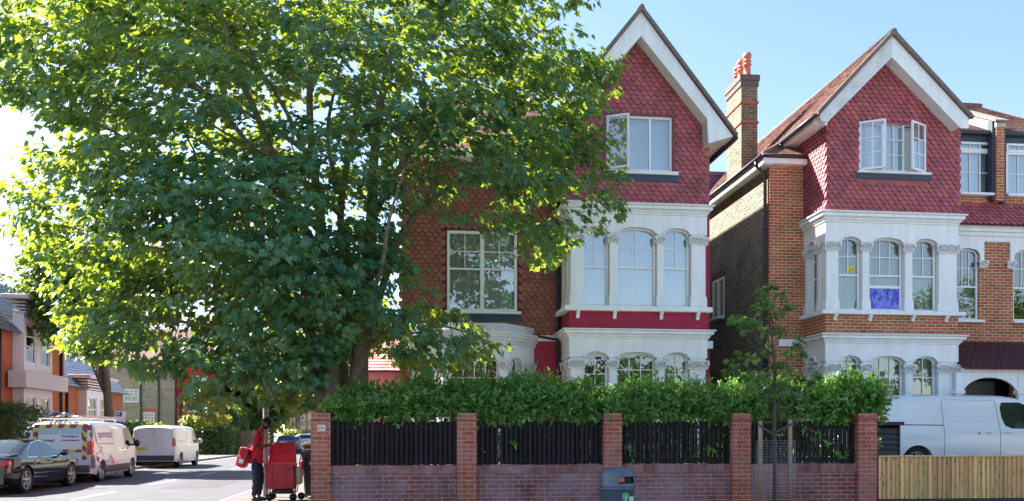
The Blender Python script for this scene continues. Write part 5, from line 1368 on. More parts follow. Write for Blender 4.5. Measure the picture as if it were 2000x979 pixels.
shrub('dark_bushes', 'tall dark bushes overhanging the far fence, left of the man in red', 'bush', PX(425, 70), PX(472, 70), 66, 74, .1, 3.6, 420, 16, .3, M_leaf_far, 53, cr=.5)
shrub('golden_hedge', 'bright yellow hedge at the far end of the side street', 'hedge', PX(553, 197), PX(640, 197), 196.5, 199, .1, 2.1, 300, 14, .5, M_leaf_yel, 54, cr=.7)
shrub('garden_shrub', 'straggly shrub against the orange brick wall behind the black car', 'shrub', -15.1, -14.2, 33.2, 36.2, .1, 2.5, 200, 16, .12, M_leaf_far, 55, cr=.3)
shrub('low_shrub', 'low green shrub behind the van with the roof ladder', 'shrub', -15.0, -13.6, 46, 50, .1, 2.2, 160, 16, .18, M_leaf_far, 56)
# far fence
ff = thing('plank_fence', 'tall weathered plank fence below the dark bushes on the far pavement', 'fence', (PX(465, 66), 65.5, .1), world=True)
b = MB(); 
for k in range(16): 
    x = PX(448, 65.5)+k*.11; b.box(x, x+.10, 65.5, 65.53, .1, 1.75+.02*math.sin(k*3))
b.build('boards', M_wood_grey if False else mat('fence_tan', (.30,.22,.13), .8, noise=.3, rndvar=.2), ff)
b = MB(); b.box(PX(448, 65.5), PX(448, 65.5)+1.75, 65.54, 65.6, .4, .5); b.box(PX(448, 65.5), PX(448, 65.5)+1.75, 65.54, 65.6, 1.4, 1.5); b.build('rail', M_wood_grey, ff)

# ================================================================ background buildings
M_cream = mat('cream_panel', (.74,.64,.60), .6, noise=.08)
M_cream2 = mat('pale_panel', (.84,.80,.77), .6)
def modern(label, ya, yb, X, eave, bay, wins, roof_h, seed, spandrel=None, pipe=None):
    h = thing('modern_brick_block', label, 'house', (X, (ya+yb)/2, .1), group='modern orange brick blocks on the side street', world=True)
    M = frame((X, 0, 0), (0,1,0), (-1,0,0), (0,0,1))          # local x = Y, y into the building
    b = MB(M); b.box(ya, yb, 0, 8, 0, eave); b.build('wall', M_side_brick, h)
    ba, bb, bd, bz = bay
    holes = [(a, c, z0, z1) for (a, c, z0, z1) in wins]
    b = MB(M); wall_holes(b, ba, bb, .1, bz, -bd, -bd+.12, holes); b.box(ba, ba+.12, -bd+.121, -.001, .1, bz); b.box(bb-.12, bb, -bd+.121, -.001, .1, bz); b.build('bay_wall', M_cream2, h)
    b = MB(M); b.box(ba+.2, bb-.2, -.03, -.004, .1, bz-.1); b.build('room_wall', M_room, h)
    for (a, c, z0, z1) in wins: window(h, M, a, c, z0, z1, 0, cols=1, rows=2, split=.45, y=-bd+.03, lcols=1, cur=None, st=.09, bar=.06, glass=M_glass)
    for (z0, z1) in (spandrel or []):
        b = MB(M); b.bbox(ba-.7, bb+.7, -bd-.38, -.001-bd+.3, z0, z1, .02); b.build('bay_panel', M_cream, h)
    # louvred band and projecting hood above the bay
    b = MB(M); b.bbox(ba-.35, bb+.35, -bd-.30, 0.3, bz+.55, bz+.72, .02)
    for k in range(4): b.box(ba-.02, bb+.02, -bd-.1+.02*k, -.001, bz+.03+k*.13, bz+.10+k*.13)
    b.build('bay_hood', M_cream, h)
    # mansard
    e = eave-.25; 
    roof_slope('slate_roof', h, (X+.35, ya-.1, e), (X+.35, yb+.1, e), (X-1.9, yb+.1, e+roof_h), (X-1.9, ya-.1, e+roof_h), M_slate, w=.33, h=.24)
    b = MB(M); b.prism([(ya, e), (yb, e), (yb, e+.02), (ya, e+.02)], 0, 3); b.box(ya-.08, ya+.05, 1.9, 8, e, e+roof_h); b.box(yb-.05, yb+.08, 1.9, 8, e, e+roof_h); b.box(ya, yb, 1.95, 8, e+roof_h-.1, e+roof_h); b.build('roof_deck', M_slate, h)
    b = MB(M); b.prism([(0,0),(0,0.01),(.01,.01)], 0, .01)
    for yv in (ya, yb):
        g = MB(); g.add([(X+.33, yv, e), (X-1.9, yv, e+roof_h), (X-1.9, yv, e)], [(0,1,2)]); g.build('roof_cheek', M_slate, h)
    if pipe:
        for yv in pipe: b = MB(); b.tube([(X+.07, yv, .1), (X+.07, yv, eave)], .055, 7); b.build('drainpipe', M_black, h)
    return h
XB_ = -15.3
def zz(px, py, Y): return PZ(px, py, Y)
hA = modern('orange brick block with slate roof and two-storey cream bay, behind the black car', 22.0, 40.9, XB_, 5.7, (35.8, 38.5, .42, 6.2),
       [(36.0, 36.95, 4.25, 5.85), (37.35, 38.3, 4.25, 5.85), (36.0, 36.95, 1.1, 3.05), (37.35, 38.3, 1.1, 3.05)], 2.4, 1, spandrel=[(3.3, 3.95)], pipe=[34.6, 40.4])
b = MB(frame((XB_, 0, 0), (0,1,0), (-1,0,0), (0,0,1))); b.lathe([(.0,-.06),(.17,-.06),(.20,-.03),(.20,.0)], (33.2, 0, 2.05), 18, 'y'); b.build('round_vent', mat('vent_white', (.7,.7,.68), .5), hA)
hB = modern('lower orange brick block with slate roof and cream bay, behind the leafy street tree', 41.0, 49.5, XB_-.2, 3.95, (43.0, 46.2, .42, 3.6),
       [(43.2, 44.35, 1.3, 3.3), (44.8, 45.95, 1.3, 3.3)], 1.9, 2, pipe=[41.6])
lw = thing('low_brick_wall', 'low dark brick front wall beside the rear of the black car', 'wall', (-14.6, 28, .1), world=True)
b = MB(); b.box(-14.75, -14.52, 22, 33, .1, .85); b.build('brickwork', brick_mat('dull_brick', (.20,.09,.06), (.14,.07,.05), (.25,.2,.16)), lw)
b = MB(); b.bbox(-14.8, -14.47, 22, 33, .851, .92, .01); b.build('coping', mat('brick_coping', (.25,.12,.10), .8, noise=.3), lw)
# yellow stock brick house with red tiled upper storey on its right
YY = 72
sb = thing('stock_brick_house', 'yellow stock brick house whose right end is red, beyond the parked vans', 'house', (PX(290, YY), YY, .1), world=True)
x0, x1, x2 = PX(150, YY), PX(344, YY), PX(425, YY); zt = 7.4
w1 = (PX(280, YY), PX(302, YY), PZ(290, 835, YY), PZ(290, 805, YY)); w2 = (PX(241, YY), PX(271, YY), PZ(250, 786, YY), PZ(250, 760, YY))
b = MB(); wall_holes(b, x0, x1, .1, zt, YY, YY+.3, [w1, w2]); b.box(x0, x2, YY+.31, YY+8, .1, zt-.1); b.build('wall', M_stock_pale, sb)
b = MB(); b.box(x1+.001, x2, YY+.02, YY+.3, .1, PZ(350, 797, YY)); b.box(w1[0]-.15, w1[1]+.15, YY-.01, YY-.001, w1[3]+.02, w1[3]+.28); b.box(x0+2, x1, YY-.02, YY-.001, PZ(300, 800, YY)+.6, PZ(300, 800, YY)+.75) if False else None; b.build('brick_dressing', M_side_brick, sb)
b = MB(); b.box(x1+.001, x2, YY-.03, YY+.3, PZ(350, 797, YY)+.001, zt); b.build('red_upper_wall', brick_mat('bright_red_brick', (.58,.045,.05), (.5,.04,.045), (.42,.03,.035), dark=.15), sb)
for w_ in (w1, w2): window(sb, MF(YY), w_[0], w_[1], w_[2], w_[3], 0, cols=3, rows=2, split=.5, y=.03, st=.09, bar=.05, lcols=2)
for px in (310, 279-4, 352, 343): 
    b = MB(); x = PX(px, YY-.1); b.tube([(x, YY-.1, .1), (x, YY-.1, 7)], .06, 6); b.build('drainpipe', M_black, sb)
xa, xb = PX(374, YY-.6), PX(402, YY-.6); b = MB(); b.bbox(xa, xb, YY-.6, YY-.031, PZ(388, 776, YY), PZ(388, 735, YY), .02); b.build('bay_wall', M_white, sb)
for k in range(2):
    a_ = xa+.1+k*(xb-xa)/2; window(sb, MF(YY-.6), a_, a_+(xb-xa)/2-.2, PZ(388, 772, YY), PZ(388, 742, YY), 0, cols=1, rows=2, split=.5, y=-.07, st=.07)
b = MB(); b.bbox(PX(368, YY-.5), PX(392, YY-.5), YY-.5, YY-.031, PZ(380, 806, YY), PZ(380, 800, YY), .01); b.build('door_hood', M_white, sb)
roof_slope('roof_tiles', sb, (x0-.3, YY-.3, zt), (x2+.3, YY-.3, zt), (x2+.3, YY+4, zt+3), (x0-.3, YY+4, zt+3), M_roof, w=.4, h=.3)
# white rendered house further down
YW2 = 82
wh = thing('white_house', 'white rendered house with pink-red ground floor far down the left side', 'house', (PX(440, YW2), YW2, .1), world=True)
x0, x1 = PX(395, YW2), PX(478, YW2)
ws = [(PX(a, YW2), PX(c, YW2), PZ(440, 800, YW2), PZ(440, 782, YW2)) for a, c in ((440, 451), (418, 428))]
b = MB(); wall_holes(b, x0, x1, 3.0, 8.5, YW2, YW2+.3, ws); b.box(x0, x1, YW2+.31, YW2+8, .1, 8.4); b.build('wall', M_white, wh)
b = MB(); b.box(x0-.01, x1+.01, YW2-.05, YW2+.3, .1, 2.99); b.build('lower_wall', M_red_brick, wh)
for w_ in ws: window(wh, MF(YW2), w_[0], w_[1], w_[2], w_[3], 0, cols=1, rows=1, split=.5, y=.02, st=.08)
roof_slope('roof_tiles', wh, (x0-.3, YW2-.4, 8.4), (x1+.3, YW2-.4, 8.4), (x1+.3, YW2+4, 11.4), (x0-.3, YW2+4, 11.4), M_roof, w=.5, h=.4)
# house closing the street
YE = 206
eh = thing('distant_house', 'small distant cream house with red brick strips closing the side street', 'house', (PX(585, YE), YE, .1), world=True)
x0, x1 = PX(556, YE), PX(640, YE)
wz = [(PX(a, YE), PX(c, YE), z0, z1) for z0, z1 in ((4.8, 6.6), (1.5, 3.4)) for a, c in ((574, 580), (587, 596), (602, 608), (620, 628))]
b = MB(); wall_holes(b, x0, x1, .1, 7.6, YE, YE+.3, wz); b.box(x0, x1, YE+.5, YE+8, .1, 7.5); b.build('wall', mat('far_cream', (.48,.36,.30), .7), eh)
for w_ in wz: window(eh, MF(YE), w_[0], w_[1], w_[2], w_[3], 0, cols=2, rows=1, split=0, y=.02, st=.1)
b = MB()
for px in (571, 584, 599, 613): b.box(PX(px, YE), PX(px+2, YE), YE-.06, YE-.001, .1, 7.5)
b.build('brick_strip', M_side_brick, eh)
roof_slope('roof_tiles', eh, (x0-.3, YE-.4, 7.6), (x1+.3, YE-.4, 7.6), (x1+.3, YE+4, 10.6), (x0-.3, YE+4, 10.6), M_roof, w=.8, h=.6)
# more houses to the right of the brick house, behind view edges (keep the terrace going)
# ================================================================ vehicles
def interp(pts, x):
    if x <= pts[0][0]: return pts[0][1]
    for (a, b), (c, d) in zip(pts, pts[1:]):
        if x <= c:
            t = (x-a)/(c-a+1e-9); return b+(d-b)*t
    return pts[-1][1]
def sinterp(pts, x):
    """smoothed interpolation (average of nearby samples)."""
    s = 0
    for k in (-2, -1, 0, 1, 2): s += interp(pts, x+k*.035)
    return s/5
class Car:
    def __init__(s, L, W, sill, top, plan, zb, tum, wheels, wr, rc=.14, rear=None, front=None, track=None, sq=3.0, shoulder=.02, top_smooth=True, ts=None):
        s.L, s.hw, s.sill, s.top, s.plan, s.zb, s.tum, s.wheels, s.wr, s.rc, s.sq, s.shoulder = L, W/2, sill, top, plan, zb, tum, wheels, wr, rc, sq, shoulder
        s.rear = rear or [(0, 0), (3, 0)]; s.front = front or [(0, 0), (3, 0)]
    def T(s, x): return sinterp(s.top, x)
    def XO(s, x, z):
        o = 0
        if x < .9: o += interp(s.rear, z)*(1-x/.9)**1.5
        if x > s.L-.9: o -= interp(s.front, z)*(1-(s.L-x)/.9)**1.5
        return x+o
    def W(s, x, z):
        w = s.hw*interp(s.plan, x)
        if z < .55: w -= .05*((.55-z)/.35)**2
        # body side swage: slightly fuller at mid height
        w -= .012*((z-.7)/.4)**2 if z < s.zb else 0
        if z > s.zb:
            d = z-s.zb; w -= s.tum*d+s.shoulder*min(1, d/.06)
        return max(w, .05)
    def zlow(s, x):
        z = s.sill+(.06*max(0, 1-x/.5)+.04*max(0, 1-(s.L-x)/.5))
        for xw in s.wheels:
            ra = s.wr*1.16; d = abs(x-xw)
            if d < ra: z = max(z, s.wr+math.sqrt(ra*ra-d*d)*.98)
        return z
    def ztop(s, x, y):
        T_ = s.T(x); rc = min(s.rc, (T_-s.zlow(x))*.6); w = s.W(x, T_-rc)
        u = min(.9999, abs(y)/w); return T_-rc+rc*(1-u**s.sq)**(1/s.sq)
    def ring(s, x):
        T_ = s.T(x); zl = s.zlow(x); rc = min(s.rc, (T_-zl)*.6); out = []
        nf = 13
        for i in range(nf+1):
            z = zl+(T_-rc-zl)*i/nf; out.append((s.XO(x, z), s.W(x, z), z))
        w = s.W(x, T_-rc)
        for i in range(1, 11):
            a = math.pi/2*i/10; u = math.cos(a)**(2/s.sq); v = math.sin(a)**(2/s.sq); z = T_-rc+rc*v
            out.append((s.XO(x, z), w*u, z))
        return out
    def shell(s, mb):
        xs = list(np.linspace(0, s.L, int(s.L/.045)))
        xs = [0, .008, .02, .04]+[x for x in xs[1:-1] if .05 < x < s.L-.05]+[s.L-.04, s.L-.02, s.L-.008, s.L]
        rs = [s.ring(x) for x in xs]; n = len(rs[0]); vs = []; fs = []
        for r in rs: vs += [(p[0], -p[1], p[2]) for p in r]+[p for p in r[::-1][1:]]
        m = 2*n-1
        for i in range(len(rs)-1):
            for k in range(m-1): fs.append((i*m+k, (i+1)*m+k, (i+1)*m+k+1, i*m+k+1))
        fs.append(tuple(range(m))); fs.append(tuple((len(rs)-1)*m+k for k in range(m-1, -1, -1)))
        mb.smooth = True; mb.add(vs, fs)
    def side_patch(s, mb, poly, off=.005, sides=(-1, 1), step=.06, thick=0):
        """polygon (x,z) wrapped on the flank (clipped strips)."""
        xs_ = [p[0] for p in poly]; x0, x1 = min(xs_), max(xs_); n = max(1, int((x1-x0)/step)+1)
        cuts = sorted(set([x0+(x1-x0)*i/n for i in range(n+1)]+xs_))
        def span(x):
            zs = []
            for (a, b), (c, d) in zip(poly, poly[1:]+poly[:1]):
                if (a <= x <= c) or (c <= x <= a):
                    if abs(c-a) < 1e-9: zs += [b, d]
                    else: zs.append(b+(d-b)*(x-a)/(c-a))
            return min(zs), max(zs)
        for sd in sides:
            vs = []; fs = []; m = 4
            for x in cuts:
                x_ = min(max(x, x0+1e-6), x1-1e-6); lo, hi = span(x_)
                for j in range(m+1):
                    z = lo+(hi-lo)*j/m; vs.append((s.XO(x_, z), sd*(s.W(x_, z)+off), z))
            for i in range(len(cuts)-1):
                for j in range(m):
                    a = i*(m+1)+j; f = (a, a+m+1, a+m+2, a+1); fs.append(f if sd < 0 else f[::-1])
            mb.smooth = True; mb.add(vs, fs)
    def rear_patch(s, mb, poly, off=.006):
        """polygon (y,z) on the rear face; convex."""
        mb.add([(s.XO(0, z)-off, y, z) for y, z in poly], [tuple(range(len(poly)))]) if len(poly) else None
    def top_patch(s, mb, x0, x1, y0f, y1f, off=.006, n=8, m=8):
        """patch on the top surface for x0..x1, y from y0f(x) to y1f(x)."""
        vs = []; fs = []
        for i in range(n+1):
            x = x0+(x1-x0)*i/n; a, b = y0f(x), y1f(x)
            for j in range(m+1):
                y = a+(b-a)*j/m; sl = (s.T(x+.03)-s.T(x-.03))/.06; nx = -sl/math.hypot(1, sl); nz = 1/math.hypot(1, sl)
                z = s.ztop(x, y); vs.append((s.XO(x, z)+nx*off, y, z+nz*off))
        for i in range(n):
            for j in range(m): a = i*(m+1)+j; fs.append((a, a+m+1, a+m+2, a+1))
        mb.smooth = True; mb.add(vs, fs)
    def seam(s, mb, pts, w=.010, off=.0035, sides=(-1, 1)):
        for (a, b), (c, d) in zip(pts, pts[1:]):
            n = max(1, int(math.hypot(c-a, d-b)/.08)); L_ = math.hypot(c-a, d-b)+1e-9; ux, uz = -(d-b)/L_*w/2, (c-a)/L_*w/2
            for sd in sides:
                for i in range(n):
                    q = []
                    for t, sg in ((i/n, -1), ((i+1)/n, -1), ((i+1)/n, 1), (i/n, 1)):
                        x, z = a+(c-a)*t+ux*sg, b+(d-b)*t+uz*sg; q.append((s.XO(x, z), sd*(s.W(x, z)+off), z))
                    mb.add(q, [(0,1,2,3)])
def wheel(P, x, y, r, w, side, spokes=5, dark=False, deep=.03):
    """wheel whose outer face looks to side*y."""
    o = side
    t = MB(); t.lathe([(r*.60, -w/2+.02), (r*.90, -w/2), (r*.98, -w/2+.015), (r, -w/2+.045), (r, w/2-.045), (r*.98, w/2-.015), (r*.90, w/2), (r*.70, w/2-.004), (r*.68, w/2-.02)], (x, y, r), 28, 'y', cap=False)
    ty = t.build('wheel', M_tyre, P)
    b = MB(); rr = r*.69
    pr = [(rr*.98, -w/2+.01), (rr*.99, w/2-.012), (rr*.93, w/2-.012), (rr*.90, w/2-.05), (rr*.86, w/2-.09)]
    sgn = 1 if o > 0 else -1
    b.lathe([(a, h*sgn) for a, h in pr], (x, y, r), 28, 'y', cap=False); rim = b.build('rim', M_rim if not dark else M_rim_dark, ty)
    b = MB(); b.lathe([(rr*.87, sgn*(w/2-.10)), (rr*.3, sgn*(w/2-.10)), (.01, sgn*(w/2-.10))], (x, y, r), 20, 'y'); b.build('brake_disc', M_rim_dark, ty)
    b = MB(); yo = sgn*(w/2-deep)
    b.lathe([(rr*.22, yo-sgn*.03), (rr*.22, yo), (rr*.12, yo+sgn*.008), (.001, yo+sgn*.008)], (x, y, r), 14, 'y')
    for k in range(spokes):
        for d in (-.10, .10):
            a = 2*math.pi*k/spokes+.3; a2 = a+d; w1, w2 = rr*.07, rr*.05
            p = []
            for (rad, ww, aa) in ((rr*.15, w1, a), (rr*.95, w2, a2*1.0+d*.8)):
                cx, cz = math.cos(aa)*rad, math.sin(aa)*rad; nx, nz = -math.sin(aa)*ww, math.cos(aa)*ww
                p += [(x+cx+nx, y+yo, r+cz+nz), (x+cx-nx, y+yo, r+cz-nz)]
            p = [p[0], p[1], p[3], p[2]]; q = [(a_[0], a_[1]-sgn*.02, a_[2]) for a_ in p]
            b.add(p+q, [(0,1,2,3),(4,7,6,5),(0,4,5,1),(1,5,6,2),(2,6,7,3),(3,7,4,0)])
    b.build('spokes', M_rim, rim)
    return ty
def both(name, m, P, f):
    for sd in (-1, 1):
        b = MB(); f(b, (sd,)); b.build(name, m, P)
def underbody(P, c, inset=.10, z0=.2):
    b = MB(); b.box(.35, c.L-.35, -c.hw+.26, c.hw-.26, z0, .75); b.box(.15, c.L-.2, -c.hw+.12, c.hw-.12, .62, .78); b.build('underbody', M_plast, P)
def arch_trim(P, c, m, w=.03, off=.004):
    for xw in c.wheels:
        for sd in (-1, 1):
            b = MB(); vs = []; n = 18
            for i in range(n+1):
                t = math.pi*(.02+.96*i/n)
                for rr in (c.wr*1.16-.004, c.wr*1.16+w):
                    x = xw+rr*math.cos(t); z = c.wr+rr*math.sin(t)*.98; vs.append((c.XO(x, z), sd*(c.W(x, z)+off), z))
            b.add(vs, [(2*i, 2*i+1, 2*i+3, 2*i+2) for i in range(n)])
            # inner lip going inwards
            v2 = []
            for i in range(n+1):
                t = math.pi*(.02+.96*i/n); rr = c.wr*1.16-.003; x = xw+rr*math.cos(t); z = c.wr+rr*math.sin(t)*.98
                v2 += [(x, sd*(c.W(x, z)+off), z), (x, sd*(c.hw-.32), z)]
            b.add(v2, [(2*i, 2*i+1, 2*i+3, 2*i+2) for i in range(n)])
            b.build('wheel_arch', m, P)
def paint(name, c, rough=.28, metal=0.0, coat=.8): return mat(name, c, rough, metal, coat=coat, spec=.5)
M_vanw = paint('white_van_paint', (.74,.75,.77)); M_vanw2 = paint('white_van_paint_cool', (.72,.74,.78)); M_carb = mat('black_car_paint', (.003,.004,.007), .06, spec=.55)
M_lav = mat('panel_grey_plastic', (.10,.095,.105), .5)

def van(label, loc, rz, body, L=4.95, Hh=1.95, decor=None, name='panel_van', roofx=None, wheels=(.93, 4.02), group='white panel vans', zb=1.05, win_dark=None, bscale=1.0, tum=.085, rear_dark=False, bpil=3.12, slide=2.06):
    v = thing(name, label, 'van', loc, rz, group)
    k = Hh/1.95
    top = [(0,1.80*k),(.03,1.84*k),(.10,1.89*k),(.3,1.925*k),(1.6,1.95*k),(3.2,1.94*k),(3.55,1.895*k),(3.85,1.74*k),(4.25,1.35*k),(4.38,1.21*k),(4.6,1.12*k),(4.8,1.02*k),(4.9,.90*k),(L,.72*k)]
    plan = [(0,.94),(.05,.968),(.15,.985),(.5,1),(3.6,1),(4.3,.975),(4.7,.91),(4.85,.84),(L,.70)]
    c = Car(L, 1.94, .24, top, plan, zb, tum, wheels, .335, rc=.16, rear=[(0,.0),(.5,0),(.56,.03),(1.0,.03),(1.9*k,.10)], sq=2.6)
    b = MB(); c.shell(b); o = b.build('body', body, v); shade_smooth_auto(o, 40)
    underbody(v, c)
    for xw in wheels:
        for sd in (-1, 1): wheel(v, xw, sd*(c.hw-.145), .335, .225, sd, spokes=6, dark=False, deep=.045)
    arch_trim(v, c, body, w=.045)
    b = MB()
    b.sides = None
    c.seam(b, [(slide, .36), (slide+.01, 1.0), (slide-.015, 1.4*k), (slide-.03, 1.80*k)]); c.seam(b, [(bpil, .36), (bpil+.005, 1.0), (bpil-.03, 1.4*k), (bpil-.10, 1.78*k)])
    c.seam(b, [(slide-.03, 1.80*k), (bpil-.10, 1.79*k)], w=.007); c.seam(b, [(4.13, .66), (4.15, 1.0), (4.12, 1.1)]); c.seam(b, [(slide, .36), (bpil, .36), (3.62, .36)], w=.007)
    c.seam(b, [(.16, .62), (.16, 1.78*k)], w=.008)
    b.build('door_seams', M_plast, v)
    both('door_track', M_plast, v, lambda b, s_: c.seam(b, [(.45, 1.21*k), (slide, 1.20*k)], w=.020, off=.006, sides=s_))
    # pressed panels
    for (x0_, x1_, z0_, z1_) in ((.5, slide-.10, 1.30*k, 1.77*k), (slide+.09, bpil-.14, 1.30*k, 1.75*k)):
        r_ = .1; pts = [(x0_+r_, z1_), (x1_-r_, z1_), (x1_-.03, z1_-.03), (x1_, z1_-r_), (x1_, z0_+r_), (x1_-.03, z0_+.03), (x1_-r_, z0_), (x0_+r_, z0_), (x0_+.03, z0_+.03), (x0_, z0_+r_), (x0_, z1_-r_), (x0_+.03, z1_-.03), (x0_+r_, z1_)]
        both('pressed_panel', mat('panel_crease', (.60,.62,.66), .4), v, lambda b, s_: c.seam(b, pts, w=.012, off=.0022, sides=s_))
    w_ = [(bpil+.06, 1.74*k), (bpil+.02, 1.60*k), (bpil+.06, 1.36*k), (bpil+.14, 1.19*k), (bpil+.30, 1.125*k), (4.23, 1.10*k), (4.20, 1.20*k), (3.92, 1.50*k), (3.72, 1.66*k), (3.50, 1.745*k)]
    both('side_window', win_dark or M_glass_van, v, lambda b, s_: c.side_patch(b, w_, .004, step=.05, sides=s_))
    b = MB(); xs0, xs1 = 3.60, 4.30; c.top_patch(b, xs0, xs1, lambda x: -.72-.1*(x-3.6), lambda x: .72+.1*(x-3.6)); b.build('windscreen', M_glass_van, v)
    for sd in (-1, 1):
        b = MB(); b.ball((4.02, sd*1.10, 1.20*k), .07, .10, .13, n=10, m=8); b.tube([(4.08, sd*.9, 1.14*k), (4.03, sd*1.06, 1.16*k)], .03, 6); b.build('wing_mirror', M_plast if decor else body, v)
    b = MB()
    for x_ in (bpil-.26, bpil+.22):
        for sd in (-1, 1):
            b.smooth = True; b.ball((x_, sd*(c.W(x_, 1.02)+.012), 1.03*k), .095, .022, .022, n=8, m=8)
    b.build('door_handle', body if not decor else M_plast, v)
    b = MB(); 
    for sd in (-1, 1): b.lathe([(.022,-.004),(.022,.004)], (bpil-.52, sd*(c.W(2.6, 1.0)+.002), 1.01*k), 10, 'y')
    b.build('lock', M_plast, v)
    # rear details
    for sd in (-1, 1):
        b = MB()
        y0, y1 = sd*.80, sd*.915
        zl0, zl1 = (.98, 1.36) if decor is None else (.88, 1.42)
        vs = []; 
        for (yy_, xx_) in ((.80, -.004), (.905, .0)):
            pass
        c.side_patch(b, [(.005, zl0*k), (.10, zl0*k), (.14, zl1*k), (.005, zl1*k)], .008, sides=(sd,), step=.03)
        b.add([(c.XO(0, z)-.008, sd*y, z) for y, z in ((.80, zl0*k), (.80, zl1*k), (c.W(0, zl1*k)+.008, zl1*k), (c.W(0, zl0*k)+.008, zl0*k))], [(0,1,2,3)])
        b.build('tail_light', M_red_light, v)
    b = MB(); c.rear_patch(b, [(.008,.62),(-.008,.62),(-.008,1.80*k),(.008,1.80*k)][::-1], .004); b.build('rear_door_seam', M_plast, v)
    bp = MB(); bp.bbox(-.045, .12, -.90, .90, .33, .56, .03); bp.build('rear_bumper', M_lav if decor else mat('bumper_navy', (.05,.06,.10), .5), v)
    return v, c
M_glass_van = mat('tinted_window', (.012,.02,.02), .05, spec=.5)
# rounded rear plate with writing, van decor
def rear_text(v, c, s, size, y0, z0, m, sx=1.0, name='lettering', bold=.002, shear=0):
    # seen from behind: reader's right is -y when forward is +x ... rear face seen from -x: right = -y
    b = MB(); text_into(b, s, size, lambda x, y: (c.XO(0, z0+y)-.010, y0-x, z0+y), bold=bold, sx=sx, shear=shear); return b.build(name, m, v)

# --- plain white van on the drive, right
DRV = G+.095
vr, cr_ = van('plain white van parked on the drive behind the low pine fence', (PX(1718, 18.6)-.05, 18.6+.97, DRV), 0, M_vanw2, L=4.95, Hh=1.90, wheels=(.98, 4.1), bpil=3.0, slide=1.62)
# --- second plain van down the side street
v2, c2 = van('plain white van parked furthest along the side street, beyond the van with lettering', (-11.35, 40.4, 0), R(91.0), M_vanw, L=4.95, Hh=1.92)
b = MB(); b.box(-.052, -.046, .20, .72, .76, .88) if False else b.add([(c2.XO(0,.84)-.012, .82, .80), (c2.XO(0,.84)-.012, .30, .80), (c2.XO(0,.9)-.012, .30, .93), (c2.XO(0,.9)-.012, .82, .93)], [(0,1,2,3)]); b.build('licence_plate', mat('plate_yellow', (.75,.55,.03), .5), v2)
M_ink = mat('ink', (.02,.02,.03), .6)
rear_text(v2, c2, 'LR71 ZZP', .115, .80, .83, M_ink, sx=.85)
b = MB(); c2.rear_patch(b, [(.30,1.74),(-.30,1.74),(-.30,1.76),(.30,1.76)]); b.build('brake_light', M_red_light, v2)
b = MB(); b.ball((c2.XO(0,1.08)-.01, -.10, 1.10), .012, .035, .035); b.build('rear_handle', M_chrome, v2)
# --- lettered van with roof ladder
v1, c1 = van('white van with purple lettering, striped rear doors and a ladder on its roof', (-10.68, 28.15, 0), R(91.2), M_vanw, L=5.0, Hh=1.95, decor=1)
M_purple = mat('purple_letter', (.16,.03,.30), .5); M_magenta = mat('magenta_stripe', (.45,.01,.10), .45); M_lime = mat('lime_stripe', (.62,.75,.05), .45); M_teal = mat('teal_wash', (.25,.52,.55), .5); M_pinkw = mat('pink_wash', (.78,.16,.30), .5)
M_skyp = mat('pale_blue_door', (.42,.58,.68), .35, coat=.4)
# rear panels: pale blue doors with chevron border
def RP(pts, m, name, off=.007):
    b = MB(); c1.rear_patch(b, pts[::-1], off); return b.build(name, m, v1)
for sd in (1, -1): RP([(sd*.02, .62), (sd*.74, .62), (sd*.70, 1.70), (sd*.02, 1.70)][::sd], M_skyp, 'door_panel', .0055)
def chev(y0, y1, z0, z1, n, vertical, lean, off=.0075, first=0):
    for k in range(n):
        a, b_ = k/n, (k+1)/n; m = M_magenta if (k+first) % 2 == 0 else M_lime
        bb = MB()
        if vertical:
            za, zb_ = z0+(z1-z0)*a, z0+(z1-z0)*b_
            P_ = [(y0, za), (y1, za+lean), (y1, zb_+lean), (y0, zb_)]; P_ = [(y, min(max(z, z0), z1)) for y, z in P_]
        else:
            ya, yb = y0+(y1-y0)*a, y0+(y1-y0)*b_
            P_ = [(ya, z0), (yb, z0), (yb+lean, z1), (ya+lean, z1)]; P_ = [(min(max(y, min(y0, y1)), max(y0, y1)), z) for y, z in P_]
        c1.rear_patch(bb, P_, off); bb.build('chevron_stripe', m, v1)
chev(.80, -.80, 1.70, 1.82, 9, False, -.06)
chev(.78, .66, .66, 1.70, 7, True, .07, first=1); chev(-.78, -.66, .66, 1.70, 7, True, .07)
chev(.62, -.64, .96, 1.04, 6, False, -.07, first=1)
chev(.66, -.66, .62, .72, 7, False, -.06)
rear_text(v1, c1, 'openreach', .135, .62, 1.28, M_purple, sx=.82)
rear_text(v1, c1, 'Connecting you', .098, -.04, 1.42, M_purple, sx=.80); rear_text(v1, c1, 'to your network', .098, -.03, 1.30, M_purple, sx=.80)
b = MB()
for sd in (-1, 1): b.add([(c1.XO(0,1.45)-.012, sd*.655-.02, 1.36), (c1.XO(0,1.45)-.012, sd*.655+.02, 1.36), (c1.XO(0,1.5)-.012, sd*.655+.02, 1.56), (c1.XO(0,1.5)-.012, sd*.655-.02, 1.56)], [(0,1,2,3)])
b.build('door_hinge', M_plast, v1)
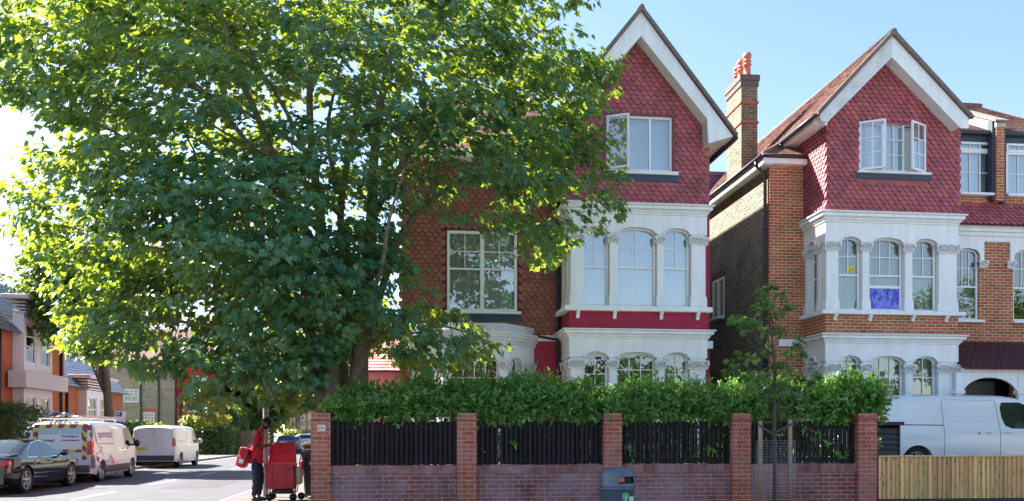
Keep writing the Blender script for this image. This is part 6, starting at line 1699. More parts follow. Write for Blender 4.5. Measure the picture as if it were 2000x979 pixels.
# grey corner pillars with lamps
for sd in (-1, 1):
    b = MB(); c1.side_patch(b, [(.004,.45),(.30,.45),(.17,.95),(.17,1.80),(.004,1.80)], .005, step=.05, sides=(sd,)); b.add([(c1.XO(0,z)-.0065, sd*y, z) for y, z in ((.79,.56),(.79,1.80),(c1.W(0,1.80)+.005,1.80),(c1.W(0,.56)+.005,.56))], [(0,1,2,3)])
    b.build('corner_pillar', M_lav, v1)
both('sill_trim', M_lav, v1, lambda b, s_: c1.side_patch(b, [(1.30,.27),(3.66,.27),(3.66,.52),(1.30,.50)], .006, sides=s_))
for sd in (-1, 1):
    for z0_, z1_ in ((1.30, 1.42), (.70, .80), (1.55, 1.63)): b = MB(); b.add([(c1.XO(0,z)-.010, sd*y, z) for y, z in ((.80,z0_),(.80,z1_),(.90,z1_),(.90,z0_))], [(0,1,2,3)]); b.build('reflector', M_clear_light, v1)
# flank lettering (right side is local -y)
def flank(x, z, off=.006): return (c1.XO(x, z), -(c1.W(x, z)+off), z)
b = MB(); text_into(b, 'openreach', .335, lambda x, y: flank(.62+x, 1.40+y*1.12), bold=-.001, sx=.93); b.build('lettering', M_purple, v1)
def tri(pts, m):
    b = MB(); n = len(pts); cx_ = sum(p[0] for p in pts)/n; cz_ = sum(p[1] for p in pts)/n
    b.add([flank(x, z, .005) for x, z in pts], [tuple(range(n))]); b.build('colour_wash', m, v1)
tri([(.30,1.14),(.62,1.14),(.78,.98),(.36,.86)], M_pinkw); tri([(.34,.84),(.60,.78),(.56,.62),(.36,.70)], M_magenta); tri([(.64,1.13),(.92,1.12),(1.5,.62),(1.20,.60),(.82,.96)], M_teal)
tri([(1.66,.86),(2.10,.55),(1.80,.54)], M_pinkw); tri([(.20,1.75),(.30,1.75),(.52,1.24),(.40,1.22)], M_teal); tri([(1.52,.80),(1.64,.86),(1.76,.56),(1.45,.56)], mat('teal_light', (.5,.7,.72), .5))
# roof ladder, rack and rolled gear: carried on the roof, things of their own
rk = MB(); Tz = 1.95
for x_ in (.5, 1.6, 2.8): rk.box(x_-.025, x_+.025, -.78, .78, Tz+.03, Tz+.07); rk.box(x_-.02, x_+.02, -.76, -.72, Tz-.03, Tz+.03); rk.box(x_-.02, x_+.02, .72, .76, Tz-.03, Tz+.03)
rk.build('roof_rack', M_chrome, v1)
ca, sa = math.cos(R(91.2)), math.sin(R(91.2))
def vw(x, y, z): return (-10.68+x*ca-y*sa, 28.15+x*sa+y*ca, z)
ld_ = thing('roof_ladder', 'long pale ladder lying flat on the rack of the lettered van', 'ladder', vw(.2, -.45, Tz+.075), R(91.2))
b = MB()
for y in (-.2, .2): b.box(0, 3.1, y-.03, y+.03, 0, .075)
b.build('side_rail', mat('pale_ladder', (.66,.56,.52), .5), ld_)
b = MB()
for k in range(11): b.tube([(.15+k*.28, -.2, .04), (.15+k*.28, .2, .04)], .018, 6)
b.build('rungs', M_galv, ld_)
ge = thing('roof_gear', 'dark bundle of roof bars and straps at the rear of the lettered van roof', 'equipment', vw(.15, .25, Tz+.08), R(91.2))
b = MB(); r3 = random.Random(2)
for k in range(14): b.tube([(r3.uniform(0,.3), r3.uniform(-.4,.4), r3.uniform(.02,.16)), (r3.uniform(.5,1.0), r3.uniform(-.4,.4), r3.uniform(.02,.14))], .02+.015*r3.random(), 6)
b.build('bars', mat('dark_gear', (.05,.06,.10), .5), ge)
b = MB(); 
for k in range(4): b.ball((.15+k*.22, -.3+.15*k, .10), .06)
b.build('strap_buckles', M_chrome, ge)
# --- black saloon
cg = thing('black_saloon', 'shiny black saloon car parked in front of the lettered van', 'car', (-10.62, 22.50, 0), R(91.0))
top = [(0,.90),(.04,.97),(.12,1.00),(.55,1.03),(.72,1.045),(1.05,1.20),(1.35,1.325),(1.65,1.40),(2.05,1.425),(2.45,1.41),(2.75,1.35),(3.15,1.16),(3.42,1.02),(3.6,.98),(4.2,.90),(4.55,.80),(4.72,.66)]
plan = [(0,.86),(.06,.91),(.2,.96),(.6,1),(3.6,1),(4.2,.96),(4.5,.88),(4.65,.78),(4.72,.66)]
cc = Car(4.72, 1.86, .22, top, plan, .88, .42, (.95, 3.80), .345, rc=.10, rear=[(0,.12),(.3,.06),(.45,0),(.62,0),(.72,.05),(1.0,.10)], front=[(0,.1),(.4,0),(.9,.12)], sq=2.4, shoulder=.03)
b = MB(); cc.shell(b); o = b.build('body', M_carb, cg); shade_smooth_auto(o, 38)
underbody(cg, cc)
for xw in (.95, 3.80):
    for sd in (-1, 1): wheel(cg, xw, sd*(cc.hw-.125), .345, .24, sd, spokes=5, deep=.025)
arch_trim(cg, cc, M_carb, w=.02)
both('side_window', M_glass_van, cg, lambda b, s_: cc.side_patch(b, [(1.12,.965),(1.30,1.12),(1.62,1.285),(1.98,1.335),(2.02,.955)], .004, step=.04, sides=s_))
both('side_window', M_glass_van, cg, lambda b, s_: cc.side_patch(b, [(2.07,.955),(2.05,1.34),(2.35,1.32),(2.62,1.25),(3.02,1.06),(3.12,.96)], .004, step=.04, sides=s_))
b = MB(); cc.side_patch(b, [(.98,.955),(1.07,.955),(1.22,1.10),(1.58,1.32),(1.50,1.32),(1.12,1.12)], .003, step=.04) if False else None
b = MB(); cc.seam(b, [(1.06,.935),(2.1,.925),(3.2,.93)], w=.018, off=.006); cc.seam(b, [(1.06,.935),(1.28,1.14),(1.60,1.305),(2.0,1.365),(2.35,1.345),(2.64,1.27),(3.06,1.07),(3.2,.93)], w=.012, off=.005); b.build('window_trim', M_chrome, cg)
b = MB(); cc.seam(b, [(1.30,.50),(1.22,.75),(1.15,.93)], w=.008); cc.seam(b, [(2.06,.30),(2.08,.6),(2.05,.93)], w=.008); cc.seam(b, [(3.22,.30),(3.28,.6),(3.18,.93)], w=.008); cc.seam(b, [(1.32,.32),(3.25,.30)], w=.008); b.build('door_seams', M_plast, cg)
b = MB(); b.smooth = True
for x_ in (1.42, 2.24):
    for sd in (-1, 1): b.ball((x_, sd*(cc.W(x_,.80)+.012), .82), .10, .016, .018, n=8, m=8)
b.build('door_handle', M_carb, cg)
b = MB(); cc.top_patch(b, .74, 1.40, lambda x: -.60+.05*(x-.7), lambda x: .60-.05*(x-.7)); b.build('rear_window', M_glass_van, cg)
b = MB(); cc.top_patch(b, 2.74, 3.40, lambda x: -.56-.12*(x-2.7), lambda x: .56+.12*(x-2.7)); b.build('windscreen', M_glass_van, cg)
for sd in (-1, 1):
    b = MB(); cc.side_patch(b, [(.004,.76),(.15,.78),(.12,.86),(.004,.88)], .006, sides=(sd,), step=.04)
    b.add([(cc.XO(0,z)-.006, sd*y, z) for y, z in ((.62,.76),(.62,.86),(cc.W(0,.88)+.006,.88),(cc.W(0,.74)+.006,.74))], [(0,1,2,3)]); b.build('tail_light', M_red_light, cg)
    b = MB(); b.smooth = True; b.ball((2.98, sd*1.02, .99), .07, .11, .065, n=10, m=8); b.tube([(3.0, sd*.86, .95), (2.98, sd*.98, .96)], .02, 6); b.build('wing_mirror', M_carb, cg)
b = MB(); b.add([(cc.XO(0,z)-.012, y, z) for y, z in ((.26,.60),(-.26,.60),(-.26,.71),(.26,.71))], [(0,1,2,3)]); b.build('licence_plate', mat('plate_yellow', (.75,.55,.03), .5), cg)
v1.scale = (1.06, 1, 1); v2.scale = (1.08, 1, 1.01); cg.scale = (1.10, 1, .985)
# --- small far cars
def small_car(label, x, y, rz, m, Hh=1.45):
    t = thing('hatchback', label, 'car', (x, y, 0), rz, 'cars parked far down the side street'); k = Hh/1.45
    top = [(0,.95*k),(.08,1.05*k),(.45,1.36*k),(.8,1.43*k),(1.6,1.45*k),(2.2,1.40*k),(2.9,1.05*k),(3.1,.98*k),(3.7,.88*k),(4.0,.62*k)]
    c = Car(4.0, 1.76, .24, top, [(0,.88),(.2,.97),(.6,1),(3.2,1),(3.8,.9),(4.0,.75)], .90*k, .36, (.7, 3.2), .31, rc=.12, rear=[(0,.05),(.6,0),(.9,.08),(1.3,.12)], sq=2.5)
    b = MB(); c.shell(b); o = b.build('body', m, t); shade_smooth_auto(o, 40); underbody(t, c)
    for xw in (.7, 3.2):
        for sd in (-1, 1): wheel(t, xw, sd*.76, .31, .2, sd, spokes=5)
    both('side_window', M_glass_van, t, lambda b, s_: c.side_patch(b, [(.62,.98*k),(.85,1.30*k),(1.9,1.33*k),(2.6,1.0*k)], .004, sides=s_))
    b = MB(); c.top_patch(b, .10, .42, lambda x: -.58, lambda x: .58); b.build('rear_window', M_glass_van, t)
    for sd in (-1, 1): b = MB(); b.add([(c.XO(0,z)-.006, sd*y_, z) for y_, z in ((.62,.68),(.62,.92),(c.W(0,.9)+.004,.92),(c.W(0,.7)+.004,.68))], [(0,1,2,3)]); b.build('tail_light', M_red_light, t)
    b = MB(); b.add([(c.XO(0,z)-.012, y_, z) for y_, z in ((.26,.55),(-.26,.55),(-.26,.66),(.26,.66))], [(0,1,2,3)]); b.build('licence_plate', mat('plate_yellow', (.75,.55,.03), .5), t)
    return t
small_car('dark blue hatchback seen between the man in red and the trolley lid', -9.9, 72, R(90), paint('blue_car', (.04,.06,.14)))
small_car('silver car parked just ahead of the dark blue hatchback', -10.0, 84, R(90), paint('silver_car', (.45,.46,.48), metal=.4))
small_car('small white car parked far away beside the golden hedge', PX(596, 120)-.4, 120, R(90), paint('white_car', (.7,.7,.7)), 1.6)
small_car('white hatchback just left of the numbered pier, far down the street', PX(609, 76)-.2, 74, R(90), paint('white_car', (.7,.7,.7)), 1.6)
# ================================================================ people and things on the pavement
def skin_mesh(V, E, Rr, root=0, sub=1):
    me = bpy.data.meshes.new('skin'); me.from_pydata([tuple(v) for v in V], E, []); me.update()
    ob = bpy.data.objects.new('skin', me); COL.objects.link(ob)
    md = ob.modifiers.new('skin', 'SKIN'); md.use_smooth_shade = True; md.branch_smoothing = .6
    sl = me.skin_vertices[0].data
    for i, r in enumerate(Rr):
        r = r if isinstance(r, tuple) else (r, r); sl[i].radius = r
        sl[i].use_root = (i == root)
    ms = ob.modifiers.new('sub', 'SUBSURF'); ms.levels = sub; ms.render_levels = sub
    dg = bpy.context.evaluated_depsgraph_get(); dg.update()
    m2 = bpy.data.meshes.new_from_object(ob.evaluated_get(dg))
    vs = [tuple(v.co) for v in m2.vertices]; fs = [tuple(p.vertices) for p in m2.polygons]
    bpy.data.objects.remove(ob); bpy.data.meshes.remove(me); bpy.data.meshes.remove(m2)
    return vs, fs
def lerp3(a, b, t): return tuple(a[i]+(b[i]-a[i])*t for i in range(3))
def person(label, loc, rz, J, skin, shirt, trousers, shoe, s=1.0, hat=None, beard=None, hair=None, group=None):
    p = thing('person', label, 'person', loc, rz, group); p.scale = (s, s, s)
    V = []; E = []; Rr = []
    def add(c, r, par=None):
        V.append(c); Rr.append(r)
        if par is not None: E.append((par, len(V)-1))
        return len(V)-1
    pel = add(J['pelvis'], .11); wa = add(lerp3(J['pelvis'], J['chest'], .45), .10, pel); ch = add(J['chest'], .115, wa); nb = add(J['neck'], .062, ch); nt_ = add(lerp3(J['neck'], J['head'], .62), .052, nb)
    wr = {}
    for sd in ('n', 'f'):
        sh = add(J['sh'+sd], .058, ch); el = add(J['el'+sd], .043, sh); fo = add(lerp3(J['el'+sd], J['wr'+sd], .35), .041, el); w_ = add(J['wr'+sd], .027, fo); pm = add(J['pa'+sd], (.036, .02), w_)
        hp = add(J['hip'+sd], .085, pel); kn = add(J['kn'+sd], .058, hp); cf = add(lerp3(J['kn'+sd], J['an'+sd], .3), .056, kn); an = add(J['an'+sd], .038, cf); add(J['to'+sd], .035, an)
    vs, fs = skin_mesh(V, E, Rr, 0)
    b = MB(); b.smooth = True; b.add(vs, fs)
    # head with face
    H_ = Vector(J['head']); M3 = Matrix.Rotation(J.get('tilt', 0), 3, 'Y') @ Matrix.Rotation(J.get('turn', 0), 3, 'Z')
    def hd(mb, fn, n=20, m=16):
        v = []; f = []
        for i in range(m+1):
            ph = math.pi*i/m
            for k in range(n):
                t = 2*math.pi*k/n; q = fn(math.sin(ph)*math.cos(t), math.sin(ph)*math.sin(t), -math.cos(ph)); v.append(H_+M3 @ Vector(q))
        for i in range(m):
            for k in range(n): f.append((i*n+k, i*n+(k+1)%n, (i+1)*n+(k+1)%n, (i+1)*n+k))
        mb.smooth = True; mb.add(v, f)
    def headf(x, y, z):
        X, Y_, Z_ = x*.095, y*.074, z*.115
        if z < -.1: X = X*(1+.10*z)+(.012 if x > 0 else 0); Y_ *= 1+.28*z
        if x > .8 and abs(y) < .22 and -.35 < z < .18: X += .020*(1-abs(y)/.22)*(1 if z < 0 else .5)
        if x > .75 and abs(z-.12) < .16 and .15 < abs(y) < .6: X -= .007
        if x > .8 and abs(z+.52) < .10 and abs(y) < .35: X += .006
        return (X, Y_, Z_)
    hd(b, headf)
    for sy in (-1, 1): b.ball(H_+M3 @ Vector((-.004, sy*.074, .0)), .018, .009, .03, n=8, m=6)
    # fingers and thumb
    for sd in ('n', 'f'):
        pa = Vector(J['pa'+sd]); wv = Vector(J['wr'+sd]); d = (pa-wv).normalized(); sdv = Vector((0, 1, 0)).cross(d).normalized(); lat = d.cross(sdv).normalized()
        curl = J.get('curl', Vector((0, 0, -1)))
        for k, (o, l) in enumerate(((-.030, .068), (-.010, .078), (.010, .073), (.029, .058))):
            r0 = pa+d*.018+lat*o; a = r0+d*l*.5+curl*.006; c = a+(d*.8+curl*.6).normalized()*l*.32; e = c+(d*.4+curl*.9).normalized()*l*.25
            b.tube([r0-d*.02, r0, a, c, e], [.009, .0095, .009, .0082, .006], 6)
        th = pa-d*.02-lat*.03; b.tube([th+lat*.01, th-lat*.012+d*.02, th-lat*.02+d*.05+curl*.01], [.011, .010, .0075], 6)
    b.build('body', skin, p)
    # eyes
    e = MB()
    for sy in (-1, 1): e.ball(H_+M3 @ Vector((.083, sy*.030, .008)), .010, n=8, m=6)
    e.build('eyes', mat('eye', (.05,.04,.035), .3), p)
    # shirt
    V2 = [J['pelvis'], lerp3(J['pelvis'], J['chest'], .45), J['chest'], J['neck']]; R2 = [(.148,.158), (.145,.155), (.15,.16), .082]; E2 = [(0,1),(1,2),(2,3)]
    V2.append(tuple(Vector(J['pelvis'])+Vector((0,0,-.09)))); R2.append((.148,.16)); E2.append((0,4))
    for sd in ('n', 'f'):
        i = len(V2); V2.append(J['sh'+sd]); R2.append(.078); E2.append((2, i)); V2.append(lerp3(J['sh'+sd], J['el'+sd], .5)); R2.append(.068); E2.append((i, i+1)); V2.append(lerp3(J['sh'+sd], J['el'+sd], .86)); R2.append(.064); E2.append((i+1, i+2))
    vs, fs = skin_mesh(V2, E2, R2, 0, sub=2)
    b = MB(); b.smooth = True
    rgw = np.random.RandomState(3)
    vs = [(x+.006*math.sin(z*38+x*20)*math.cos(y*17), y+.004*math.sin(z*31+x*25), z) for x, y, z in vs]
    b.add(vs, fs); b.tube([Vector(J['neck'])+Vector((0,0,-.0)), Vector(J['neck']).lerp(Vector(J['head']), .22)], [.078, .068], 12, cap=False); b.build('shirt', shirt, p)
    V3 = [tuple(Vector(J['pelvis'])+Vector((0,0,-.05)))]; R3 = [(.075,.085)]; E3 = []
    for sd in ('n', 'f'):
        i = len(V3); V3 += [J['hip'+sd], lerp3(J['hip'+sd], J['kn'+sd], .5), J['kn'+sd], lerp3(J['kn'+sd], J['an'+sd], .4), lerp3(J['kn'+sd], J['an'+sd], .93)]; R3 += [.088, .100, .082, .078, .056]
        E3 += [(0, i), (i, i+1), (i+1, i+2), (i+2, i+3), (i+3, i+4)]
    vs, fs = skin_mesh(V3, E3, R3, 0, sub=2); vs = [(x+.006*math.sin(z*45+y*20), y+.004*math.sin(z*37), z) for x, y, z in vs]
    b = MB(); b.smooth = True; b.add(vs, fs); b.build('trousers', trousers, p)
    for sd in ('n', 'f'):
        an = Vector(J['an'+sd]); to = Vector(J['to'+sd]); d = (to-an); d.z = 0; d.normalize()
        b = MB(); b.smooth = True; base = Vector((an.x, an.y, 0))
        vv = [tuple(base-d*.05+Vector((0,0,.05))), tuple(base+d*.02+Vector((0,0,.055))), tuple(base+d*.12+Vector((0,0,.042))), tuple(base+d*.19+Vector((0,0,.035)))]
        q, f = skin_mesh(vv, [(0,1),(1,2),(2,3)], [(.042,.05),(.045,.052),(.045,.042),(.036,.032)], 0, 1)
        q = [(x, y, max(.003, z)) for x, y, z in q]; b.add(q, f); b.build('shoe', shoe, p)
    if hat:
        b = MB(); 
        hd(b, lambda x, y, z: (x*.104-.004, y*.086, max(z, .02+.0*x)*.118+.018), 20, 14)
        pts = []
        n = 12
        v = []; 
        for i in range(n+1):
            t = -1.15+2.3*i/n
            v += [H_+M3 @ Vector((.085*math.cos(t)+.005, .082*math.sin(t), .042)), H_+M3 @ Vector((.085*math.cos(t)+.085*math.cos(t*.8), .075*math.sin(t), .018)),
                  H_+M3 @ Vector((.085*math.cos(t)+.085*math.cos(t*.8), .075*math.sin(t), .010)), H_+M3 @ Vector((.085*math.cos(t)+.005, .082*math.sin(t), .030))]
        f = []
        for i in range(n):
            a = 4*i; f += [(a, a+1, a+5, a+4), (a+1, a+2, a+6, a+5), (a+2, a+3, a+7, a+6)]
        b.add(v, f); b.build('cap', hat, p)
    if beard:
        b = MB(); hd(b, lambda x, y, z: (x*.100+.012 if z < -.25 else x*.09, y*.070*(1+.2*min(0, z)), min(z, -.30)*.118-.004)); b.build('beard', beard, p)
    if hair:
        b = MB(); hd(b, lambda x, y, z: (x*.098-.012, y*.080, (z if x < .3 else max(z, .45))*.120+.006)); b.build('hair', hair, p)
    return p
YMAN = 18.5
xm = PX(500, YMAN)
M_skin_d = mat('dark_skin', (.105,.052,.032), .5); M_redshirt = mat('red_shirt', (.62,.014,.032), .8, noise=.12, nscale=9, bump=.3, bscale=14); M_navyt = mat('navy_trousers', (.018,.024,.045), .85, bump=.4, bscale=16)
J = dict(pelvis=(0,0,.95), chest=(.055,0,1.32), neck=(.10,0,1.47), head=(.205,-.0,1.635), tilt=R(32), turn=R(-8),
         shn=(.07,-.185,1.40), eln=(-.01,-.225,1.13), wrn=(.19,-.17,1.17), pan=(.265,-.15,1.195), shf=(.07,.185,1.40), elf=(.03,.22,1.13), wrf=(.23,.13,1.17), paf=(.30,.10,1.19),
         hipn=(0,-.085,.90), knn=(.03,-.10,.49), ann=(-.03,-.11,.075), ton=(.10,-.13,.035), hipf=(.01,.085,.90), knf=(.08,.10,.50), anf=(.03,.11,.075), tof=(.16,.13,.035), curl=Vector((.3,0,-.95)))
man = person('bearded man in a red shirt and black cap looking down beside the red trolley', (xm, YMAN, .12), 0, J, M_skin_d, M_redshirt, M_navyt, mat('black_shoe', (.015,.015,.016), .5), s=.985, hat=mat('cap_black', (.010,.010,.014), .8), beard=mat('beard', (.012,.009,.008), .95))
b = MB(); b.tube([(.20,-.074,1.615), (.205,-.078,1.585)], .006, 6); b.build('earbud', M_white, man)
# red satchel slung on his back
sg = thing('satchel', 'red shoulder satchel with a white label hanging behind the man in red', 'bag', (xm-.20, YMAN-.02, 1.03))
sg.rotation_euler = (0, R(14), 0)
b = MB(); b.smooth = False
vs = []; prof = [(-.10,-.24,.10),(-.13,-.18,.17),(-.14,0,.19),(-.11,.16,.18),(-.05,.23,.14)]
b.bbox(-.115, .055, -.18, .18, -.22, .18, .035); b.bbox(-.15, -.10, -.15, .15, -.20, .02, .02); b.build('bag_body', mat('red_nylon', (.55,.012,.03), .55, bump=.4, bscale=18), sg)
b = MB(); b.bbox(-.135, .06, -.186, .186, .03, .195, .02); b.build('flap', mat('red_nylon_dark', (.42,.01,.025), .6), sg)
b = MB(); b.box(-.09, -.0, -.187, -.1835, -.13, -.04); b.build('white_label', M_white, sg)
b = MB(); b.tube([(.0,-.10,.19), (.12,-.165,.36), (.22,-.13,.46), (.27,-.05,.49)], [.016,.018,.016,.010], 6); b.build('strap', M_black, sg)
# trolley
YTR = 18.55
x0, x1 = PX(517.5, YTR), PX(575, YTR); tx = (x0+x1)/2; hw = (x1-x0)/2
tg = thing('delivery_trolley', 'red plastic delivery trolley on black wheels with its lid standing open', 'trolley', (tx, YTR+.22, .12))
M_redp = mat('red_plastic', (.52,.012,.035), .38, noise=.1, nscale=5); M_redp2 = mat('red_plastic_inner', (.40,.010,.028), .45)
zt, zb = .765, .245; d0, d1 = -.22, .22
b = MB(); w0, w1 = hw*.93, hw
vs = []
for z, w_, dd in ((zb, w0, .19), (zb+.02, w0+.006, .20), (zt-.06, w1-.008, .215), (zt-.055, w1+.012, .232), (zt, w1+.014, .234)):
    c = .03
    vs += [(-w_+c,-dd,z),(w_-c,-dd,z),(w_,-dd+c,z),(w_,dd-c,z),(w_-c,dd,z),(-w_+c,dd,z),(-w_,dd-c,z),(-w_,-dd+c,z)]
fs = [tuple(range(7,-1,-1))]
for i in range(4):
    for k in range(8): fs.append((i*8+k, i*8+(k+1)%8, (i+1)*8+(k+1)%8, (i+1)*8+k))
b.add(vs, fs); b.bbox(-w0-.01, -w0+.13, -.222, -.205, zb+.12, zt-.11, .008); b.bbox(w0-.13, w0+.01, -.222, -.205, zb+.12, zt-.11, .008); b.bbox(-.15, .15, -.212, -.196, zb+.0, zb+.05, .01)
tbx = b.build('container', M_redp, tg)
b = MB(); b.box(-w1+.03, w1-.03, -.19, .19, zt-.25, zt-.24); b.build('container_floor', M_redp2, tbx)
lz0, lz1 = zt+.004, zt+.455
b = MB(); Ml = frame((0, .235, lz0), (1,0,0), (0,math.cos(R(12)),-math.sin(R(12))), (0,math.sin(R(12)),math.cos(R(12)))); b.M = Ml
b.prism([(-hw*.99,0),(hw*.96,0),(hw*.84,lz1-lz0-.03),(hw*.78,lz1-lz0),(-hw*.80,lz1-lz0),(-hw*.86,lz1-lz0-.03)], -.0, .03)
b.prism([(-hw*.99,0),(-hw*.86,lz1-lz0-.03),(-hw*.80,lz1-lz0-.03),(-hw*.92,0)], -.035, -.001); b.prism([(hw*.96,0),(hw*.84,lz1-lz0-.03),(hw*.77,lz1-lz0-.03),(hw*.88,0)], -.035, -.001); b.box(-hw*.80, hw*.78, -.035, -.001, lz1-lz0-.035, lz1-lz0-.002)
b.bbox(-hw*.35, hw*.35, -.014, -.001, .22, .37, .006); b.box(-hw*.85, hw*.85, -.02, -.001, .03, .05)
ld = b.build('lid', M_redp2, tg)
b = MB(M=Ml); b.bbox(-.07, .07, -.045, .035, lz1-lz0-.015, lz1-lz0+.008, .004); b.build('latch', M_galv, ld)
b = MB()
for x in (-hw*.75, hw*.75): b.tube([(x, .21, zt-.02), (x, .24, lz0+.05)], .012, 6)
b.build('hinge', M_galv, ld)
b = MB()
for x in (-hw+.10, hw-.05, ):
    for y in (-.16, .18): b.tube([(x, y, zb+.02), (x+.02*(1 if x > 0 else -1), y, .12)], .014, 6)
b.tube([(-hw+.08,-.16,.17),(hw+.02,-.16,.17)], .012, 6); b.tube([(-hw+.08,.18,.17),(hw+.02,.18,.17)], .012, 6)
b.tube([(hw+.0,.18,.17),(hw+.06,.20,.5),(hw+.08,.22,.95),(hw+.14,.22,1.08),(hw+.19,.20,1.02),(hw+.19,.2,.8)], .012, 6); b.tube([(hw+.0,-.14,.17),(hw+.06,-.12,.5),(hw+.10,-.10,.86),(hw+.19,-.10,.86),(hw+.2,-.1,.7)], .012, 6)
b.build('frame', M_black, tg)
b = MB(); b.bbox(-hw+.14, hw-.06, -.15, .16, .14, zb-.005, .02); b.build('under_tray', M_plast, tg)
for (x, y, r_) in ((-hw+.09, -.19, .078), (hw-.03, -.19, .078), (hw+.10, .12, .078), (-hw+.09, .2, .078)):
    b = MB(); b.lathe([(r_*.6,-.02),(r_*.97,-.022),(r_,-.012),(r_,.012),(r_*.97,.022),(r_*.6,.02)], (x, y, r_), 20, 'y'); w_ = b.build('wheel', M_tyre, tg)
    b = MB(); b.lathe([(r_*.58,-.024),(r_*.2,-.028)], (x, y, r_), 14, 'y'); b.build('hub', M_rim_dark, w_)
b = MB(); b.smooth = True; b.bbox(hw+.02, hw+.13, -.17, .14, .33, .74, .03); b.build('side_pouch', mat('cream_canvas', (.60,.45,.36), .8, noise=.15), tg)
b = MB(); b.bbox(hw+.10, hw+.17, -.08, .14, .66, .84, .02); b.build('rolled_cover', M_redp2, tg)
# post with sign
YP = 19.9
pg = thing('sign_post', 'grey round metal post carrying a plain board half hidden in the leaves', 'sign post', (PX(519, YP), YP, .12))
hp_ = PZ(519, 732, YP)-.12
b = MB(); b.lathe([(.062,-.02),(.062,.0),(.060,hp_),(.05,hp_+.01)], (0,0,0), 14); b.build('post', M_pole, pg)
b = MB(); s0, s1 = PX(506, YP)-PX(519, YP), PX(566, YP)-PX(519, YP); b.bbox(s0, s1, -.10, -.075, PZ(519, 783, YP)-.12, PZ(519, 733, YP)-.12, .006); b.build('sign_board', mat('board_ochre', (.52,.42,.12), .5, noise=.12), pg)
b = MB(); b.box(s0, s1, -.104, -.101, PZ(519, 783, YP)-.118, PZ(519, 778, YP)-.12); b.build('board_edge', M_white, pg)
b = MB(); 
for zc in (PZ(519, 745, YP)-.12, PZ(519, 772, YP)-.12): b.lathe([(.072,-.015),(.072,.015)], (0,0,zc), 12)
b.build('bracket', M_galv, pg)
# parking plate on leaning post by the vans
yk = 34.5; kp = thing('parking_sign', 'small tilted white parking plate on a leaning post behind the lettered van', 'street sign', (PX(237, yk)-.2, yk, .12))
kp.rotation_euler = (0, R(5), 0)
hk = PZ(237, 802, yk)-.12
b = MB(); b.lathe([(.035,-.1),(.035,hk)], (0,0,0), 10); b.build('post', M_pole, kp)
b = MB(); b.bbox(-.19, .19, -.055, -.04, hk-.42, hk-.02, .01); b.M = None; pl2 = b.build('plate', M_white2, kp)
b = MB(); b.box(-.15, .05, -.0585, -.0555, hk-.22, hk-.05); b.build('blue_square', mat('sign_blue', (.02,.06,.35), .5), pl2)
b = MB(); text_into(b, 'P', .15, lambda x, y: (-.105+x, -.0595, hk-.19+y), bold=.004); b.build('symbol', M_white2, pl2)
# wheelie bins
def wheelie(label, xc, yc, m, mlid, hgt=1.03, num=None, lidang=0):
    t = thing('wheelie_bin', label, 'wheelie bin', (xc, yc, .12)); k = hgt
    b = MB(); 
    pr = [(0.06*k, .215, .25), (.55*k, .25, .29), (.90*k, .275, .33), (.905*k, .29, .345), (.94*k, .29, .345)]
    vs = []
    for z, w_, d in pr: 
        c = .03; vs += [(-w_+c,-d,z),(w_-c,-d,z),(w_,-d+c,z),(w_,d-c,z),(w_-c,d,z),(-w_+c,d,z),(-w_,d-c,z),(-w_,-d+c,z)]
    fs = [tuple(range(7,-1,-1))]
    for i in range(len(pr)-1):
        for q in range(8): fs.append((i*8+q, i*8+(q+1)%8, (i+1)*8+(q+1)%8, (i+1)*8+q))
    fs.append(tuple(range(len(pr)*8-8, len(pr)*8))); b.add(vs, fs); b.build('bin_body', m, t)
    b = MB(); b.bbox(-.30, .30, -.36, .36, .945*k, .975*k, .012); b.bbox(-.25, .25, -.30, .30, .9755*k, 1.0*k, .012); b.build('lid', mlid, t)
    for s_ in (-1, 1):
        b = MB(); b.lathe([(.06,-.02),(.10,-.022),(.10,.022),(.06,.02)], (s_*.24, .27, .10), 18, 'x'); b.build('wheel', M_tyre, t)
    b = MB(); b.tube([(-.26,.38,.90*k),(.26,.38,.90*k)], .018, 8); b.box(-.27,-.24,.30,.39,.88*k,.93*k); b.box(.24,.27,.30,.39,.88*k,.93*k); b.build('handle', m, t)
    if num:
        b = MB(); text_into(b, num, .15, lambda x, y: (-.13+x, -.315+.0, .70*k+y), bold=.004); b.build('painted_number', M_white2, t)
    return t
M_bing = mat('bin_green', (.030,.045,.035), .5, noise=.15); M_binb = mat('bin_brown', (.22,.14,.05), .55)
wheelie('dark green wheelie bin with a white number beside the pier numbered 339', PX(588, 19.3)+.32, 19.3, M_bing, M_bing, 1.06, num='2')
wheelie('brown wheelie bin standing just behind the dark green one', PX(592, 20.6)+.32, 20.6, M_bing, M_binb, 1.2)
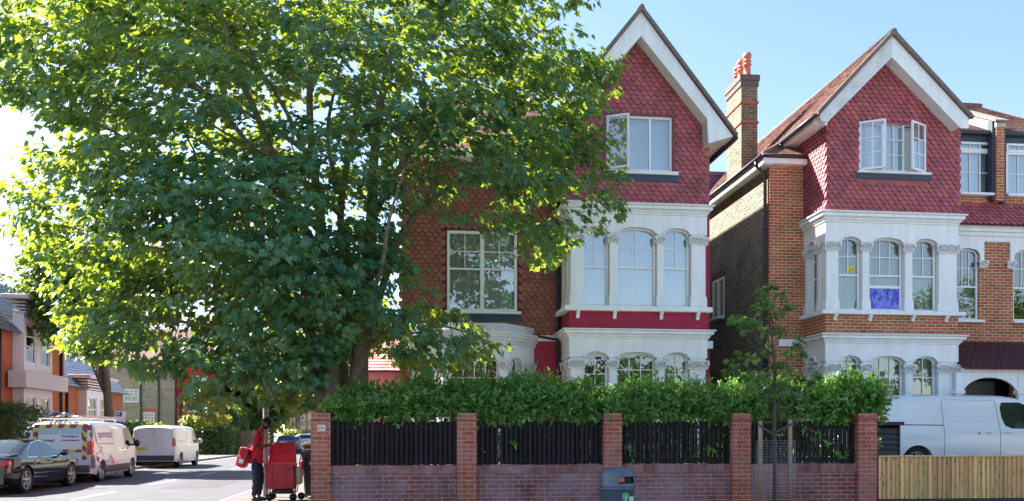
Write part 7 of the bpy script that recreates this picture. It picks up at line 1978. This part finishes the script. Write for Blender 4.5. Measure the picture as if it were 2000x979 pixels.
# distant walker
Jw = dict(pelvis=(0,0,.93), chest=(.02,0,1.27), neck=(.03,0,1.42), head=(.06,0,1.57), tilt=R(4),
          shn=(.02,-.18,1.36), eln=(-.06,-.22,1.09), wrn=(-.02,-.21,.86), pan=(.01,-.21,.78), shf=(.02,.18,1.36), elf=(.08,.22,1.10), wrf=(.20,.20,.92), paf=(.25,.20,.86),
          hipn=(0,-.085,.88), knn=(.12,-.09,.50), ann=(.18,-.09,.09), ton=(.30,-.09,.05), hipf=(0,.085,.88), knf=(-.02,.09,.48), anf=(-.22,.09,.12), tof=(-.12,.09,.04))
person('distant walker in a pale lilac top and dark trousers on the far pavement', (PX(496.5, 72), 72, .12), R(-90), Jw, mat('light_skin', (.45,.28,.2), .5), mat('lilac_top', (.62,.58,.70), .8), M_navyt, M_white, s=1.03, hair=mat('white_hair', (.65,.63,.6), .8))
# ================================================================ light, sky, camera
AZ, EL = R(54), R(41)
w = bpy.data.worlds.new('World'); sc.world = w; w.use_nodes = True
nt = w.node_tree; bg = nt.nodes['Background']; sky = nt.nodes.new('ShaderNodeTexSky'); sky.sky_type = 'NISHITA'; sky.sun_disc = False
sky.sun_elevation = EL; sky.sun_rotation = -AZ; sky.air_density = 1.0; sky.dust_density = .7; sky.ozone_density = 1.6; sky.altitude = 50
nt.links.new(sky.outputs[0], bg.inputs[0]); bg.inputs[1].default_value = .067
S = Vector((-math.sin(AZ)*math.cos(EL), math.cos(AZ)*math.cos(EL), math.sin(EL)))
ld = bpy.data.lights.new('sun', 'SUN'); ld.energy = 5.0; ld.angle = R(.6); ld.color = (1, .96, .90)
lo = bpy.data.objects.new('sun', ld); COL.objects.link(lo); lo.rotation_euler = S.to_track_quat('Z', 'Y').to_euler(); lo.location = (0, 0, 30)
cd = bpy.data.cameras.new('camera'); cam = bpy.data.objects.new('camera', cd); COL.objects.link(cam)
cd.sensor_width = 36; cd.lens = 36*F/2000; cd.shift_y = (H-489.5)/2000; cd.clip_end = 2000; cd.clip_start = .1
cam.location = (0, 0, CH); cam.rotation_euler = (R(90), 0, -TH); sc.camera = cam
sc.view_settings.view_transform = 'Standard'; sc.view_settings.look = 'None'; sc.view_settings.gamma = 1; sc.view_settings.exposure = 2.25
cy = sc.cycles; cy.max_bounces = 6; cy.diffuse_bounces = 3; cy.glossy_bounces = 3; cy.transparent_max_bounces = 12; cy.transmission_bounces = 4
try: cy.use_denoising = True; cy.denoiser = 'OPENIMAGEDENOISE'
except Exception: pass
cy.caustics_reflective = False; cy.caustics_refractive = False; cy.sample_clamp_indirect = 6
